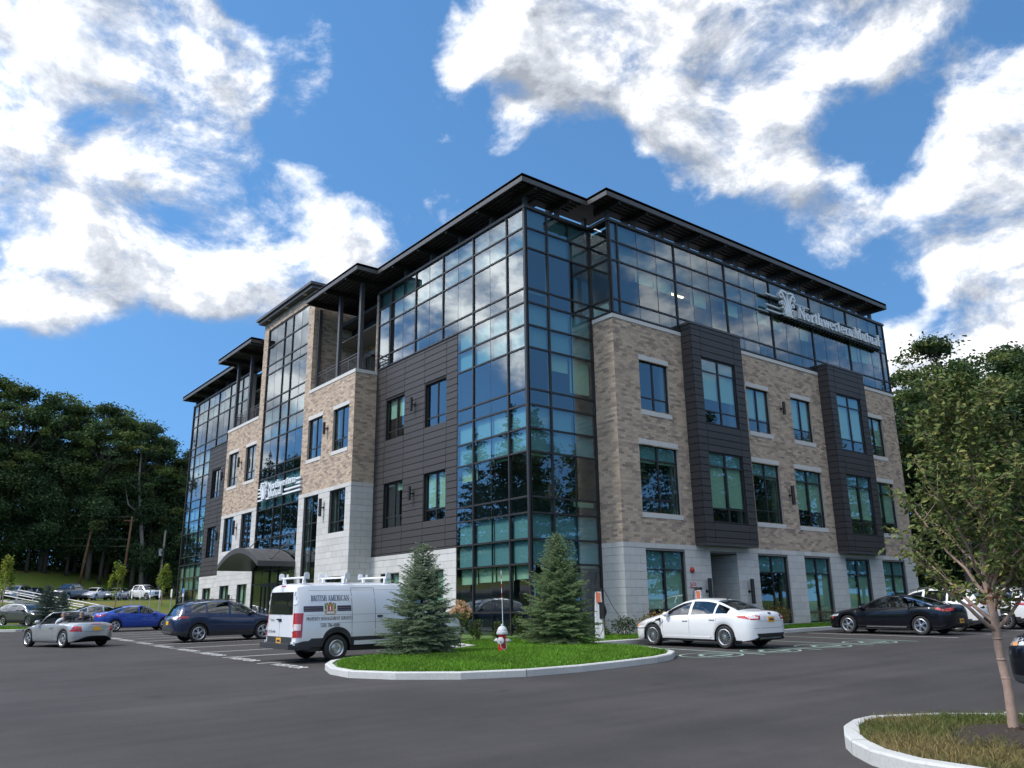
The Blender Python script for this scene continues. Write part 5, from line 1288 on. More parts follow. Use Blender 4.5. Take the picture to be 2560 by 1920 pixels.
# --- dark blue crossover
u = sideU(4.61)
SUV = dict(L=4.61, W=1.88, fo=.90, wb=2.71, r=.355, gap=.05, N=56, sill=.34, cat='suv', nose=(.65, 3.4), tail=(.40, 4.5),
    top=[(0, .74), (.04, .84), (.2, .95), (.6, 1.05), (1.0, 1.11), (1.12, 1.15), (1.7, 1.46), (2.0, 1.58), (2.5, 1.66), (3.0, 1.668), (3.6, 1.63), (4.05, 1.55), (4.22, 1.49), (4.42, 1.16), (4.53, 1.02), (4.59, .92), (4.61, .80)],
    belt=[(0, .72), (.4, .88), (1.1, 1.01), (2, 1.05), (3.2, 1.10), (4, 1.17), (4.4, 1.05), (4.61, .78)], wr=[(0, .58), (.5, .74), (1.1, .77), (1.7, .69), (2.1, .64), (2.8, .62), (3.6, .61), (4.1, .62), (4.4, .70), (4.61, .62)],
    zb=[(0, .42), (.05, .33), (.25, .25), (.7, .23), (4.0, .24), (4.5, .33), (4.61, .45)], cuts=[1.10, 1.05, 1.40, 1.8, 2.32, 2.42, 3.28, 3.36, 3.95, 4.2, 4.5], win=[(1.40, 2.32), (2.42, 3.28), (3.36, 3.95)], ws=(1.10, 1.82), bl=(4.2, 4.5),
    doors={'door_front': (1.3, 2.37), 'door_rear': (2.37, 3.4)}, seats=[2.05, 2.95], cab=(1.15, 3.8), seat_z=1.12, paint=navy_paint, mirror=(1.48, 1.12), mirm=black_m, spokes=5, twin=True, clad=1, crown=.05,
    patches=[('headlight', head_m, [(u(.55), .82), (u(.14), .78), (u(.12), .87), (u(.62), .93)], 90, dict(nu=6)), ('taillight', tail_m, [(u(4.60), .90), (u(4.05), .97), (u(4.05), 1.03), (u(4.60), 1.06)], 90, dict(nu=6)), ('side_marker', amber_m, [(u(.30), .80), (u(.16), .79), (u(.16), .84), (u(.30), .85)], 90, dict(nu=3, nv=2, off=.009))],
    sym=[('taillight', tailw_m, [(.50, .93), (.86, .90), (.88, 1.05), (.48, 1.01)], 0, dict(nu=6)), ('headlight', head_m, [(.46, .78), (.84, .80), (.84, .92), (.46, .88)], 180, dict(nu=5))])
cz = Car(SUV); SUV['trim'] = [(1.45, 4.1, rail(cz), chrome_m)]
s4 = Car(SUV); suv = s4.build('crossover_suv', 'dark blue crossover parked between the white van and the bright blue sedan'); suv['paint_name'] = 'dark_blue_paint'
def suv_kit(s):
    s.patch('licence_plate', plate_m, [(-.155, .70), (.155, .70), (.155, .85), (-.155, .85)], 0, off=.014, nu=3, nv=2)
    s.patch('bumper', van_blk, [(-.78, .36), (.78, .36), (.80, .56), (-.80, .56)], 0, off=.02, nu=14, nv=3); s.patch('skid_plate', rim_m, [(-.5, .36), (.5, .36), (.55, .44), (-.55, .44)], 0, off=.03, nu=10, nv=1)
    s.patch('spoiler', black_m, [(-.56, 1.50), (.56, 1.50), (.54, 1.545), (-.54, 1.545)], 0, off=.05, nu=8, nv=1)
    nose_kit(s, (.5, .52, .74)); s.seam([(-.7, .62), (.7, .62)], 0)
    for sg in (1, -1):
        b = MB(); b.tube([(-1.75, sg*.60, 1.54), (-1.95, sg*.60, 1.63), (-2.6, sg*.585, 1.69), (-3.4, sg*.575, 1.675), (-3.85, sg*.58, 1.60)], .018, 6); b.build('roof_rail', metal_m, s.root)
suv_kit(s4); place_axle(suv, SUV, -8.17, 11.4, 0, -1)
# --- white SUVs beyond the black sedan
SUV2 = dict(SUV); SUV2.update(paint=white_paint, W=1.9, spokes=10, twin=False, clad=1, trim=[])
s5 = Car(SUV2); w2 = s5.build('crossover_suv', 'white SUV with a grey roof line standing directly behind the black sedan', 'white SUVs behind the young tree'); w2['paint_name'] = 'white_paint'; suv_kit(s5); place_axle(w2, SUV2, 15.4, -8.4, PI/2, 0)
w3 = copy_car(w2, 'crossover_suv', 'white SUV at the far right half hidden by the young tree crown', white_paint, 'white SUVs behind the young tree'); place_axle(w3, SUV2, 18.35, -9.0, PI/2, 0)
# --- black car at the right edge, nose towards the aisle
edge_car = copy_car(suv, 'crossover_suv', 'black car nose cut off by the right edge of the photo beside the young tree', black_paint); place_axle(edge_car, SUV, -4.62, -21.5, PI/2, 0)
# --- cars in the lower car park, far left
c4 = copy_car(suv, 'crossover_suv', 'dark red car at the left edge standing past the grass bed', dred_paint, 'cars in the rear rows'); place_axle(c4, SUV, -13.6, 46.4, R(180), 0)
c5 = copy_car(suv, 'crossover_suv', 'grey car in front of the blue spruce at the foot of the steps', grey_paint, 'cars in the rear rows'); place_axle(c5, SUV, -9.6, 50.5, R(-60), 0)
c6 = copy_car(white_car, 'sedan', 'silver sedan peeping out behind the bright blue sedan', silver_paint, 'cars in the rear rows'); place_axle(c6, SEDAN, -7.3, 39.2, R(0), 0)
# --- upper car park: pickups and cars facing down the bank
PICK = dict(SUV); PICK.update(L=5.6, W=1.98, fo=.95, wb=3.55, r=.39, cat='pickup', N=40, clad=0, seats=[2.3, 3.0], cab=(1.4, 3.6), seat_z=1.3,
    top=[(0, .95), (.05, 1.05), (.3, 1.14), (1.2, 1.21), (1.35, 1.25), (1.9, 1.66), (2.2, 1.84), (2.7, 1.88), (3.3, 1.86), (3.55, 1.78), (3.72, 1.30), (3.8, 1.26), (5.4, 1.26), (5.55, 1.24), (5.6, .9)], belt=[(0, .9), (.4, 1.05), (1.2, 1.12), (3.5, 1.16), (3.7, 1.2), (5.6, 1.1)],
    wr=[(0, .7), (.5, .80), (1.3, .82), (1.9, .70), (2.6, .66), (3.5, .66), (3.75, .86), (5.6, .84)], zb=[(0, .5), (.1, .36), (.7, .32), (5, .36), (5.6, .5)], cuts=[1.33, 1.6, 2.0, 2.5, 2.58, 3.45, 3.74, 3.56], win=[(1.6, 2.5), (2.58, 3.45)], ws=(1.33, 2.05), bl=(3.56, 3.72), doors={'door_front': (1.45, 2.54), 'door_rear': (2.54, 3.55)}, mirror=(1.65, 1.3), trim=[],
    patches=[], sym=[('headlight', head_m, [(.5, .86), (.84, .86), (.84, 1.02), (.5, 1.02)], 180, {}), ('taillight', tail_m, [(.84, .8), (.95, .8), (.95, 1.12), (.84, 1.12)], 0, dict(nu=2))])
s6 = Car(PICK); pk = s6.build('pickup_truck', 'dark grey pickup standing at the top of the steps', 'cars in the upper lot', paint_m=grey_paint); pk['paint_name'] = 'grey_car_paint'; nose_kit(s6, (.5, .62, .98))
def upper(o, P, x, y, hd): 
    place_axle(o, P, x, y, hd, 0, axle='front'); l = o.matrix_world.translation; m = o.matrix_world.copy(); m.translation.z = terr(l.x, l.y)+.04; o.matrix_world = m
UP = R(-90-24)
upper(pk, PICK, -1.3, 81.6, UP-.35)
o = copy_car(pk, 'pickup_truck', 'white pickup standing below the young lime green tree nearest the building', white_paint, 'cars in the upper lot'); upper(o, PICK, 10.2, 87.8, UP+.9)
o = copy_car(white_car, 'sedan', 'white sedan between the dark pickup and a grey car in the upper lot', white_paint, 'cars in the upper lot'); upper(o, SEDAN, 1.9, 83.2, UP-.2)
o = copy_car(blue_car, 'sedan', 'grey sedan right of the white sedan in the upper lot', silver_paint, 'cars in the upper lot'); upper(o, CMP, 4.75, 84.6, UP-.15)
o = copy_car(blue_car, 'sedan', 'dark sedan half hidden by the right rear of the dark grey pickup', grey_paint, 'cars in the upper lot'); upper(o, CMP, .15, 84.6, UP-.15)
o = copy_car(blue_car, 'sedan', 'dark grey sedan behind the first lime green tree from the left', grey_paint, 'cars in the upper lot'); upper(o, CMP, 6.3, 88.5, UP-.15)
o = copy_car(suv, 'crossover_suv', 'silver white SUV at the left edge of the upper lot', silver_paint, 'cars in the upper lot'); upper(o, SUV, -6.6, 79.2, UP-.15)
o = copy_car(blue_car, 'sedan', 'dark blue sedan just right of the leftmost SUV in the upper lot', navy_paint, 'cars in the upper lot'); upper(o, CMP, -4.5, 81.8, UP-.15)
o = copy_car(suv, 'crossover_suv', 'dark SUV partly hidden by the left end of the building', grey_paint, 'cars in the upper lot'); upper(o, SUV, 15.6, 90.5, R(200))
# --- white van
u = sideU(5.6)
VAN = dict(L=5.6, W=2.06, fo=1.02, wb=3.36, r=.345, gap=.07, N=56, sill=.40, cat='van', nose=(.8, 2.8), tail=(.16, 5.0), sharp=34, steel=True, rim_r=.215, rimm=rim_m,
    top=[(0, .85), (.05, .98), (.3, 1.10), (.75, 1.22), (.9, 1.28), (1.45, 1.78), (1.75, 1.97), (2.2, 2.06), (3, 2.085), (4.6, 2.085), (5.3, 2.06), (5.5, 2.02), (5.56, 1.93), (5.58, 1.6), (5.59, 1.0), (5.6, .8)], belt=[(0, .8), (.4, 1.0), (.9, 1.2), (1.4, 1.3), (5.2, 1.34), (5.6, .78)],
    wr=[(0, .65), (.5, .80), (1, .84), (1.6, .80), (2.2, .80), (4, .81), (5.5, .81), (5.6, .8)], zb=[(0, .42), (.1, .28), (.6, .24), (5.0, .28), (5.5, .38), (5.6, .42)], cuts=[.88, 1.0, 1.5, 2.05, 1.62], win=[(1.0, 2.0)], ws=(.88, 1.62),
    doors={'door_front': (.95, 2.1)}, handles=True, hblack=True, seats=[1.9], cab=(.9, 2.3), seat_z=1.3, paint=van_paint, mirror=(1.0, 1.25), mirm=black_m, crown=.09, clad=2,
    side=[(0, .975), (.14, .99), (.24, .99), (.42, 1.0), (.60, .985), (.85, .985), (1, .968)],
    patches=[('headlight', head_m, [(u(.6), .88), (u(.18), .80), (u(.16), .92), (u(.75), 1.12)], 90, dict(nu=6))],
    sym=[('headlight', head_m, [(.55, .80), (.9, .84), (.9, 1.02), (.55, .95)], 180, {})], trim=[])
s7 = Car(VAN); van = s7.build('cargo_van', 'white cargo van with a roof rack and blue company lettering on its side'); van['paint_name'] = 'van_white'

# ------------------------------------------------------------------ serif lettering from strokes
TK, TN = .19, .075
def glyph(ch):
    """quads of a serif letter, cap height 1; returns (list of convex quads, advance)"""
    Q = []
    def V(x, y0=0, y1=1, w=TK, s0=True, s1=True):
        Q.append([(x-w/2, y0), (x+w/2, y0), (x+w/2, y1), (x-w/2, y1)])
        if s0: Q.append([(x-w/2-.09, y0), (x+w/2+.09, y0), (x+w/2+.09, y0+.055), (x-w/2-.09, y0+.055)])
        if s1 is True: Q.append([(x-w/2-.09, y1-.055), (x+w/2+.09, y1-.055), (x+w/2+.09, y1), (x-w/2-.09, y1)])
        if s1 == 'l': Q.append([(x-w/2-.09, y1-.08), (x-w/2, y1-.08), (x-w/2, y1), (x-w/2-.09, y1-.03)])
    def Hb(x0, x1, y, w=TN): Q.append([(x0, y-w/2), (x1, y-w/2), (x1, y+w/2), (x0, y+w/2)])
    def Dg(x0, y0, x1, y1, w): Q.append([(x0-w/2, y0), (x0+w/2, y0), (x1+w/2, y1), (x1-w/2, y1)])
    def A(cx, cy, rx, ry, a0, a1, k=TK, n=12):
        for i in range(n):
            pts = []
            for a in (a0+(a1-a0)*i/n, a0+(a1-a0)*(i+1)/n):
                t = R(a); w = TN+(k-TN)*abs(math.cos(t)); pts.append(((cx+rx*math.cos(t), cy+ry*math.sin(t)), (cx+(rx-w)*math.cos(t), cy+(ry-min(w, TN*1.1+.3*(w-TN)))*math.sin(t))))
            Q.append([pts[0][0], pts[1][0], pts[1][1], pts[0][1]])
    X = .66
    if ch == 'N': V(.16, w=TN); Dg(.14, 1, .72, 0, TK); V(.72, w=TN, s0=False); adv = .90
    elif ch == 'M': V(.14, w=TN); Dg(.16, 1, .5, 0, TK); Dg(.5, 0, .84, 1, TN); V(.88, w=TK); adv = 1.08
    elif ch == 'B': V(.2); A(.3, .745, .32, .255, -90, 90); A(.3, .26, .36, .26, -90, 90); adv = .74
    elif ch in 'RP':
        V(.2); A(.3, .74, .34, .26, -90, 90); adv = .70
        if ch == 'R': Dg(.44, .48, .72, 0, TK); adv = .80
    elif ch == 'I': V(.2); adv = .42
    elif ch == 'T': V(.36, s1=False); Hb(.04, .68, .965); Q.extend([[(.04, .78), (.09, .82), (.09, .96), (.04, .96)], [(.63, .82), (.68, .78), (.68, .96), (.63, .96)]]); adv = .74
    elif ch == 'S': A(.33, .735, .25, .265, 40, 270); A(.33, .27, .27, .27, -140, 90); adv = .66
    elif ch == 'H': V(.2); V(.66); Hb(.2, .66, .5); adv = .88
    elif ch == 'A': Dg(.1, 0, .4, 1, TN); Dg(.66, 0, .37, 1, TK); Hb(.2, .58, .34); Hb(-.02, .22, .03, .055); Hb(.5, .82, .03, .055); adv = .80
    elif ch == 'E': V(.2); Hb(.2, .62, .965); Hb(.2, .52, .5); Hb(.2, .66, .035); Q.append([(.60, .78), (.645, .78), (.645, 1), (.60, 1)]); Q.append([(.63, 0), (.68, 0), (.68, .24), (.63, .24)]); adv = .74
    elif ch == 'C': A(.45, .5, .41, .5, 42, 318); Q.append([(.72, .72), (.77, .72), (.77, .96), (.72, .96)]); adv = .84
    elif ch == 'G': A(.45, .5, .41, .5, 42, 318); V(.74, .0, .42, s0=False); adv = .92
    elif ch == 'O': A(.46, .5, .43, .5, 0, 360, n=20); adv = .94
    elif ch == 'Y': Dg(.38, .42, .08, 1, TK); Dg(.38, .42, .68, 1, TN); V(.38, 0, .45, s1=False); adv = .76
    elif ch == 'V': Dg(.36, 0, .08, 1, TK); Dg(.36, 0, .66, 1, TN); adv = .74
    elif ch == 'o': A(.30, X/2, .29, X/2, 0, 360, n=20); adv = .64
    elif ch == 'r': V(.17, 0, X, s1='l'); A(.40, X*.62, .20, X*.36, 50, 170, TK*.9); adv = .50
    elif ch == 't': V(.19, .05, .86, s0=False, s1=False); Hb(.02, .38, X-.03); A(.29, .13, .19, .13, 180, 310); adv = .44
    elif ch == 'h': V(.17, 0, 1.03, s1='l'); A(.38, X-.30, .25, .30, 0, 150); V(.54, 0, X-.28, s1=False); adv = .72
    elif ch == 'n': V(.17, 0, X, s1='l'); A(.38, X-.30, .25, .30, 0, 150); V(.54, 0, X-.28, s1=False); adv = .72
    elif ch == 'u': V(.16, .2, X, s0=False, s1='l'); A(.34, .22, .27, .22, 180, 330); V(.54, 0, X, s1='l'); adv = .72
    elif ch == 'w': Dg(.26, 0, .08, X, TK*.9); Dg(.26, 0, .46, X, TN); Dg(.62, 0, .44, X, TK*.9); Dg(.62, 0, .80, X, TN); adv = .86
    elif ch == 'e': A(.30, X/2, .28, X/2, 0, 325, n=18); Hb(.06, .56, X*.53); adv = .60
    elif ch == 's': A(.24, X*.73, .18, X*.27, 40, 270, TK*.9); A(.24, X*.27, .20, X*.27, -140, 90, TK*.9); adv = .49
    elif ch == 'a': A(.25, X-.17, .22, .17, 0, 150, TK*.9); V(.40, 0, X-.15, s0=False, s1=False); A(.24, .17, .22, .18, 0, 360, TK*.9); adv = .58
    elif ch == 'l': V(.19, 0, 1.03, s1='l'); adv = .40
    elif ch == '0': A(.32, .5, .29, .5, 0, 360, n=18); adv = .66
    elif ch == '1': V(.26); adv = .5
    elif ch == '5': Hb(.12, .56, .96); V(.14, .52, 1, TN, False, False); A(.28, .32, .30, .32, -150, 130); adv = .64
    elif ch == '7': Hb(.06, .60, .95, .1); Dg(.22, 0, .55, .95, TK*.8); adv = .64
    elif ch == '8': A(.32, .75, .24, .25, 0, 360, n=16); A(.32, .26, .28, .27, 0, 360, n=16); adv = .66
    elif ch == '6': A(.32, .32, .28, .32, 0, 360, n=16); Dg(.14, .4, .42, 1, TK*.8); adv = .66
    elif ch == '-': Hb(.08, .36, .38, .1); adv = .44
    elif ch == '(': A(.42, .45, .3, .62, 120, 240, .1); adv = .36
    elif ch == ')': A(0, .45, .3, .62, -60, 60, .1); adv = .36
    else: adv = .34
    return Q, adv
def letters(txt, height, at, m, parent, depth=.0, name='letter', width=None, track=0., stuff=False):
    """each letter its own extruded mesh; at(u, v, d) maps text metres (and depth) into the parent's space"""
    advs = [glyph(c)[1]+track for c in txt]; tot = sum(advs)*height; sx = width/tot if width else 1; x = 0; allb = MB()
    for c, a in zip(txt, advs):
        q, _ = glyph(c)
        if q:
            b = allb if stuff else MB()
            for i, p in enumerate(q):
                e = depth*(1-.012*i)
                P = [(x+u*height*sx, v*height) for u, v in p]; ar = sum(P[k][0]*P[(k+1) % 4][1]-P[(k+1) % 4][0]*P[k][1] for k in range(4))
                if ar < 0: P = P[::-1]
                f = [at(u, v, e+.0003*i) for u, v in P]
                if depth > 0: g = [at(u, v, 0) for u, v in P]; b.hexa([*f, *g], back=False)
                else: b.quad(*f)
            if not stuff: b.build(name, m, parent)
        x += a*height*sx
    if stuff: allb.build(name, m, parent)
    return x
# ---- van: doors, lights, rack, lettering
def van_kit(s):
    root = s.root; L = 5.6
    for (y0, y1) in ((.06, .90), (-.90, -.06)): pass
    s.patch('rear_window', black_glass, [(-.80, 1.24), (.80, 1.24), (.74, 1.83), (-.74, 1.83)], 0, off=.006, nu=12, nv=6)
    s.seam([(0, .66), (0, 1.92)], 0, .012); s.seam([(-.88, .66), (-.86, 1.9)], 0, .01); s.seam([(.88, .66), (.86, 1.9)], 0, .01); s.seam([(-.88, .66), (.88, .66)], 0, .012)
    for sg in (1, -1):
        cu = 1.237*(-1 if sg > 0 else 1)
        s.patch('taillight', tail_m, [(cu-.13, .66), (cu+.13, .66), (cu+.13, 1.28), (cu-.13, 1.28)], 45*sg, off=.012, nu=6, nv=5); s.patch('taillight', tailw_m, [(cu-.10, .84), (cu+.10, .84), (cu+.10, 1.0), (cu-.10, 1.0)], 45*sg, off=.020, nu=5, nv=2)
        for z in (1.55, .86, 1.78): s.patch('hinge', van_paint, [(.87*sg-.04, z-.05), (.87*sg+.05, z-.05), (.87*sg+.05, z+.05), (.87*sg-.04, z+.05)], 0, off=.03, nu=1, nv=1)
    s.patch('brake_light', tail_m, [(-.14, 1.975), (.14, 1.975), (.14, 2.01), (-.14, 2.01)], 0, off=.02, nu=2, nv=1)
    s.patch('lower_door', van_blk, [(-.82, .44), (.82, .44), (.82, .655), (-.82, .655)], 0, off=.008, nu=8, nv=2)
    s.patch('licence_plate', plate_m, [(-.17, .48), (.15, .48), (.15, .64), (-.17, .64)], 0, off=.016, nu=2, nv=1); s.patch('plate_number', navy_m, [(-.11, .53), (.09, .53), (.09, .585), (-.11, .585)], 0, off=.019, nu=2, nv=1, thick=False)
    for sg in (1, -1): s.patch('corner_lamp', white_m, [(.92*sg-.05, .46), (.92*sg+.05, .46), (.92*sg+.05, .56), (.92*sg-.05, .56)], 0, off=.05, nu=1, nv=1)
    b = MB(); b.box(-5.74, -5.5, -.96, .96, .36, .50); b.box(-5.5, -5.2, -.99, .99, .34, .44); b.build('bumper', van_blk, root)
    for y in (-.84, .84): s.patch('reflector', redprint_m, [(y-.05, .385), (y+.05, .385), (y+.05, .43), (y-.05, .43)], 0, off=.16, nu=1, nv=1) if False else None
    h = MB(); h.box(-5.64, -5.58, -.10, .12, 1.09, 1.13); h.build('handle', black_m, root)
    s.patch('badge', navy_m, [(-.12, 1.06), (.02, 1.06), (.02, 1.12), (-.12, 1.12)], 0, off=.012, nu=2, nv=1)
    tail = lambda u0, z0: (lambda u, v, d: (-5.606-d, u0-u, z0+v))
    letters('TRANSIT', .055, tail(.62, 1.07), black_m, root, stuff=True, name='rear_lettering'); letters('(518) 786-6000', .07, tail(.75, .76), metal_m, root, stuff=True, name='rear_lettering', width=.5)
    # sliding door outline and roof gutter on both sides
    for sg in (1, -1):
        U = (lambda q: L/2-q) if sg > 0 else (lambda q: q-L/2)
        for q in (2.14, 3.22, 3.94): s.seam([(U(q), .46), (U(q), 1.92)], 90*sg, .011)
        s.seam([(U(3.22), 1.92), (U(3.94), 1.92)], 90*sg, .011); s.seam([(U(2.2), 1.86), (U(5.2), 1.86)], 90*sg, .006, metal_m); s.seam([(U(4.9), 1.0), (U(2.2), 1.0)], 90*sg, .006, metal_m); s.seam([(U(5.3), 1.22), (U(1.2), 1.20)], 90*sg, .006, metal_m)
        a, c = (U(3.22)-.17, U(3.22)-.02) if sg > 0 else (U(3.22)-.17+.15, U(3.22)+.15+.02)
        s.patch('handle', black_m, [(U(3.08)-.08, 1.13), (U(3.08)+.08, 1.13), (U(3.08)+.08, 1.17), (U(3.08)-.08, 1.17)], 90*sg, off=.03, nu=2, nv=1)
        b = MB(); b.box(-2.1, -4.0, sg*.99, sg*1.005, .36, .44) if False else None
        s.patch('sill_step', van_paint, [(U(3.86), .41), (U(2.2), .41), (U(2.2), .52), (U(3.86), .52)] if sg > 0 else [(U(2.2), .41), (U(3.86), .41), (U(3.86), .52), (U(2.2), .52)], 90*sg, off=.012, nu=10, nv=1)
        # wheel arch lips
        for xc in (1.02, 4.38):
            n = 14; r0, r1 = s.Ra-.005, s.Ra+.075; b = MB(); P = []
            for k in range(n+1):
                t = PI*k/n; row = []
                for rr in (r0, r1):
                    q = xc+rr*math.cos(t); z = s.zc+rr*math.sin(t); hh = s.hit((-q, sg*5, max(z, .36)+.004), (0, -sg, 0)); y = hh[0].y if hh[0] else sg*1.0
                    row.append((-q, y+sg*.014, max(z, .36)))
                P.append(row)
            for k in range(n): b.quad(P[k][0], P[k+1][0], P[k+1][1], P[k][1])
            b.build('arch_trim', van_blk, root)
        # livery: stripe, crest, lettering
        U0 = -1 if sg < 0 else 1
        def at(q0, z0):
            def f(u, v, d):
                # reads left to right for someone facing this side
                x = (-q0+u) if sg < 0 else (-q0-u)
                hh = s.hit((x, sg*5, z0+v), (0, -sg, 0)); y = hh[0].y if hh[0] else sg*1.02
                return (x, y+sg*(.009+d), z0+v)
            return f
        q0 = 5.15 if sg < 0 else 4.02
        letters('BRITISH AMERICAN', .145, at(q0, 1.585), navy_m, root, width=1.13)
        letters('PROPERTY MANAGEMENT SERVICES', .085, at(q0+.14 if sg < 0 else q0+.14, 1.085), metal_m, root, width=1.36, stuff=True, name='small_lettering')
        letters('(518) 786-6000', .095, at(q0-.27, .905), metal_m, root, width=.56, stuff=True, name='small_lettering')
        def rect(nm, m, qa, qb, za, zb, off): 
            ua, ub = sorted((U(qa), U(qb))); s.patch(nm, m, [(ua, za), (ub, za), (ub, zb), (ua, zb)], 90*sg, off=off, nu=6, nv=1, thick=False)
        rect('stripe', navy_m, 5.36, 4.80, 1.31, 1.455, .008); rect('stripe', navy_m, 4.39, 3.97, 1.31, 1.455, .008)
        for z in (1.345, 1.40): rect('pinstripe', gold_m, 5.34, 4.82, z, z+.008, .011); rect('pinstripe', gold_m, 4.37, 3.99, z, z+.008, .011)
        # heraldic crest: shield quartered red and gold, two supporters, ribbon below
        c0 = 4.595
        rect('crest', redprint_m, c0+.07, c0-.07, 1.31, 1.455, .006); rect('crest', white_m, c0+.02, c0-.02, 1.33, 1.44, .008); rect('crest', gold_m, c0+.08, c0-.08, 1.455, 1.50, .006)
        for e in (1, -1):
            for (a, b_, z0, z1, m) in ((.09, .13, 1.29, 1.47, gold_m), (.13, .165, 1.36, 1.52, greenprint_m), (.12, .17, 1.25, 1.30, gold_m), (.07, .11, 1.48, 1.53, greenprint_m), (.145, .175, 1.30, 1.335, gold_m)): rect('crest', m, c0+e*b_, c0+e*a, z0, z1, .007)
        rect('crest', gold_m, c0+.13, c0-.13, 1.225, 1.25, .007); rect('crest', redprint_m, c0+.04, c0-.04, 1.50, 1.54, .008)
    # ladder rack: three bars on feet with end stops
    for x in (-5.25, -4.05, -2.75):
        b = MB(); b.tube([(x, -.86, 2.21), (x, .86, 2.21)], .026, 8); b.build('rack_bar', white_m, root)
        for y in (-.66, .66):
            b = MB(); b.hexa([(x-.05, y-.07, 2.05), (x+.05, y-.07, 2.05), (x+.05, y+.0, 2.05), (x-.05, y+.0, 2.05), (x-.025, y-.03, 2.20), (x+.025, y-.03, 2.20), (x+.025, y+.03, 2.20), (x-.025, y+.03, 2.20)]); b.build('rack_foot', white_m, root)
        for y in (-.84, .84):
            b = MB(); pr = [(-.075, -.04), (.075, -.04), (.075, .12), (.05, .17), (0, .19), (-.05, .17), (-.075, .12)]; b.prism([(x+a, y-.015, 2.20+z*.8) for a, z in pr], (0, .03, 0)); b.build('rack_stop', white_m, root)
        b = MB(); pr = [(-.03, 0), (.03, 0), (.02, .10), (-.02, .10)]; b.prism([(x+a, .42, 2.22+z) for a, z in pr], (0, .03, 0)); b.build('rack_stop', white_m, root)
black_glass = mat('dark_rear_glass', (.012, .014, .016), .05, coat=1)
van_kit(s7); on_ground(van, -4.58, -1.56, 0)

# ------------------------------------------------------------------ people
def skin_body(name, V, E, rad, m, parent, sub=2):
    me = bpy.data.meshes.new(name); me.from_pydata(V, E, []); o = link(name, me, parent)
    sk = o.modifiers.new('skin', 'SKIN'); sk.use_smooth_shade = True; ss = o.modifiers.new('sub', 'SUBSURF'); ss.levels = ss.render_levels = sub
    if not me.skin_vertices: me.skin_vertices.new() if hasattr(me.skin_vertices, 'new') else None
    for i, r in enumerate(rad): me.skin_vertices[0].data[i].radius = (r, r)
    me.skin_vertices[0].data[0].use_root = True; me.materials.append(m)
    bpy.context.view_layer.update(); dg = bpy.context.evaluated_depsgraph_get(); ev = bpy.data.meshes.new_from_object(o.evaluated_get(dg))
    o.modifiers.clear(); o.data = ev; ev.materials.clear(); ev.materials.append(m); ev.name = name
    return o
def paint_body(o, fn):
    """give the one-piece body its clothing colours by region: fn(x, y, z) -> material index"""
    me = o.data; me.polygons.foreach_set('material_index', [fn(*p.center) for p in me.polygons])
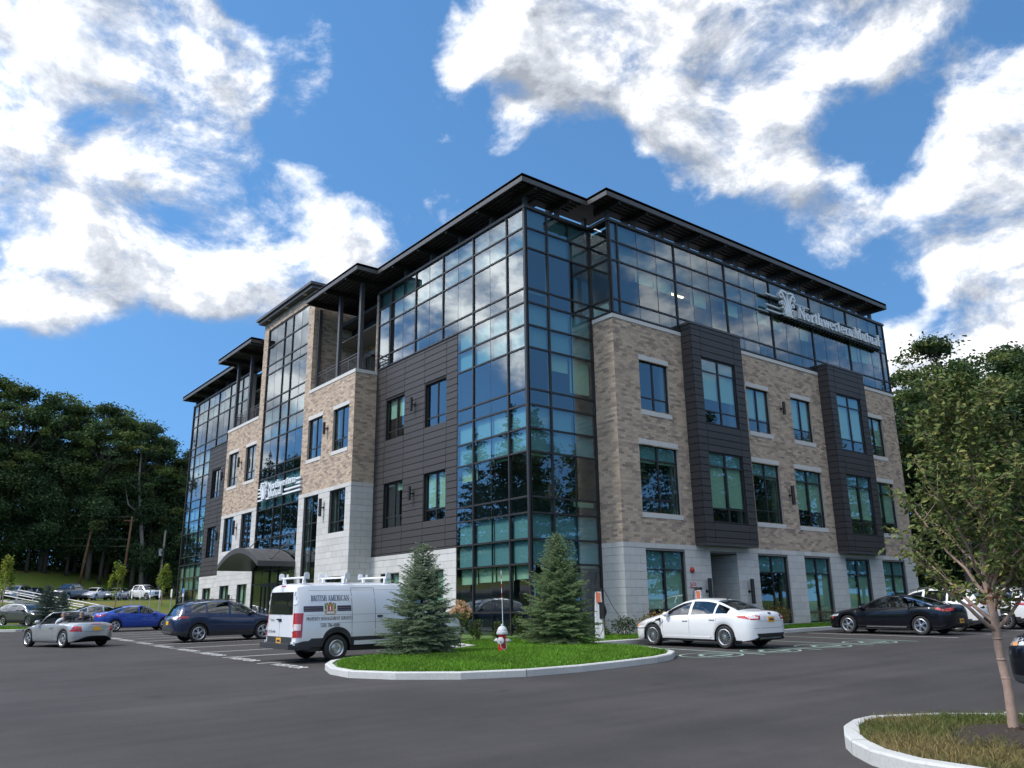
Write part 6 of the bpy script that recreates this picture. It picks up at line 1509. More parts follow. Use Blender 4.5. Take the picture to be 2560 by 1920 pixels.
def person(label, loc, rz, pose='drive', shirt=shirt_m, hair=hair_m, trousers=dshirt_m, stand=False):
    root = thing('person', label, 'person', loc, rz)
    if pose != 'stand':     # seated: pelvis at z 0, facing +x, legs forward, hands to the wheel
        V = [(0, 0, 0), (-.03, 0, .16), (-.07, 0, .34), (-.10, 0, .47), (-.10, 0, .55), (-.075, 0, .62), (-.06, 0, .70),
             (-.09, .13, .46), (-.08, .21, .43), (.03, .25, .22), (.28, .20, .28), (-.09, -.13, .46), (-.08, -.21, .43), (.03, -.25, .22), (.28, -.20, .28),
             (.02, .09, -.01), (.44, .13, .07), (.62, .13, -.30), (.74, .13, -.36), (.02, -.09, -.01), (.44, -.13, .07), (.62, -.13, -.30), (.74, -.13, -.36)]
        E = [(0, 1), (1, 2), (2, 3), (3, 4), (4, 5), (5, 6), (3, 7), (7, 8), (8, 9), (9, 10), (3, 11), (11, 12), (12, 13), (13, 14), (0, 15), (15, 16), (16, 17), (17, 18), (0, 19), (19, 20), (20, 21), (21, 22)]
        rad = [.15, .135, .145, .10, .058, .088, .082, .085, .072, .05, .034, .085, .072, .05, .034, .10, .075, .05, .04, .10, .075, .05, .04]
        hands = [((.28, .20, .28), Vector((.9, -.3, .25))), ((.28, -.20, .28), Vector((.9, .3, .25)))]; head = Vector((-.06, 0, .70)); f = lambda x, y, z: 2 if (z > .545 or (x > .20 and z > .18 and z < .4 and abs(y) < .26 and abs(y) > .165)) else (1 if x > .12 and z < .16 else 0)
    else:
        V = [(0, 0, .95), (0, 0, 1.12), (0, 0, 1.30), (0, 0, 1.43), (0, 0, 1.51), (.02, 0, 1.59), (.025, 0, 1.67),
             (0, .13, 1.42), (0, .20, 1.39), (.02, .25, 1.12), (.16, .24, .92), (0, -.13, 1.42), (0, -.20, 1.39), (.02, -.25, 1.12), (.16, -.24, .92),
             (0, .09, .90), (.02, .10, .50), (-.01, .10, .08), (.14, .11, .03), (0, -.09, .90), (.02, -.10, .50), (-.01, -.10, .08), (.14, -.11, .03)]
        E = [(0, 1), (1, 2), (2, 3), (3, 4), (4, 5), (5, 6), (3, 7), (7, 8), (8, 9), (9, 10), (3, 11), (11, 12), (12, 13), (13, 14), (0, 15), (15, 16), (16, 17), (17, 18), (0, 19), (19, 20), (20, 21), (21, 22)]
        rad = [.145, .13, .15, .10, .056, .086, .08, .082, .07, .048, .033, .082, .07, .048, .033, .095, .068, .045, .035, .095, .068, .045, .035]
        hands = [((.16, .24, .92), Vector((.4, 0, -.9))), ((.16, -.24, .92), Vector((.4, 0, -.9)))]; head = Vector((.025, 0, 1.67)); f = lambda x, y, z: 2 if (z > 1.505 or (x > .1 and .85 < z < 1.02)) else (1 if z < .95 else 0)
    o = skin_body('body', V, E, rad, shirt, root); o.data.materials.append(trousers); o.data.materials.append(skin_m); paint_body(o, f)
    # hands: palm block, four bent fingers, thumb
    for p, d in hands:
        p = Vector(p); d = d.normalized(); sd = d.cross(Vector((0, 0, 1))).normalized(); up = sd.cross(d); b = MB(); b.tube([p, p+d*.045, p+d*.085], [.026, .036, .034], 8)
        for k, l in enumerate((.062, .072, .068, .052)):
            q = p+d*.085+sd*(k-1.5)*.018; b.tube([q-d*.02, q+d*l*.5-up*.006, q+d*l*.8-up*.03, q+d*l*.72-up*.052], [.0095, .009, .0085, .007], 6)
        q = p+d*.03+sd*.03; b.tube([q, q+sd*.03+d*.02, q+sd*.03+d*.055-up*.015], [.011, .010, .008], 6); b.build('hand', skin_m, o, smooth=True)
    # face: nose, eyes, ears, mouth; hair cap
    c = head+Vector((.0, 0, -.045)); b = MB(); b.tube([c+Vector((.075, 0, .02)), c+Vector((.112, 0, -.02)), c+Vector((.085, 0, -.032))], [.008, .015, .012], 6)
    for sg in (1, -1): b.lathe([(0, -.022), (.02, -.015), (.027, .0), (.02, .016), (0, .024)], 8, c+Vector((-.01, sg*.085, -.005)))
    b.build('nose_and_ears', skin_m, root, smooth=True)
    e = MB()
    for sg in (1, -1): e.lathe([(0, .008), (.012, .004), (.012, -.004), (0, -.008)], 8, c+Vector((.080, sg*.034, .018)))
    e.box(c.x+.078, c.x+.089, -.022, .022, c.z-.062, c.z-.054); e.build('eyes_and_mouth', darkhair_m, root)
    h = MB(); n = 14; rows = []
    for i in range(7):
        t = PI*.5*i/6*1.15; row = []
        for k in range(n):
            a = 2*PI*k/n; back = .5-.5*math.cos(a); tt = min(t, .72+.95*back); row.append((c.x-.012+.098*math.sin(tt)*math.cos(a), c.y+.092*math.sin(tt)*math.sin(a), c.z+.028+.105*math.cos(tt)*(1 if tt < 1.57 else 1.1)))
        rows.append(row)
    for i in range(6):
        for k in range(n): h.quad(rows[i][k], rows[i][(k+1) % n], rows[i+1][(k+1) % n], rows[i+1][k])
    h.build('hair', hair, root, smooth=True)
    return root

# ------------------------------------------------------------------ silver convertible, top down
u = sideU(4.01)
CAB = dict(SEDAN); CAB.update(L=4.01, W=1.715, fo=.78, wb=2.40, r=.315, gap=.045, N=54, paint=silver_paint, cat='convertible', sill=.25, nose=(.8, 2.6), tail=(.55, 3.0), spokes=5, twin=False, crown=.03, mud=False,
    top=[(0, .52), (.04, .60), (.2, .69), (.6, .80), (1.1, .88), (1.3, .905), (1.7, .92), (2.7, .93), (3.2, .925), (3.7, .90), (3.88, .87), (3.96, .79), (4.01, .62)], belt=[(0, .50), (.4, .62), (1.1, .80), (1.7, .85), (2.7, .87), (3.4, .85), (3.9, .76), (4.01, .60)],
    wr=[(0, .45), (.4, .60), (1.2, .68), (2.8, .70), (3.6, .66), (4.01, .5)], zb=[(0, .34), (.06, .24), (.3, .18), (3.6, .19), (3.9, .28), (4.01, .40)], cuts=[1.42, 2.75, 1.45, 2.6], win=[], doors={'door': (1.4, 2.52)}, open=(1.46, 2.76), mirror=(1.50, .93), trim=[], seats=[], 
    patches=[('headlight', head_m, [(u(.55), .60), (u(.14), .54), (u(.12), .64), (u(.55), .73)], 90, dict(nu=5)), ('taillight', tail_m, [(-.80-.20, .585), (-.80+.26, .60), (-.80+.12, .79), (-.80-.14, .785)], 45, dict(nu=7, off=.008)), ('sill_trim', silver_paint, [(u(2.75), .22), (u(1.15), .22), (u(1.15), .29), (u(2.75), .29)], 90, dict(nu=8, nv=1, off=.015))],
    sym=[('headlight', head_m, [(.44, .54), (.72, .56), (.70, .68), (.44, .64)], 180, dict(nu=5))])
del CAB['ws'], CAB['bl'], CAB['seats']
s8 = Car(CAB); cab = s8.build('convertible', 'silver two seat convertible with its top down driving past the visitor stalls')
def cab_kit(s):
    root = s.root; rear = s
    s.patch('plate_panel', silver_paint, [(-.30, .60), (.30, .60), (.32, .77), (-.32, .77)], 0, off=.006, nu=6, nv=2); s.patch('licence_plate', plate_m, [(-.155, .61), (.155, .61), (.155, .745), (-.155, .745)], 0, off=.014, nu=3, nv=2)
    s.patch('bumper_strip', rim_m, [(-.78, .43), (.78, .43), (.80, .455), (-.80, .455)], 0, off=.012, nu=16, nv=1); s.patch('valance', black_m, [(-.5, .27), (.5, .27), (.55, .34), (-.55, .34)], 0, off=.008, nu=10, nv=1)
    s.patch('brake_light', redprint_m, [(-.2, .84), (.2, .84), (.2, .86), (-.2, .86)], 0, off=.012, nu=6, nv=1); s.seam([(-.62, .80), (-.6, .58), (.6, .58), (.62, .80)], 0)
    b = MB(); b.box(-2.78, -1.44, -.70, .70, .30, .38); b.box(-1.62, -1.36, -.68, .68, .38, .90); b.box(-2.80, -2.72, -.70, .70, .38, .88)
    for y in (-.70, .66): b.box(-2.76, -1.44, y, y+.04, .38, .86)
    b.build('cockpit', black_m, root)
    for y in (.36, -.36):
        k = MB(); k.box(-2.5, -1.95, y-.25, y+.25, .38, .52); k.hexa([(-2.34, y-.23, .5), (-2.34, y+.23, .5), (-2.56, y+.21, .5), (-2.56, y-.21, .5), (-2.48, y-.21, .98), (-2.48, y+.21, .98), (-2.62, y+.18, .98), (-2.62, y-.18, .98)]); k.box(-2.63, -2.52, y-.13, y+.13, 1.0, 1.15); k.build('seat', seat_m, root)
        h = MB(); h.tube([(-2.72, y-.2, .9), (-2.72, y-.17, 1.08), (-2.72, y+.17, 1.08), (-2.72, y+.2, .9)], .028, 8); h.build('roll_hoop', black_m, root)
    # windscreen: raked frame and glass
    A = [(-1.36, .70, .90), (-1.88, .57, 1.26)]; f = MB()
    for sg in (1, -1): f.tube([(A[0][0], sg*A[0][1], A[0][2]-.03), ((A[0][0]+A[1][0])/2+.03, sg*.64, 1.09), (A[1][0], sg*A[1][1], A[1][2])], .024, 8)
    f.tube([(A[1][0], -.57, 1.26), (A[1][0]-.0, -.3, 1.275), (A[1][0], 0, 1.28), (A[1][0], .3, 1.275), (A[1][0], .57, 1.26)], .024, 8); f.build('windscreen_frame', silver_paint, root, smooth=True)
    g = MB()
    for k in range(6):
        y0, y1 = -1+2*k/6, -1+2*(k+1)/6; bow = lambda y: .10*(1-y*y)
        g.quad((A[0][0]+bow(y0), y0*.69, A[0][2]), (A[0][0]+bow(y1), y1*.69, A[0][2]), (A[1][0]+bow(y1)*.4, y1*.56, A[1][2]), (A[1][0]+bow(y0)*.4, y0*.56, A[1][2]))
    g.build('windshield', clear_m, root)
    w = MB(); n = 20; c = Vector((-1.80, .36, .86)); ax = Vector((.45, 0, .9)).normalized(); e1 = Vector((0, 1, 0)); e2 = ax.cross(e1); w.tube([c+e1*.185*math.cos(2*PI*k/n)+e2*.185*math.sin(2*PI*k/n) for k in range(n+1)], .014, 6); w.bar(c-e1*.18, c+e1*.18, .03, .02); w.tube([c, c+Vector((.25, 0, -.15))], .03, 6); w.build('steering_wheel', black_m, root)
    b = MB(); b.hexa([(-2.60, -.60, .90), (-2.60, .60, .90), (-2.95, .58, .90), (-2.95, -.58, .90), (-2.66, -.56, .97), (-2.66, .56, .97), (-2.93, .54, .95), (-2.93, -.54, .95)]); b.build('wind_deflector', black_m, root)
cab_kit(s8); place_axle(cab, CAB, -13.01, 12.07, 1.92, 1); bpy.context.view_layer.update()
for y, lab, sh_, hr in ((.36, 'driver of the silver convertible, grey hair and white shirt', shirt_m, hair_m), (-.36, 'passenger of the silver convertible, grey hair and dark top', dshirt_m, hair_m)):
    p = person(lab, (0, 0, 0), 0, 'drive', sh_, hr); p.matrix_world = cab.matrix_world @ Matrix.Translation((-2.22, y, .53))
person('person in a white shirt standing inside the second floor window beside the charcoal bay', (12.9, .35, 4.2), R(150), 'stand', shirt_m, darkhair_m)
p = person('person with a pink scarf standing inside the glass corner on the second floor', (2.15, 1.1, 4.2), R(200), 'stand', dshirt_m, darkhair_m)
sc = MB(); sc.tube([(.13, -.05, 1.45), (.16, -.08, 1.2), (.15, -.09, .8)], [.05, .07, .09], 8); sc.tube([(.10, .08, 1.45), (.12, 0, 1.40), (.11, -.09, 1.45), (-.05, -.11, 1.5)], .05, 8); sc.build('scarf', pink_m, p, smooth=True)

# ------------------------------------------------------------------ company signs
def band(b, pts, w, d, at):
    """curved flat band with depth along 2-D points"""
    P = [Vector(p) for p in pts]; n = len(P); ws = w if isinstance(w, (list, tuple)) else [w]*n; L = []; Rr = []
    for i, p in enumerate(P):
        t = (P[min(i+1, n-1)]-P[max(i-1, 0)]).normalized(); q = Vector((-t.y, t.x))*ws[i]/2; L.append(p+q); Rr.append(p-q)
    for i in range(n-1):
        f = [at(*q, d) for q in (Rr[i], Rr[i+1], L[i+1], L[i])]; g = [at(*q, 0) for q in (Rr[i], Rr[i+1], L[i+1], L[i])]; b.hexa([*f, *g], back=False)
def arc2(cx, cy, r0, r1, a0, a1, n=12): return [(cx+(r0+(r1-r0)*k/n)*math.cos(R(a0+(a1-a0)*k/n)), cy+(r0+(r1-r0)*k/n)*math.sin(R(a0+(a1-a0)*k/n))) for k in range(n+1)]
def emblem(parent, at, h, d):
    """palmette capital: two volutes, fanned leaves, a stepped foot; unit height h"""
    b = MB(); A = lambda x, y, e: at(x*h, y*h, e)
    for s in (1, -1):
        m = lambda P: [(s*x, y) for x, y in P]
        band(b, m([(.06, .16), (.09, .40), (.16, .62), (.27, .80)]+arc2(.40, .76, .15, .05, 160, -170)), [.085]*4+[.085-.004*k for k in range(13)], d, A)
        band(b, m([(.12, .16), (.17, .36), (.27, .50)]+arc2(.36, .48, .085, .03, 150, -120)), .06, d*.9, A)
        band(b, m([(.17, .15), (.24, .27), (.33, .33), (.40, .29)]), .05, d*.8, A)
        band(b, m([(.0, .93), (.16, .97), (.32, .98), (.46, .94)]), .07, d, A)
    band(b, [(0, .16), (0, .55), (0, .88)], [.06, .08, .03], d*1.05, A)
    for y, w in ((.12, .42), (.065, .50), (.01, .44)): band(b, [(-w/2, y), (0, y+.015), (w/2, y)], .045, d, A)
    b.build('emblem', sign_m, parent)
def wing_sign():
    n = D+.16; x0 = 14.43; r = thing('company_sign', 'long white raised sign reading Northwestern Mutual under the roof of the short side', 'sign', FW.P(14.4, n, 15))
    o = r.location; L = lambda u, nn, z: FW.P(u, nn, z)-o
    for (a, c, z) in ((14.43, 18.35, 15.98), (14.43, 16.9, 15.40), (14.43, 25.4, 15.12)):
        b = MB(); p = [L(*q) for q in ((a, n+.10, z-.045), (c, n+.10, z-.045), (c, n+.10, z+.045), (a, n+.10, z+.045), (a, n+.02, z-.045), (c, n+.02, z-.045), (c, n+.02, z+.045), (a, n+.02, z+.045))]; b.hexa(p); b.build('bar', signbar_m, r)
    b = MB()
    for q in ((15.6, 25.4, 15.02, 15.085),): b.hexa([L(*v) for v in ((q[0], n+.16, q[2]), (q[1], n+.16, q[2]), (q[1], n+.16, q[3]), (q[0], n+.16, q[3]), (q[0], n-.06, q[2]), (q[1], n-.06, q[2]), (q[1], n-.06, q[3]), (q[0], n-.06, q[3]))])
    for k in range(34):
        u = 15.7+k*.29; b.hexa([L(*v) for v in ((u, n+.10, 14.94), (u+.1, n+.10, 14.94), (u+.1, n+.10, 15.02), (u, n+.10, 15.02), (u, n-.1, 14.94), (u+.1, n-.1, 14.94), (u+.1, n-.1, 15.02), (u, n-.1, 15.02))])
    b.build('raceway', frame_m, r)
    emblem(r, lambda u, v, d: L(16.12+u, n+.12+d, 15.02+v), 1.36, .16)
    at = lambda u, v, d: L(17.06+u, n+.12+d, 15.15+v)
    w = letters('Northwestern', .66, at, sign_m, r, .14, width=5.32)
    letters('Mutual', .66, lambda u, v, d: at(u+5.45, v, d), sign_m, r, .14, width=2.78)
def tower_sign():
    n = D-.02; r = thing('company_sign', 'white raised sign reading Northwestern Mutual in two lines over the entrance', 'sign', FL.P(21.3, n, 7.1)); o = r.location; L = lambda u, nn, z: FL.P(u, nn, z)-o
    for a, c, z in ((23.95, 22.9, 7.80), (23.95, 22.9, 7.58), (23.95, 22.7, 7.38), (24.0, 20.1, 7.13), (18.5, 17.92, 7.80), (18.6, 17.92, 7.55), (20.05, 17.92, 7.36), (20.1, 17.92, 7.13)):
        b = MB(); b.hexa([L(*q) for q in ((a, n+.16, z-.045), (c, n+.16, z-.045), (c, n+.16, z+.045), (a, n+.16, z+.045), (a, n+.02, z-.045), (c, n+.02, z-.045), (c, n+.02, z+.045), (a, n+.02, z+.045))]); b.build('bar', sign_m, r)
    emblem(r, lambda u, v, d: L(22.92-u, n+.12+d, 7.14+v), .98, .14)
    letters('Northwestern', .43, lambda u, v, d: L(22.2-u, n+.14+d, 7.60+v), sign_m, r, .12, width=3.75)
    letters('Mutual', .43, lambda u, v, d: L(22.2-u, n+.14+d, 7.16+v), sign_m, r, .12, width=1.95)
wing_sign(); tower_sign()
# small red signs by the side door
r = thing('fire_connection_sign', 'small red FDC sign on the pale stone beside the side door', 'sign', FW.P(7.58, D+.03, 1.6)); b = MB(); b.box(-.17, .17, 0, .02, -.115, .115); b.build('plate', redprint_m, r)
letters('FDC' if False else 'F', .001, lambda u, v, d: (0, -.03, 0), white_m, r) if False else None
def block_text(txt, size, at, m, parent):
    cu = bpy.data.curves.new('txt', 'FONT'); cu.body = txt; cu.size = size; cu.align_x = 'CENTER'; cu.offset = size*.02; o = bpy.data.objects.new('txt', cu); COL.objects.link(o); bpy.context.view_layer.update()
    me = bpy.data.meshes.new_from_object(o); bpy.data.objects.remove(o); me.materials.clear(); me.materials.append(m)
    for v in me.vertices: v.co = at(v.co.x, v.co.y)
    return link('lettering', me, parent)
block_text('FDC', .17, lambda u, v: Vector((u, -.006, -.015+v)), white_m, r); b = MB(); b.box(-.13, .13, -.005, 0, -.08, -.05); b.build('underline', white_m, r)
r = thing('fire_bell', 'round red alarm bell on the stone above the FDC sign', 'alarm bell', FW.P(7.55, D+.02, 2.2)); b = MB(); b.lathe([(0, -.11), (.06, -.10), (.10, -.06), (.12, -.02), (.12, 0), (0, 0)], 18, axis='y'); b.build('gong', redprint_m, r, smooth=True); b = MB(); b.box(.07, .13, -.09, -.03, -.05, .05); b.build('strobe', white_m, r)

# ------------------------------------------------------------------ chargers, cable, hydrant, posts
def charger(x, y, rz, label):
    z = isl_h(x, y)-.02; r = thing('charging_post', label, 'charging post', (x, y, z), rz, 'charging posts')
    b = MB(); pr = [(-.15, 0), (.15, 0), (.125, .9), (.09, 1.62), (-.02, 1.66), (-.11, 1.55), (-.15, .8)]; b.prism([(a, -.10, q) for a, q in pr], (0, .20, 0)); b.build('pedestal', white_m, r)
    b = MB(); b.box(.02, .19, -.13, .13, .70, 1.18); b.box(-.02, .17, -.115, .115, 1.18, 1.24); b.box(-.13, .10, -.112, .112, 1.60, 1.70); b.build('holster', black_m, r)
    b = MB(); b.box(-.07, .07, -.116, .116, 1.24, 1.56); b.build('screen', orange_m, r)
    for sg in (1, -1):
        b = MB(); b.tube([(-.05, sg*.11, 1.64), (-.16, sg*.17, 1.55), (-.20, sg*.19, 1.0), (-.16, sg*.18, .35), (-.02, sg*.17, .10), (.12, sg*.16, .35), (.13, sg*.14, .75)], .014, 6); b.build('cable', black_m, r, smooth=True)
        b = MB(); b.tube([(.18, sg*.06, 1.12), (.23, sg*.06, .95), (.20, sg*.06, .8)], .03, 8); b.build('plug', black_m, r)
    return r
charger(.72, -2.75, R(-50), 'white charging post with orange screen beside the right spruce, cabled to the white sedan')
charger(6.05, -2.75, R(-70), 'white charging post behind the roof of the white sedan below the FDC sign')
r = thing('charging_cable', 'black charging cable hanging from the post to the front wing of the white sedan', 'cable', (.85, -2.9, 1.35)); o = Vector((.85, -2.9, 1.35)); P = [Vector((.85, -2.88, 1.35)), Vector((.90, -2.98, 1.15)), Vector((.93, -3.3, .68)), Vector((.95, -3.75, .26)), Vector((.98, -4.1, .12)), Vector((1.02, -4.5, .10)), PLUG_W+Vector((-.10, .28, -.12)), PLUG_W+Vector((-.09, .05, 0))]
from mathutils.geometry import interpolate_bezier
C = []
for i in range(len(P)-1):
    t0 = (P[min(i+1, len(P)-1)]-P[max(i-1, 0)])/6; t1 = (P[min(i+2, len(P)-1)]-P[i])/6; C += interpolate_bezier(P[i], P[i]+t0, P[i+1]-t1, P[i+1], 7)[:-1]
b = MB(); b.tube([p-o for p in C+[P[-1]]], .013, 6); b.build('cord', black_m, r, smooth=True); b = MB(); b.tube([PLUG_W+Vector((-.12, .06, .0))-o, PLUG_W+Vector((-.05, .0, .02))-o, PLUG_W+Vector((.0, 0, .03))-o], [.028, .04, .045], 10); b.build('plug', black_m, r, smooth=True)
def hydrant():
    x, y = -5.72, -5.70; z = isl_h(x, y)-.05; r = thing('fire_hydrant', 'red fire hydrant with silver bonnet and tall striped whip on the grass island', 'hydrant', (x, y, z), R(-55))
    b = MB(); b.lathe([(.14, 0), (.14, .06), (.105, .07), (.10, .46), (.125, .47), (.125, .50), (0, .50)], 20); b.build('barrel', red_m, r, angle=40)
    b = MB(); b.lathe([(.15, .50), (.155, .53), (.15, .56), (.135, .57), (.13, .61), (.10, .67), (.055, .705), (.035, .71), (.035, .75), (.02, .76), (0, .76)], 20); b.build('bonnet', silver_m, r, angle=40)
    for (c, rad, L, nm) in (((0, -.09, .34), .092, .09, 'pumper_cap'), ((-.09, 0, .34), .058, .10, 'hose_cap'), ((.09, 0, .34), .058, .10, 'hose_cap')):
        b = MB(); s = -1 if nm == 'pumper_cap' or c[0] < 0 else 1; b.lathe([(rad*.72, 0), (rad*.72, s*L*.4), (rad, s*L*.45), (rad, s*L*.9), (rad*.7, s*L), (.022, s*L), (.022, s*(L+.04)), (0, s*(L+.04))], 16, c, 'y' if nm == 'pumper_cap' else 'x'); b.build(nm, silver_m, r, angle=40)
    b = MB(); b.tube([(.11, -.03, .30), (.14, -.07, .16), (.09, -.13, .11), (.02, -.17, .17), (0, -.17, .28)], .008, 5); b.build('chain', silver_m, r)
    w = MB(); base = (.0, .06, .74); top = (-.05, .10, 2.16); n = 12
    for k in range(n):
        p = [Vector(base).lerp(Vector(top), t) for t in (k/n, (k+1)/n)]; w.m = k % 2 if 4 < k else 1; w.tube(p, .009, 6)
    w.build('whip', [redprint_m, white_m], r)
hydrant()
def post_sign(x, y, blue, label):
    z = isl_h(x, y); r = thing('sign_post', label, 'sign post', (x, y, z), 0, 'sign posts along the long side'); b = MB(); b.box(-.025, .025, -.02, .02, 0, 2.25); b.build('post', galv_m, r)
    b = MB(); b.box(-.035, -.025, -.16, .16, 1.75, 2.25); b.build('plate', white_m, r)
    if blue: b = MB(); b.box(-.04, -.035, -.15, .15, 1.95, 2.24); b.build('blue_panel', blue_m, r)
for i, (y, bl) in enumerate(((31.3, 1), (33.8, 0), (36.5, 0), (38.9, 1), (41.5, 0), (43.8, 0))): post_sign(-2.95, y, bl, ['thin post with blue and white accessible parking sign nearest the far glass corner', 'plain white sign on a tall thin post right of the white pickup', 'plain white sign post just right of the blue topped one behind the bright blue sedan', 'blue topped sign post behind the roof of the bright blue sedan', 'plain white sign post left of the blue topped one behind the blue sedan', 'leftmost white sign post above the blue sedan roof'][i])
def steps():
    a = Vector((-2.6, 58.4, 0)); d = Vector((-.41, .912, 0)).normalized(); q = Vector((d.y, -d.x, 0)); n = 12; L = 12.5
    r = thing('steps', 'concrete steps with metal handrails climbing the grass bank behind the convertible', 'steps', (a.x, a.y, terr(a.x, a.y))); o = r.location; z0 = terr(a.x, a.y)+.1; e = a+d*L; z1 = terr(e.x, e.y)+.15
    for k in range(n):
        p = a+d*(L*k/n); z = z0+(z1-z0)*(k+1)/n; b = MB(); P = [p-q*.75, p+q*.75, p+q*.75+d*(L/n+.03), p-q*.75+d*(L/n+.03)]; b.prism([Vector((v.x, v.y, z-.45))-o for v in P], (0, 0, .45)); b.build('step', kerb_m, r)
    for s in (-1, 1):
        b = MB(); off = q*.82*s
        for h in (.95, .5):
            f = a+off; g = e+off; b.tube([Vector((f.x, f.y, z0+h))-o, Vector((g.x, g.y, z1+h))-o], .045, 6)
        for k in range(6):
            p = a+off+d*(L*k/5); z = z0+(z1-z0)*k/5; b.tube([Vector((p.x, p.y, z-.5))-o, Vector((p.x, p.y, z+.95))-o], .045, 6)
        b.build('handrail', galv_m, r)
steps()
def pole(x, y, top, m, label, lean=0., tf=False):
    z = terr(x, y); r = thing('utility_pole', label, 'utility pole', (x, y, z), 0, 'utility poles'); b = MB(); b.tube([(0, 0, -.5), (lean, 0, top-z)], [.19, .13], 8); b.build('pole', m, r, smooth=True)
    if tf:
        b = MB(); b.lathe([(0, 0), (.28, 0), (.28, .9), (.15, 1.0), (0, 1)], 10, (-.3, -.3, (top-z)*.62)); b.build('transformer', galv_m, r)
    else: b = MB(); b.box(-.7, .7, -.06, .06, top-z-.7, top-z-.55); b.build('crossarm', m, r) if lean < .5 else None
pole(4.3, 102.2, 14.8, wood_m, 'brown leaning utility pole, left of the two brown ones before the wood', 1.0); pole(9.5, 101.1, 14.1, wood_m, 'brown utility pole with crossarm, right of the leaning one', .4); pole(14.1, 99.9, 12.2, greywood_m, 'short grey utility pole with transformer nearest the building', .2, True)
for i, (a, c, lab) in enumerate((((10, 101.1, 14.0), (-70, 124, 17.0), 'top overhead wire running left from the brown utility pole'), ((10, 101.1, 10.9), (-70, 124, 13), 'middle overhead wire crossing the dark wood'), ((10, 101.1, 9.9), (-70, 124, 12), 'lowest overhead wire crossing the dark wood'))):
    P = []
    for k in range(17): t = k/16; p = Vector(a).lerp(Vector(c), t); p.z -= 5*t*(1-t)*.5; P.append(p-Vector(a))
    b = MB(); b.tube(P, .018, 4); o = b.build('overhead_wire', greywood_m); o.location = a; tag(o, lab, 'wire', 'overhead wires')

# ------------------------------------------------------------------ vegetation
def leafquads(P, s, up=.4, r=nrg, asp=.6):
    """random leaf-size quads at points P; up = how much they lie flat"""
    n = len(P); a = r.normal(0, 1, (n, 3)); a[:, 2] *= (1-up); a /= np.linalg.norm(a, axis=1)[:, None]; c = r.normal(0, 1, (n, 3)); c -= a*(a*c).sum(1)[:, None]; c[:, 2] *= (1-up*.6); c /= np.linalg.norm(c, axis=1)[:, None]
    s = (s*r.uniform(.6, 1.3, n))[:, None] if np.isscalar(s) else s[:, None]; a = a*s/2; c = c*s*asp/2
    V = np.stack([P-a, P-a*.1-c, P+a, P-a*.1+c], 1).reshape(-1, 3); return V, np.arange(4*n).reshape(-1, 4)
def pads_points(pads, n, r=nrg, shell=.55):
    """points spread in flattened ellipsoids (x, y, z, rx, rz), denser towards their skin"""
    w = np.array([p[3]**2*p[4] for p in pads])**.7; w /= w.sum(); k = r.choice(len(pads), n, p=w); pd = np.array([p[:5] for p in pads])[k]
    d = r.normal(0, 1, (n, 3)); d /= np.linalg.norm(d, axis=1)[:, None]; rad = np.where(r.uniform(0, 1, n) < .25, r.uniform(.7, 1.75, n), r.uniform(0, 1, n)**(1/3)*(1-shell)+shell*r.uniform(.5, 1.15, n)); d *= rad[:, None]
    return pd[:, :3]+d*np.c_[pd[:, 3], pd[:, 3], pd[:, 4]], k
def limb_tree(H, r0, pads, trunk_top, seed, lean=0.):
    """trunk with limbs reaching for every pad"""
    q = random.Random(seed); b = MB(); tp = [(0, 0, -.6)]; n = 7
    for i in range(1, n+1): t = i/n; tp.append((lean*t*t*H+q.gauss(0, .012*H)*t, q.gauss(0, .012*H)*t, trunk_top*t))
    b.tube(tp, [r0*(1-.72*i/n)+.02 for i in range(n+1)], 7)
    for p in pads:
        t = min(.98, max(.35, (p[2]-.22*H*q.uniform(.5, 1.1))/trunk_top)); i = min(n-1, int(t*n)); f = t*n-i; s = Vector(tp[i]).lerp(Vector(tp[i+1]), f); e = Vector(p[:3]); m = s.lerp(e, .5)+Vector((q.gauss(0, .02*H), q.gauss(0, .02*H), q.uniform(-.02, .03)*H))
        b.tube([s, m, e], [r0*.32*(1-t*.5), r0*.2*(1-t*.5), .02], 5, cap=False)
    return b
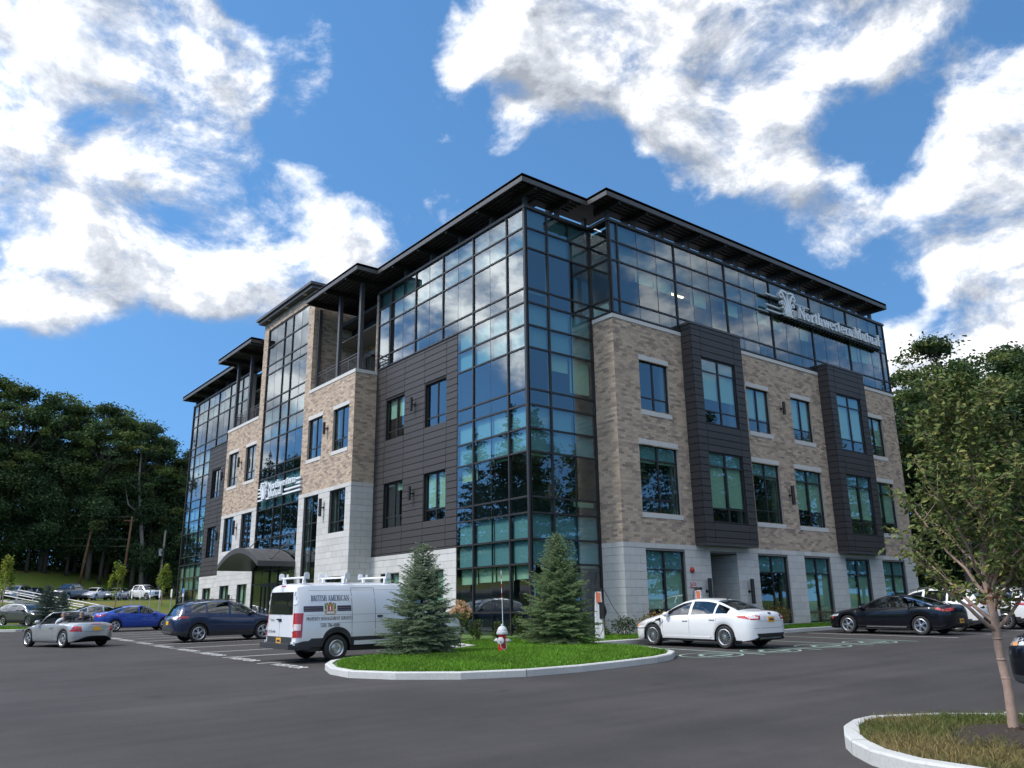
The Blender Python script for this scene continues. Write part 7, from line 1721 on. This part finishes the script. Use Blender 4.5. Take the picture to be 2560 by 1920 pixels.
def make_tree(name, H, kind, seed, nleaf, leafs, pal, barkm, trunk_r):
    r = np.random.default_rng(seed); q = random.Random(seed); pads = []
    if kind == 'locust':      # tall bare trunk, layered airy umbrella crown
        for k in range(85):
            t = q.uniform(0, 1); z = H*(.40+.57*t); rad = H*(.05+.19*(1-abs(t-.45)*1.35)); a = q.uniform(0, 6.28); d = rad*q.uniform(.25, 1); pads.append((d*math.cos(a), d*math.sin(a), z, H*q.uniform(.025, .062), H*q.uniform(.012, .032)))
        pads.append((0, 0, H*.97, H*.07, H*.03)); tt = H*.9
    elif kind == 'round':
        for k in range(26):
            t = q.uniform(0, 1); z = H*(.22+.70*t); rad = H*.30*math.sin(PI*(.15+.8*t)); a = q.uniform(0, 6.28); d = rad*q.uniform(.3, 1); pads.append((d*math.cos(a), d*math.sin(a), z, H*q.uniform(.07, .12), H*q.uniform(.05, .085)))
        tt = H*.85
    elif kind == 'pine':
        for k in range(46):
            t = (k+q.random())/46; z = H*(.10+.88*t); rad = H*.20*(1-t)**.8+.15; a = k*2.4+q.uniform(-.4, .4); d = rad*q.uniform(.45, .8); pads.append((d*math.cos(a), d*math.sin(a), z+.02*H*q.random(), rad*.55+.2, H*.012+.12))
        pads.append((0, 0, H*.985, .15, H*.03)); tt = H*.99
    elif kind == 'sapling':   # narrow ascending shoots
        for k in range(16):
            a = q.uniform(0, 6.28); t = q.uniform(0, 1); z = H*(.32+.66*t); d = H*(.24-.14*t)*q.uniform(.2, 1); pads.append((d*math.cos(a), d*math.sin(a), z, H*.055, H*.10))
        tt = H*.8
    P, k = pads_points(pads, nleaf, r); V, Q = leafquads(P, leafs, .45, r); pal = np.array(pal); padc = pal[r.integers(0, len(pal), len(pads))]; C = padc[k]*r.uniform(.7, 1.25, (nleaf, 1))
    crown = np_mesh('crown', V, Q, far_m, C); trunk = limb_tree(H, trunk_r, pads, tt, seed).mesh('trunk', barkm, smooth=True); return crown, trunk
def plant_tree(meshes, x, y, rz, s, label, group, name='tree', cat='tree', z=None):
    r = thing(name, label, cat, (x, y, (terr(x, y) if z is None else z)-.1), rz, group); r.scale = (s, s, s); link('trunk', meshes[1], r); link('crown', meshes[0], r); return r
DK = [(0.060, 0.105, 0.035), (0.074, 0.130, 0.042), (0.095, 0.150, 0.045), (0.123, 0.172, 0.045), (0.052, 0.091, 0.042), (0.154, 0.182, 0.052)]
LOC = [make_tree('locust', 24, 'locust', 31+i, 20000, .34, DK, bark_m, .34) for i in range(3)]
RND = [make_tree('broadleaf', 17, 'round', 51+i, 13000, .36, [(0.052, 0.098, 0.042), (0.070, 0.123, 0.052), (0.042, 0.081, 0.035), (0.091, 0.130, 0.047)], darkbark_m, .28) for i in range(2)]
PIN = [make_tree('pine', 20, 'pine', 71+i, 9000, .34, [(0.025, 0.049, 0.025), (0.035, 0.063, 0.032), (0.021, 0.042, 0.021)], darkbark_m, .25) for i in range(2)]
FT = [(-10, 107, 19, 1, 'r'), (-5, 107, 18, 0, 'r'), (.5, 106, 18, 1, 'r'), (4.6, 108, 19, 0, 'r'), (9.5, 106, 18, 1, 'r'), (12, 107, 17, 0, 'r'), (16.5, 105, 16, 1, 'r'), (20, 108, 18, 0, 'r'), (-8.2, 109, 26.5, 1, 'l'), (-4.5, 106.5, 25.5, 0, 'l'), (.2, 107, 25.5, 2, 'l'), (2.6, 110, 24.5, 1, 'l'), (5.8, 105, 25.5, 0, 'l'), (8.8, 108, 25, 2, 'l'), (11.6, 104.5, 24.5, 1, 'l'), (14.5, 107, 22.5, 2, 'l'), (17.2, 103.5, 20.5, 0, 'l'), (20.3, 105, 22.5, 1, 'l'), (24, 104, 23, 0, 'l'), (28, 103, 23, 2, 'l'), (-14, 112, 26, 0, 'l'), (-12, 116, 23, 1, 'l'),
      (-11, 106, 17, 0, 'r'), (-6.3, 104.8, 15, 1, 'r'), (-1.8, 104.8, 14, 0, 'r'), (3.2, 105.5, 13, 1, 'r'), (7.2, 104, 15.5, 0, 'r'), (13, 103, 14, 1, 'r'), (15.6, 102.5, 12, 0, 'r'), (19, 102.6, 15, 1, 'r'), (22.6, 102.5, 17, 0, 'r'), (-16, 109, 17, 1, 'r'),
      (-9, 114, 21, 0, 'r'), (-2, 114, 20, 1, 'r'), (5, 113, 20, 0, 'r'), (12, 112, 19, 1, 'r'), (19, 111, 19, 0, 'r'), (26, 110, 19, 1, 'r')]
for i, (x, y, h, k, t) in enumerate(FT):
    if t == 'l': plant_tree(LOC[k], x, y, i*1.7, h/24, 'tall airy tree with bare trunk and layered crown in the wood at the far left', 'tall trees of the far wood')
    else: plant_tree(RND[k], x, y, i*2.1, h/17, 'dense dark broadleaf tree filling the far wood under the tall crowns', 'dense trees of the far wood')
# a pale dead-limbed trunk that stands out before the wood
b = MB(); b.tube([(0, 0, -.5), (-.4, 0, 6), (-1.1, 0, 11), (-1.9, 0, 16), (-2.0, 0, 21)], [.34, .28, .24, .17, .05], 8); b.tube([(-1.1, 0, 11), (-3.0, 0, 12.5), (-3.6, .2, 15), (-5.2, .2, 15.6), (-6.5, 0, 15.6)], [.16, .12, .10, .07, .03], 6); b.tube([(-1.7, 0, 14.6), (-3.0, 0, 15.4), (-4.0, 0, 16.2)], [.10, .07, .03], 6); tr = thing('dead_tree', 'pale bare trunk with a crooked side limb before the dark wood', 'tree', (12.4, 102.2, terr(12.4, 102.2))); b.build('trunk', greywood_m, tr, smooth=True)
def mass(name, pts, n, s, pal, label, hgt, m=far_m, up=.3):
    """undergrowth nobody could count, one object"""
    P = np.zeros((n, 3)); k = nrg.integers(0, len(pts)-1, n); t = nrg.uniform(0, 1, n); A = np.array(pts)
    P[:, :2] = A[k]*(1-t[:, None])+A[k+1]*t[:, None]+nrg.normal(0, 1, (n, 2))*np.array((1.6, 1.2)); h = hgt*(.6+.4*np.sin(P[:, 0]*.9)*np.sin(P[:, 0]*.37+1)); P[:, 2] = np.array([terr(x, y) for x, y in P[:, :2]])+nrg.uniform(0, 1, n)*h
    V, Q = leafquads(P, s, up); C = np.array(pal)[nrg.integers(0, len(pal), n)]*nrg.uniform(.7, 1.2, (n, 1)); tag(link(name, np_mesh(name, V, Q, m, C)), label, 'undergrowth', kind='stuff')
mass('undergrowth', [(-22, 107.5), (-6, 107), (8, 112), (22, 118), (34, 124)], 60000, .40, DK[:3]+[(.06, .085, .025)], 'dark tangled undergrowth along the foot of the far wood', 9)
# wood beyond the right end
RT = [(39, 5, 14, 'r', 0), (52, -1, 15, 'r', 1), (57, -6, 16, 'r', 0), (62, -12, 16, 'r', 1), (66, -18, 17, 'r', 0), (46, -1, 13, 'r', 1), (33, -1.2, 17.5, 'l', 0), (37.5, -.8, 16.2, 'l', 1), (36, -4.6, 14.5, 'r', 0), (42.5, -2.2, 17.8, 'l', 2), (46.5, -.6, 19.5, 'l', 0), (44.8, -6.2, 15, 'r', 1), (50.5, -4.5, 20, 'l', 1), (49.5, -9.5, 17.5, 'r', 0), (55, -8, 20, 'l', 2), (40, 3, 17, 'r', 1), (54, 2, 19, 'r', 0), (47, 6, 18, 'l', 2), (58, -14, 19, 'r', 1), (41, -8, 9, 'r', 0), (60, -2, 19, 'r', 1), (33.5, 4.5, 15, 'r', 0), (35, -2.5, 8, 'r', 1)]
for i, (x, y, h, t, k) in enumerate(RT):
    if t == 'l': plant_tree(LOC[k], x, y, i*1.3, h/24, 'tall feathery tree standing beyond the right end of the building', 'tall trees beyond the right end')
    else: plant_tree(RND[k], x, y, i*1.9, h/17, 'dense dark tree standing beyond the right end of the building', 'dense trees beyond the right end')
mass('thicket', [(32, 3), (38, 1), (46, -2), (56, -8), (66, -16), (74, -24)], 40000, .34, DK[:3], 'dark thicket under the trees beyond the right end', 8)
b = MB(); b.tube([(0, 0, 0), (.3, .2, 9), (.2, 0, 13), (.5, 0, 16.6)], [.22, .16, .10, .03], 7)
for p in (((.2, 0, 12.8), (-1.6, .6, 14.4), (-3.2, 1.0, 15.2)), ((.2, 0, 11.2), (-1.5, .5, 12.2), (-3.6, .8, 12.8)), ((.2, 0, 13.5), (1.6, -.4, 15), (3.0, -.6, 15.8))): b.tube(p, [.07, .045, .015], 5)
tr = thing('dead_tree', 'bare topped tree wrapped in creeper poking above the right wood', 'tree', (36.2, -.6, terr(36, -.6))); b.build('trunk', darkbark_m, tr, smooth=True)
P, k = pads_points([(.2, 0, 14.6, .9, 1.2), (.6, -.3, 13.4, 1.1, 1.3), (-.3, .3, 15, .7, .6)], 1600); V, Q = leafquads(P, .26, .3); link('creeper', np_mesh('creeper', V, Q, far_m, np.array([(.05, .055, .02), (.08, .06, .022), (.035, .05, .018)])[nrg.integers(0, 3, 1600)]), tr)
# trees across the car park that the glass mirrors
for i, (y, h) in enumerate([(34, 17), (41, 21), (47, 18), (53, 23), (59, 19), (65, 22), (71, 17), (77, 21), (84, 23), (91, 18), (99, 21), (108, 23), (118, 20), (128, 22)]): plant_tree(PIN[i % 2] if i % 4 else RND[i % 2], -40-(i*5 % 7), y, i*1.1, h/(20 if i % 4 else 17), 'tall tree on the far side of the car park, mirrored in the long glass side', 'mirrored trees')
for i, (x, h) in enumerate([(36, 20), (43, 24), (49, 20), (55, 25), (61, 22), (67, 26), (74, 22), (80, 25), (87, 23), (95, 27), (104, 24), (113, 26), (122, 23), (131, 26), (140, 25)]): plant_tree(PIN[i % 2] if i % 3 else RND[i % 2], x, -46-(i*5 % 6), i*1.1, h/(20 if i % 3 else 17), 'tall tree on the near side of the car park, mirrored in the short side', 'mirrored trees')
# lime green saplings
SAP = [make_tree('sapling', 4.6, 'sapling', 91+i, 1300, .20, [(.26, .30, .035), (.22, .28, .04), (.30, .31, .05), (.17, .24, .035)], palebark_m, .05) for i in range(2)]
for i, (x, y, s) in enumerate(((-8.9, 64, .95), (1.0, 66.2, .95), (6.4, 69.8, .92))): plant_tree(SAP[i % 2], x, y, i*2, s, ['lime green young tree at the left edge of the photo on the grass bank', 'lime green young tree before the grey sedans of the upper lot', 'lime green young tree right before the white pickup of the upper lot'][i], 'lime green young trees', 'young_tree')
# spruces
def spruce(H, Rad, seed, tint, nw=24, dens=13, bottom=.10):
    r = np.random.default_rng(seed); q = random.Random(seed); A0 = []; A1 = []; tipf = []; wood = MB(); wood.tube([(0, 0, -.15), (0, 0, H*.5), (0, 0, H*.99)], [.055*H/3, .035*H/3, .006], 8)
    for w in range(nw):
        t = (w+q.uniform(-.3, .3))/nw; t = max(0, t); z = H*(bottom+(.97-bottom)*t); Lb = Rad*(1-t)**.80*q.uniform(.92, 1.08)+.05; nb = max(5, int(14-7*t))
        if t < .06: Lb *= .86
        a0 = q.uniform(0, 6.28)
        for k in range(nb):
            a = a0+6.283*k/nb+q.uniform(-.25, .25); L = Lb*q.uniform(.68, 1.12); up = -.30+.95*t+q.uniform(-.08, .08); d = Vector((math.cos(a), math.sin(a), 0)); sd = Vector((-math.sin(a), math.cos(a), 0)); n = max(3, int(L/.075)); pts = []
            for i in range(n+1): f = i/n; pts.append(d*(L*f)+Vector((0, 0, z+L*(up*f+.16*f*f*(1 if t < .7 else 1.6)-(.10*f if t < .4 else 0)))))
            wood.tube([pts[0], pts[n//2], pts[-1]], [.013, .009, .004], 4, cap=False)
            for i in range(max(1, n//5), n): A0.append(pts[i]); A1.append(pts[i+1]); tipf.append(i/n)
            for i in range(max(1, n//5), n+1):
                f = i/n; tl = min(.26, L*.42*(1.12-f)+.035)
                for s in (1, -1):
                    v = (sd*s*.78+d*.62+Vector((0, 0, q.uniform(-.28, .10)))).normalized()*tl*q.uniform(.7, 1.15); e = pts[i]+v
                    m = max(1, int(tl/.075))
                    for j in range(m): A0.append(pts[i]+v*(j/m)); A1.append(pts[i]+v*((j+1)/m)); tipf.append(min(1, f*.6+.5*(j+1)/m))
                    if tl > .14:
                        for s2 in (1, -1):
                            vv = (v.normalized()*.7+sd.cross(v.normalized())*.2*s2+d*.4*s2+Vector((0, 0, -.12))).normalized()*tl*.42; p0 = pts[i]+v*.5; A0.append(p0); A1.append(p0+vv); tipf.append(min(1, f*.6+.4))
    for k in range(10): A0.append(Vector((0, 0, H*(.90+.01*k)))); A1.append(Vector((0, 0, H*(.91+.01*k)))); tipf.append(.9)
    A0 = np.array([tuple(p) for p in A0]); A1 = np.array([tuple(p) for p in A1]); tf = np.array(tipf); m = dens; N_ = len(A0)*m; i = np.repeat(np.arange(len(A0)), m); ax = A1-A0; ln = np.linalg.norm(ax, axis=1)[:, None]; axn = ax/np.maximum(ln, 1e-5)
    base = A0[i]+ax[i]*r.uniform(0, 1, (N_, 1)); rd = r.normal(0, 1, (N_, 3)); rd -= axn[i]*(rd*axn[i]).sum(1)[:, None]; rd /= np.linalg.norm(rd, axis=1)[:, None]; rd[:, 2] = rd[:, 2]*.8+.15
    nl = r.uniform(.030, .050, (N_, 1)); tip = base+(rd*.8+axn[i]*.65)*nl; wd = np.cross(rd, axn[i])*.0062; V = np.stack([base-wd, base+wd, tip], 1).reshape(-1, 3); Q = np.arange(3*N_).reshape(-1, 3)
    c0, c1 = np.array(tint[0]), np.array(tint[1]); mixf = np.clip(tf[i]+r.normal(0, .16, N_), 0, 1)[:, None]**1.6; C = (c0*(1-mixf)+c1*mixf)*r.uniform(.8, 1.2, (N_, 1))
    return np_mesh('needles', V, Q, needle_m, C, 3), wood.mesh('trunk', darkbark_m, smooth=True)
def plant_spruce(ms, x, y, z, label, s=1, g='spruces on the grass island'):
    o = thing('spruce', label, 'spruce', (x, y, z), 0, g); o.scale = (s, s, s); link('trunk', ms[1], o); link('needles', ms[0], o)
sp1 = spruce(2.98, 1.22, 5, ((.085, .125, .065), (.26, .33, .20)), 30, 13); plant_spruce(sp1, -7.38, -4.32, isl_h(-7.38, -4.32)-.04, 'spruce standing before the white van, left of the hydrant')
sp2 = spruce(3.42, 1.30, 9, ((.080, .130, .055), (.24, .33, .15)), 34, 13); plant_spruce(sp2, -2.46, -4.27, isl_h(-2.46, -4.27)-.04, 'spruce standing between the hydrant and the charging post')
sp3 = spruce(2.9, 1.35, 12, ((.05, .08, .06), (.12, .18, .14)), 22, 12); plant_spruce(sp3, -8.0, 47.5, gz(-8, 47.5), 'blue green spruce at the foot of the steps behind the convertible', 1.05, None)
plant_spruce(sp3, -5.2, 57.5, terr(-5.2, 57.5), 'small spruce beside the steps on the grass bank', .8, None)
# young broadleaf tree on the corner bed
def young_tree():
    q = random.Random(23); x0, y0 = TREE0; z0 = br_h(x0, y0); r = thing('young_tree', 'young broadleaf tree with pinkish trunk on the dry grass bed at the right', 'tree', (x0, y0, z0)); b = MB()
    sr = Vector((math.cos(YAW), -math.sin(YAW), 0)); fw = Vector((math.sin(YAW), math.cos(YAW), 0))
    tp = [Vector((0, 0, -.1)), Vector((0, 0, .02))]+[sr*a+fw*c+Vector((0, 0, z)) for a, c, z in ((.01, .0, .45), (-.01, .02, .86), (.0, .02, 1.2), (-.02, .04, 1.55), (.01, 0, 1.95), (.02, -.02, 2.4), (.0, 0, 2.85), (-.01, .02, 3.3), (.0, .02, 3.66))]
    rad = [.068, .056, .047, .044, .042, .036, .030, .025, .018, .011, .005]; b.tube(tp, rad, 12)
    def at(t): s = t*(len(tp)-2)+1; i = min(len(tp)-2, int(s)); return tp[i].lerp(tp[i+1], s-i)
    for z, s in ((.55, 1.3), (.75, 1.25), (1.0, 1.3)):    # knots on the trunk
        p = at((z)/3.66*.93); b.tube([p-Vector((0, 0, .012)), p, p+Vector((0, 0, .012))], [.046, .0485, .045], 12)
    ends = []
    for k in range(34):
        t = .24+.70*(k+q.random())/34; p = at(t); a = k*2.4+q.uniform(-.5, .5); zz = (t-.24)/.7; L = (1.42-.95*zz)*q.uniform(.70, 1.2)*(1 if zz > .08 else .8); el = R(q.uniform(38, 58)); d = Vector((math.cos(a)*math.cos(el), math.sin(a)*math.cos(el), math.sin(el)))
        pts = [p]; 
        for i in range(1, 7): f = i/6; pts.append(p+d*(L*f)+Vector((q.gauss(0, .02), q.gauss(0, .02), .10*L*f*f-.06*L*f)))
        r0 = .006+.017*(1-zz); b.tube(pts, [r0*(1-.8*i/6)+.002 for i in range(7)], 6, cap=False)
        ends += [(pts[i], d) for i in (3, 4, 5, 6)]
        for i in (2, 3, 4, 5, 6):
            for s in range(2):
                v = (d*.5+Vector((q.gauss(0, .7), q.gauss(0, .7), q.uniform(-.1, .7)))).normalized()*L*q.uniform(.16, .36); e = pts[i]+v; b.tube([pts[i], pts[i]+v*.55+Vector((0, 0, .01)), e], [.005, .0035, .002], 4, cap=False); ends += [(e, v), (pts[i]+v*.65, v), (pts[i]+v*.35, v)]
    b.build('trunk', palebark_m, r, smooth=True)
    pal = [(0.115, 0.159, 0.041), (0.081, 0.124, 0.032), (0.151, 0.182, 0.049), (0.189, 0.200, 0.057), (0.101, 0.135, 0.041), (0.257, 0.250, 0.074), (0.068, 0.105, 0.030), (0.135, 0.159, 0.046)]; red = [(.19, .075, .035), (.15, .085, .04)]
    def leaf(col, curl):
        m = MB(); m.col = col; w = .24; pr = [(0, 0, 0), (.3, w, .05*curl), (.7, w*.8, -.06*curl), (1, 0, -.22*curl)]
        for s in (1, -1):
            q4 = [(pr[0][0], 0, 0), (pr[1][0], s*pr[1][1], pr[1][2]+.06), (pr[2][0], s*pr[2][1], pr[2][2]+.05), (1, 0, pr[3][2]), (.5, 0, -.03*curl)]
            m.poly([q4[0], q4[1], q4[4]]); m.poly([q4[1], q4[2], q4[4]]); m.poly([q4[2], q4[3], q4[4]])
        return m
    L_ = []
    for e, d in ends:
        for k in range(q.choice((4, 5, 6, 7, 8))):
            p = e+Vector((q.gauss(0, .045), q.gauss(0, .045), q.gauss(0, .04))); v = Vector((q.gauss(0, 1), q.gauss(0, 1), q.gauss(-.25, .5))).normalized(); s = q.uniform(.055, .092); hh = (p.z-.6)/3; col = q.choice(pal); 
            if (p-Vector((.02, .0, 1.5))).length < .35 and q.random() < .35: col = q.choice(red)
            L_.append((p, v, s, q.uniform(0, 6.28), col, q.uniform(.4, 1.6)))
    wp = Vector((x0, y0, z0)); L_.sort(key=lambda l: (wp+l[0]-CAM).length); V = []; F = []; C = []; lm = [leaf(pal[i % len(pal)], .6+.2*(i % 4)).mesh('leaf', leaf_m) for i in range(8)]
    base = [leaf((1, 1, 1), c) for c in (.5, .9, 1.4)]; rv = [[Vector(p) for p in m.v] for m in base]
    for i, (p, v, s, sp, col, cu) in enumerate(L_):
        Mx = v.to_track_quat('X', 'Z').to_matrix() @ Matrix.Rotation(sp, 3, 'X')
        if i < 300: o = link('leaf', lm[i % 8], r, p); o.rotation_euler = Mx.to_euler(); o.scale = (s, s, s); continue
        k = i % 3; bs = len(V); V += [tuple(p+Mx @ (u*s)) for u in rv[k]]; F += [tuple(j+bs for j in f) for f in base[k].f]; C += [col]*len(base[k].f)
    tag(link('leaf', np_mesh('leaf', V, F, leaf_m, np.array(C)*nrg.uniform(.8, 1.2, (len(C), 1)), 3), r), kind='stuff')
young_tree()
# shrubs
def shrub_mesh(pads, n, s, pal, up=.2, seed=1):
    r = np.random.default_rng(seed); P, k = pads_points(pads, n, r); V, Q = leafquads(P, s, up, r); C = np.array(pal)[r.integers(0, len(pal), n)]*r.uniform(.7, 1.25, (n, 1)); return np_mesh('leaves', V, Q, leaf_m, C)
def stems(n, h, sp, seed, m=bark_m):
    q = random.Random(seed); b = MB()
    for k in range(n): a = q.uniform(0, 6.28); d = sp*q.uniform(.3, 1); b.tube([(0, 0, -.05), (d*.5*math.cos(a), d*.5*math.sin(a), h*.5), (d*math.cos(a), d*math.sin(a), h)], [.012, .008, .003], 4)
    return b.mesh('stems', m)
HED = [shrub_mesh([(q_.gauss(0, .14), q_.gauss(0, .14), .18+.055*k, .13, .16) for k in range(8)], 1500, .06, [(.035, .065, .014), (.05, .085, .018), (.075, .11, .024), (.028, .05, .012)], -.2, 3+i) for i, q_ in enumerate((random.Random(1), random.Random(2), random.Random(3)))]
st_h = stems(10, .55, .22, 4)
HP = [(-3.3, 4.0), (-3.0, 3.1), (-2.7, 2.2), (-2.4, 1.3), (-2.1, .5), (-1.75, -.3), (-1.3, -1.0), (-.6, -1.35), (.2, -1.5), (1.0, -1.6), (1.8, -1.7)]
for i, (x, y) in enumerate(HP):
    r = thing('shrub', 'low green upright shrub in the row under the corner glass', 'shrub', (x, y, isl_h(x, y)-.03), i*1.1, 'low shrubs under the corner glass'); r.scale = (1, 1, 1.02+.14*math.sin(i*2.3)); link('stems', st_h, r); link('leaves', HED[i % 3], r)
def bush(x, y, s, pal, label, n=900, seed=5, leafs=.06):
    pads = [(.22*math.cos(k*2.4), .22*math.sin(k*2.4), .28+.05*(k % 4), .22, .2) for k in range(8)]; r = thing('bush', label, 'bush', (x, y, isl_h(x, y)-.03)); r.scale = (s, s, s); link('stems', stems(9, .5, .3, seed), r); link('leaves', shrub_mesh(pads, n, leafs, pal, .1, seed), r)
bush(2.5, -2.15, 1.15, [(.022, .045, .014), (.03, .055, .018)], 'dark green bush at the foot of the stone corner behind the charging post', seed=6)
bush(4.35, -2.0, 1.35, [(.22, .19, .04), (.14, .15, .035), (.30, .13, .04)], 'yellow and orange bush behind the bonnet of the white sedan', seed=7)
bush(11.9, -2.1, 1.5, [(.22, .15, .045), (.12, .13, .03), (.26, .17, .05)], 'tawny bush behind the boot of the white sedan', seed=8); bush(15.2, -2.3, 1.3, [(.14, .11, .075), (.18, .14, .10)], 'dry brown bush before the stone base near the black sedan', 700, 9, .04)
bush(-1.4, 31.2, 2.4, [(.45, .30, .16), (.16, .17, .05), (.40, .34, .20), (.09, .13, .03)], 'peach flowering bush between the sign posts and the bright blue sedan', 700, 10, .09)
def hydrangea():
    x, y = -4.35, -1.75; r = thing('hydrangea', 'small hydrangea tree with peach flower heads between the van and the corner glass', 'shrub', (x, y, isl_h(x, y)-.03)); q = random.Random(4); b = MB(); b.tube([(0, 0, 0), (.01, 0, .45), (0, .01, .75)], [.022, .018, .015], 7); heads = []
    for k in range(30):
        a = k*2.4; el = q.uniform(.15, 1.4); L = q.uniform(.30, .52); e = Vector((L*math.cos(a)*math.cos(el)*.95, L*math.sin(a)*math.cos(el)*.95, .82+L*math.sin(el)*1.05)); b.tube([(0, .01, .7), Vector((0, .01, .7)).lerp(e, .5)+Vector((0, 0, .05)), e], [.008, .006, .004], 4); heads.append(e)
    b.build('stem', palebark_m, r, smooth=True); link('leaves', shrub_mesh([(e.x*.8, e.y*.8, e.z-.08, .12, .10) for e in heads], 800, .075, [(.10, .15, .03), (.15, .19, .045), (.07, .11, .025), (.22, .22, .06)], .1, 4), r)
    nv = 90; u = np.random.default_rng(2).normal(0, 1, (nv, 3)); u /= np.linalg.norm(u, axis=1)[:, None]; u *= np.array((.066, .066, .085)); V, Q = leafquads(u, .036, 0.); C = np.array([(.62, .38, .22), (.68, .46, .29), (.52, .29, .17)])[np.random.default_rng(3).integers(0, 3, nv)]; me = np_mesh('flower_head', V, Q, leaf_m, C)
    for e in heads: o = link('flower_head', me, r, e+Vector((0, 0, .04))); o.scale = (q.uniform(.75, 1.15),)*3; o.rotation_euler = (q.uniform(-.5, .5), q.uniform(-.5, .5), q.uniform(0, 6))
hydrangea()
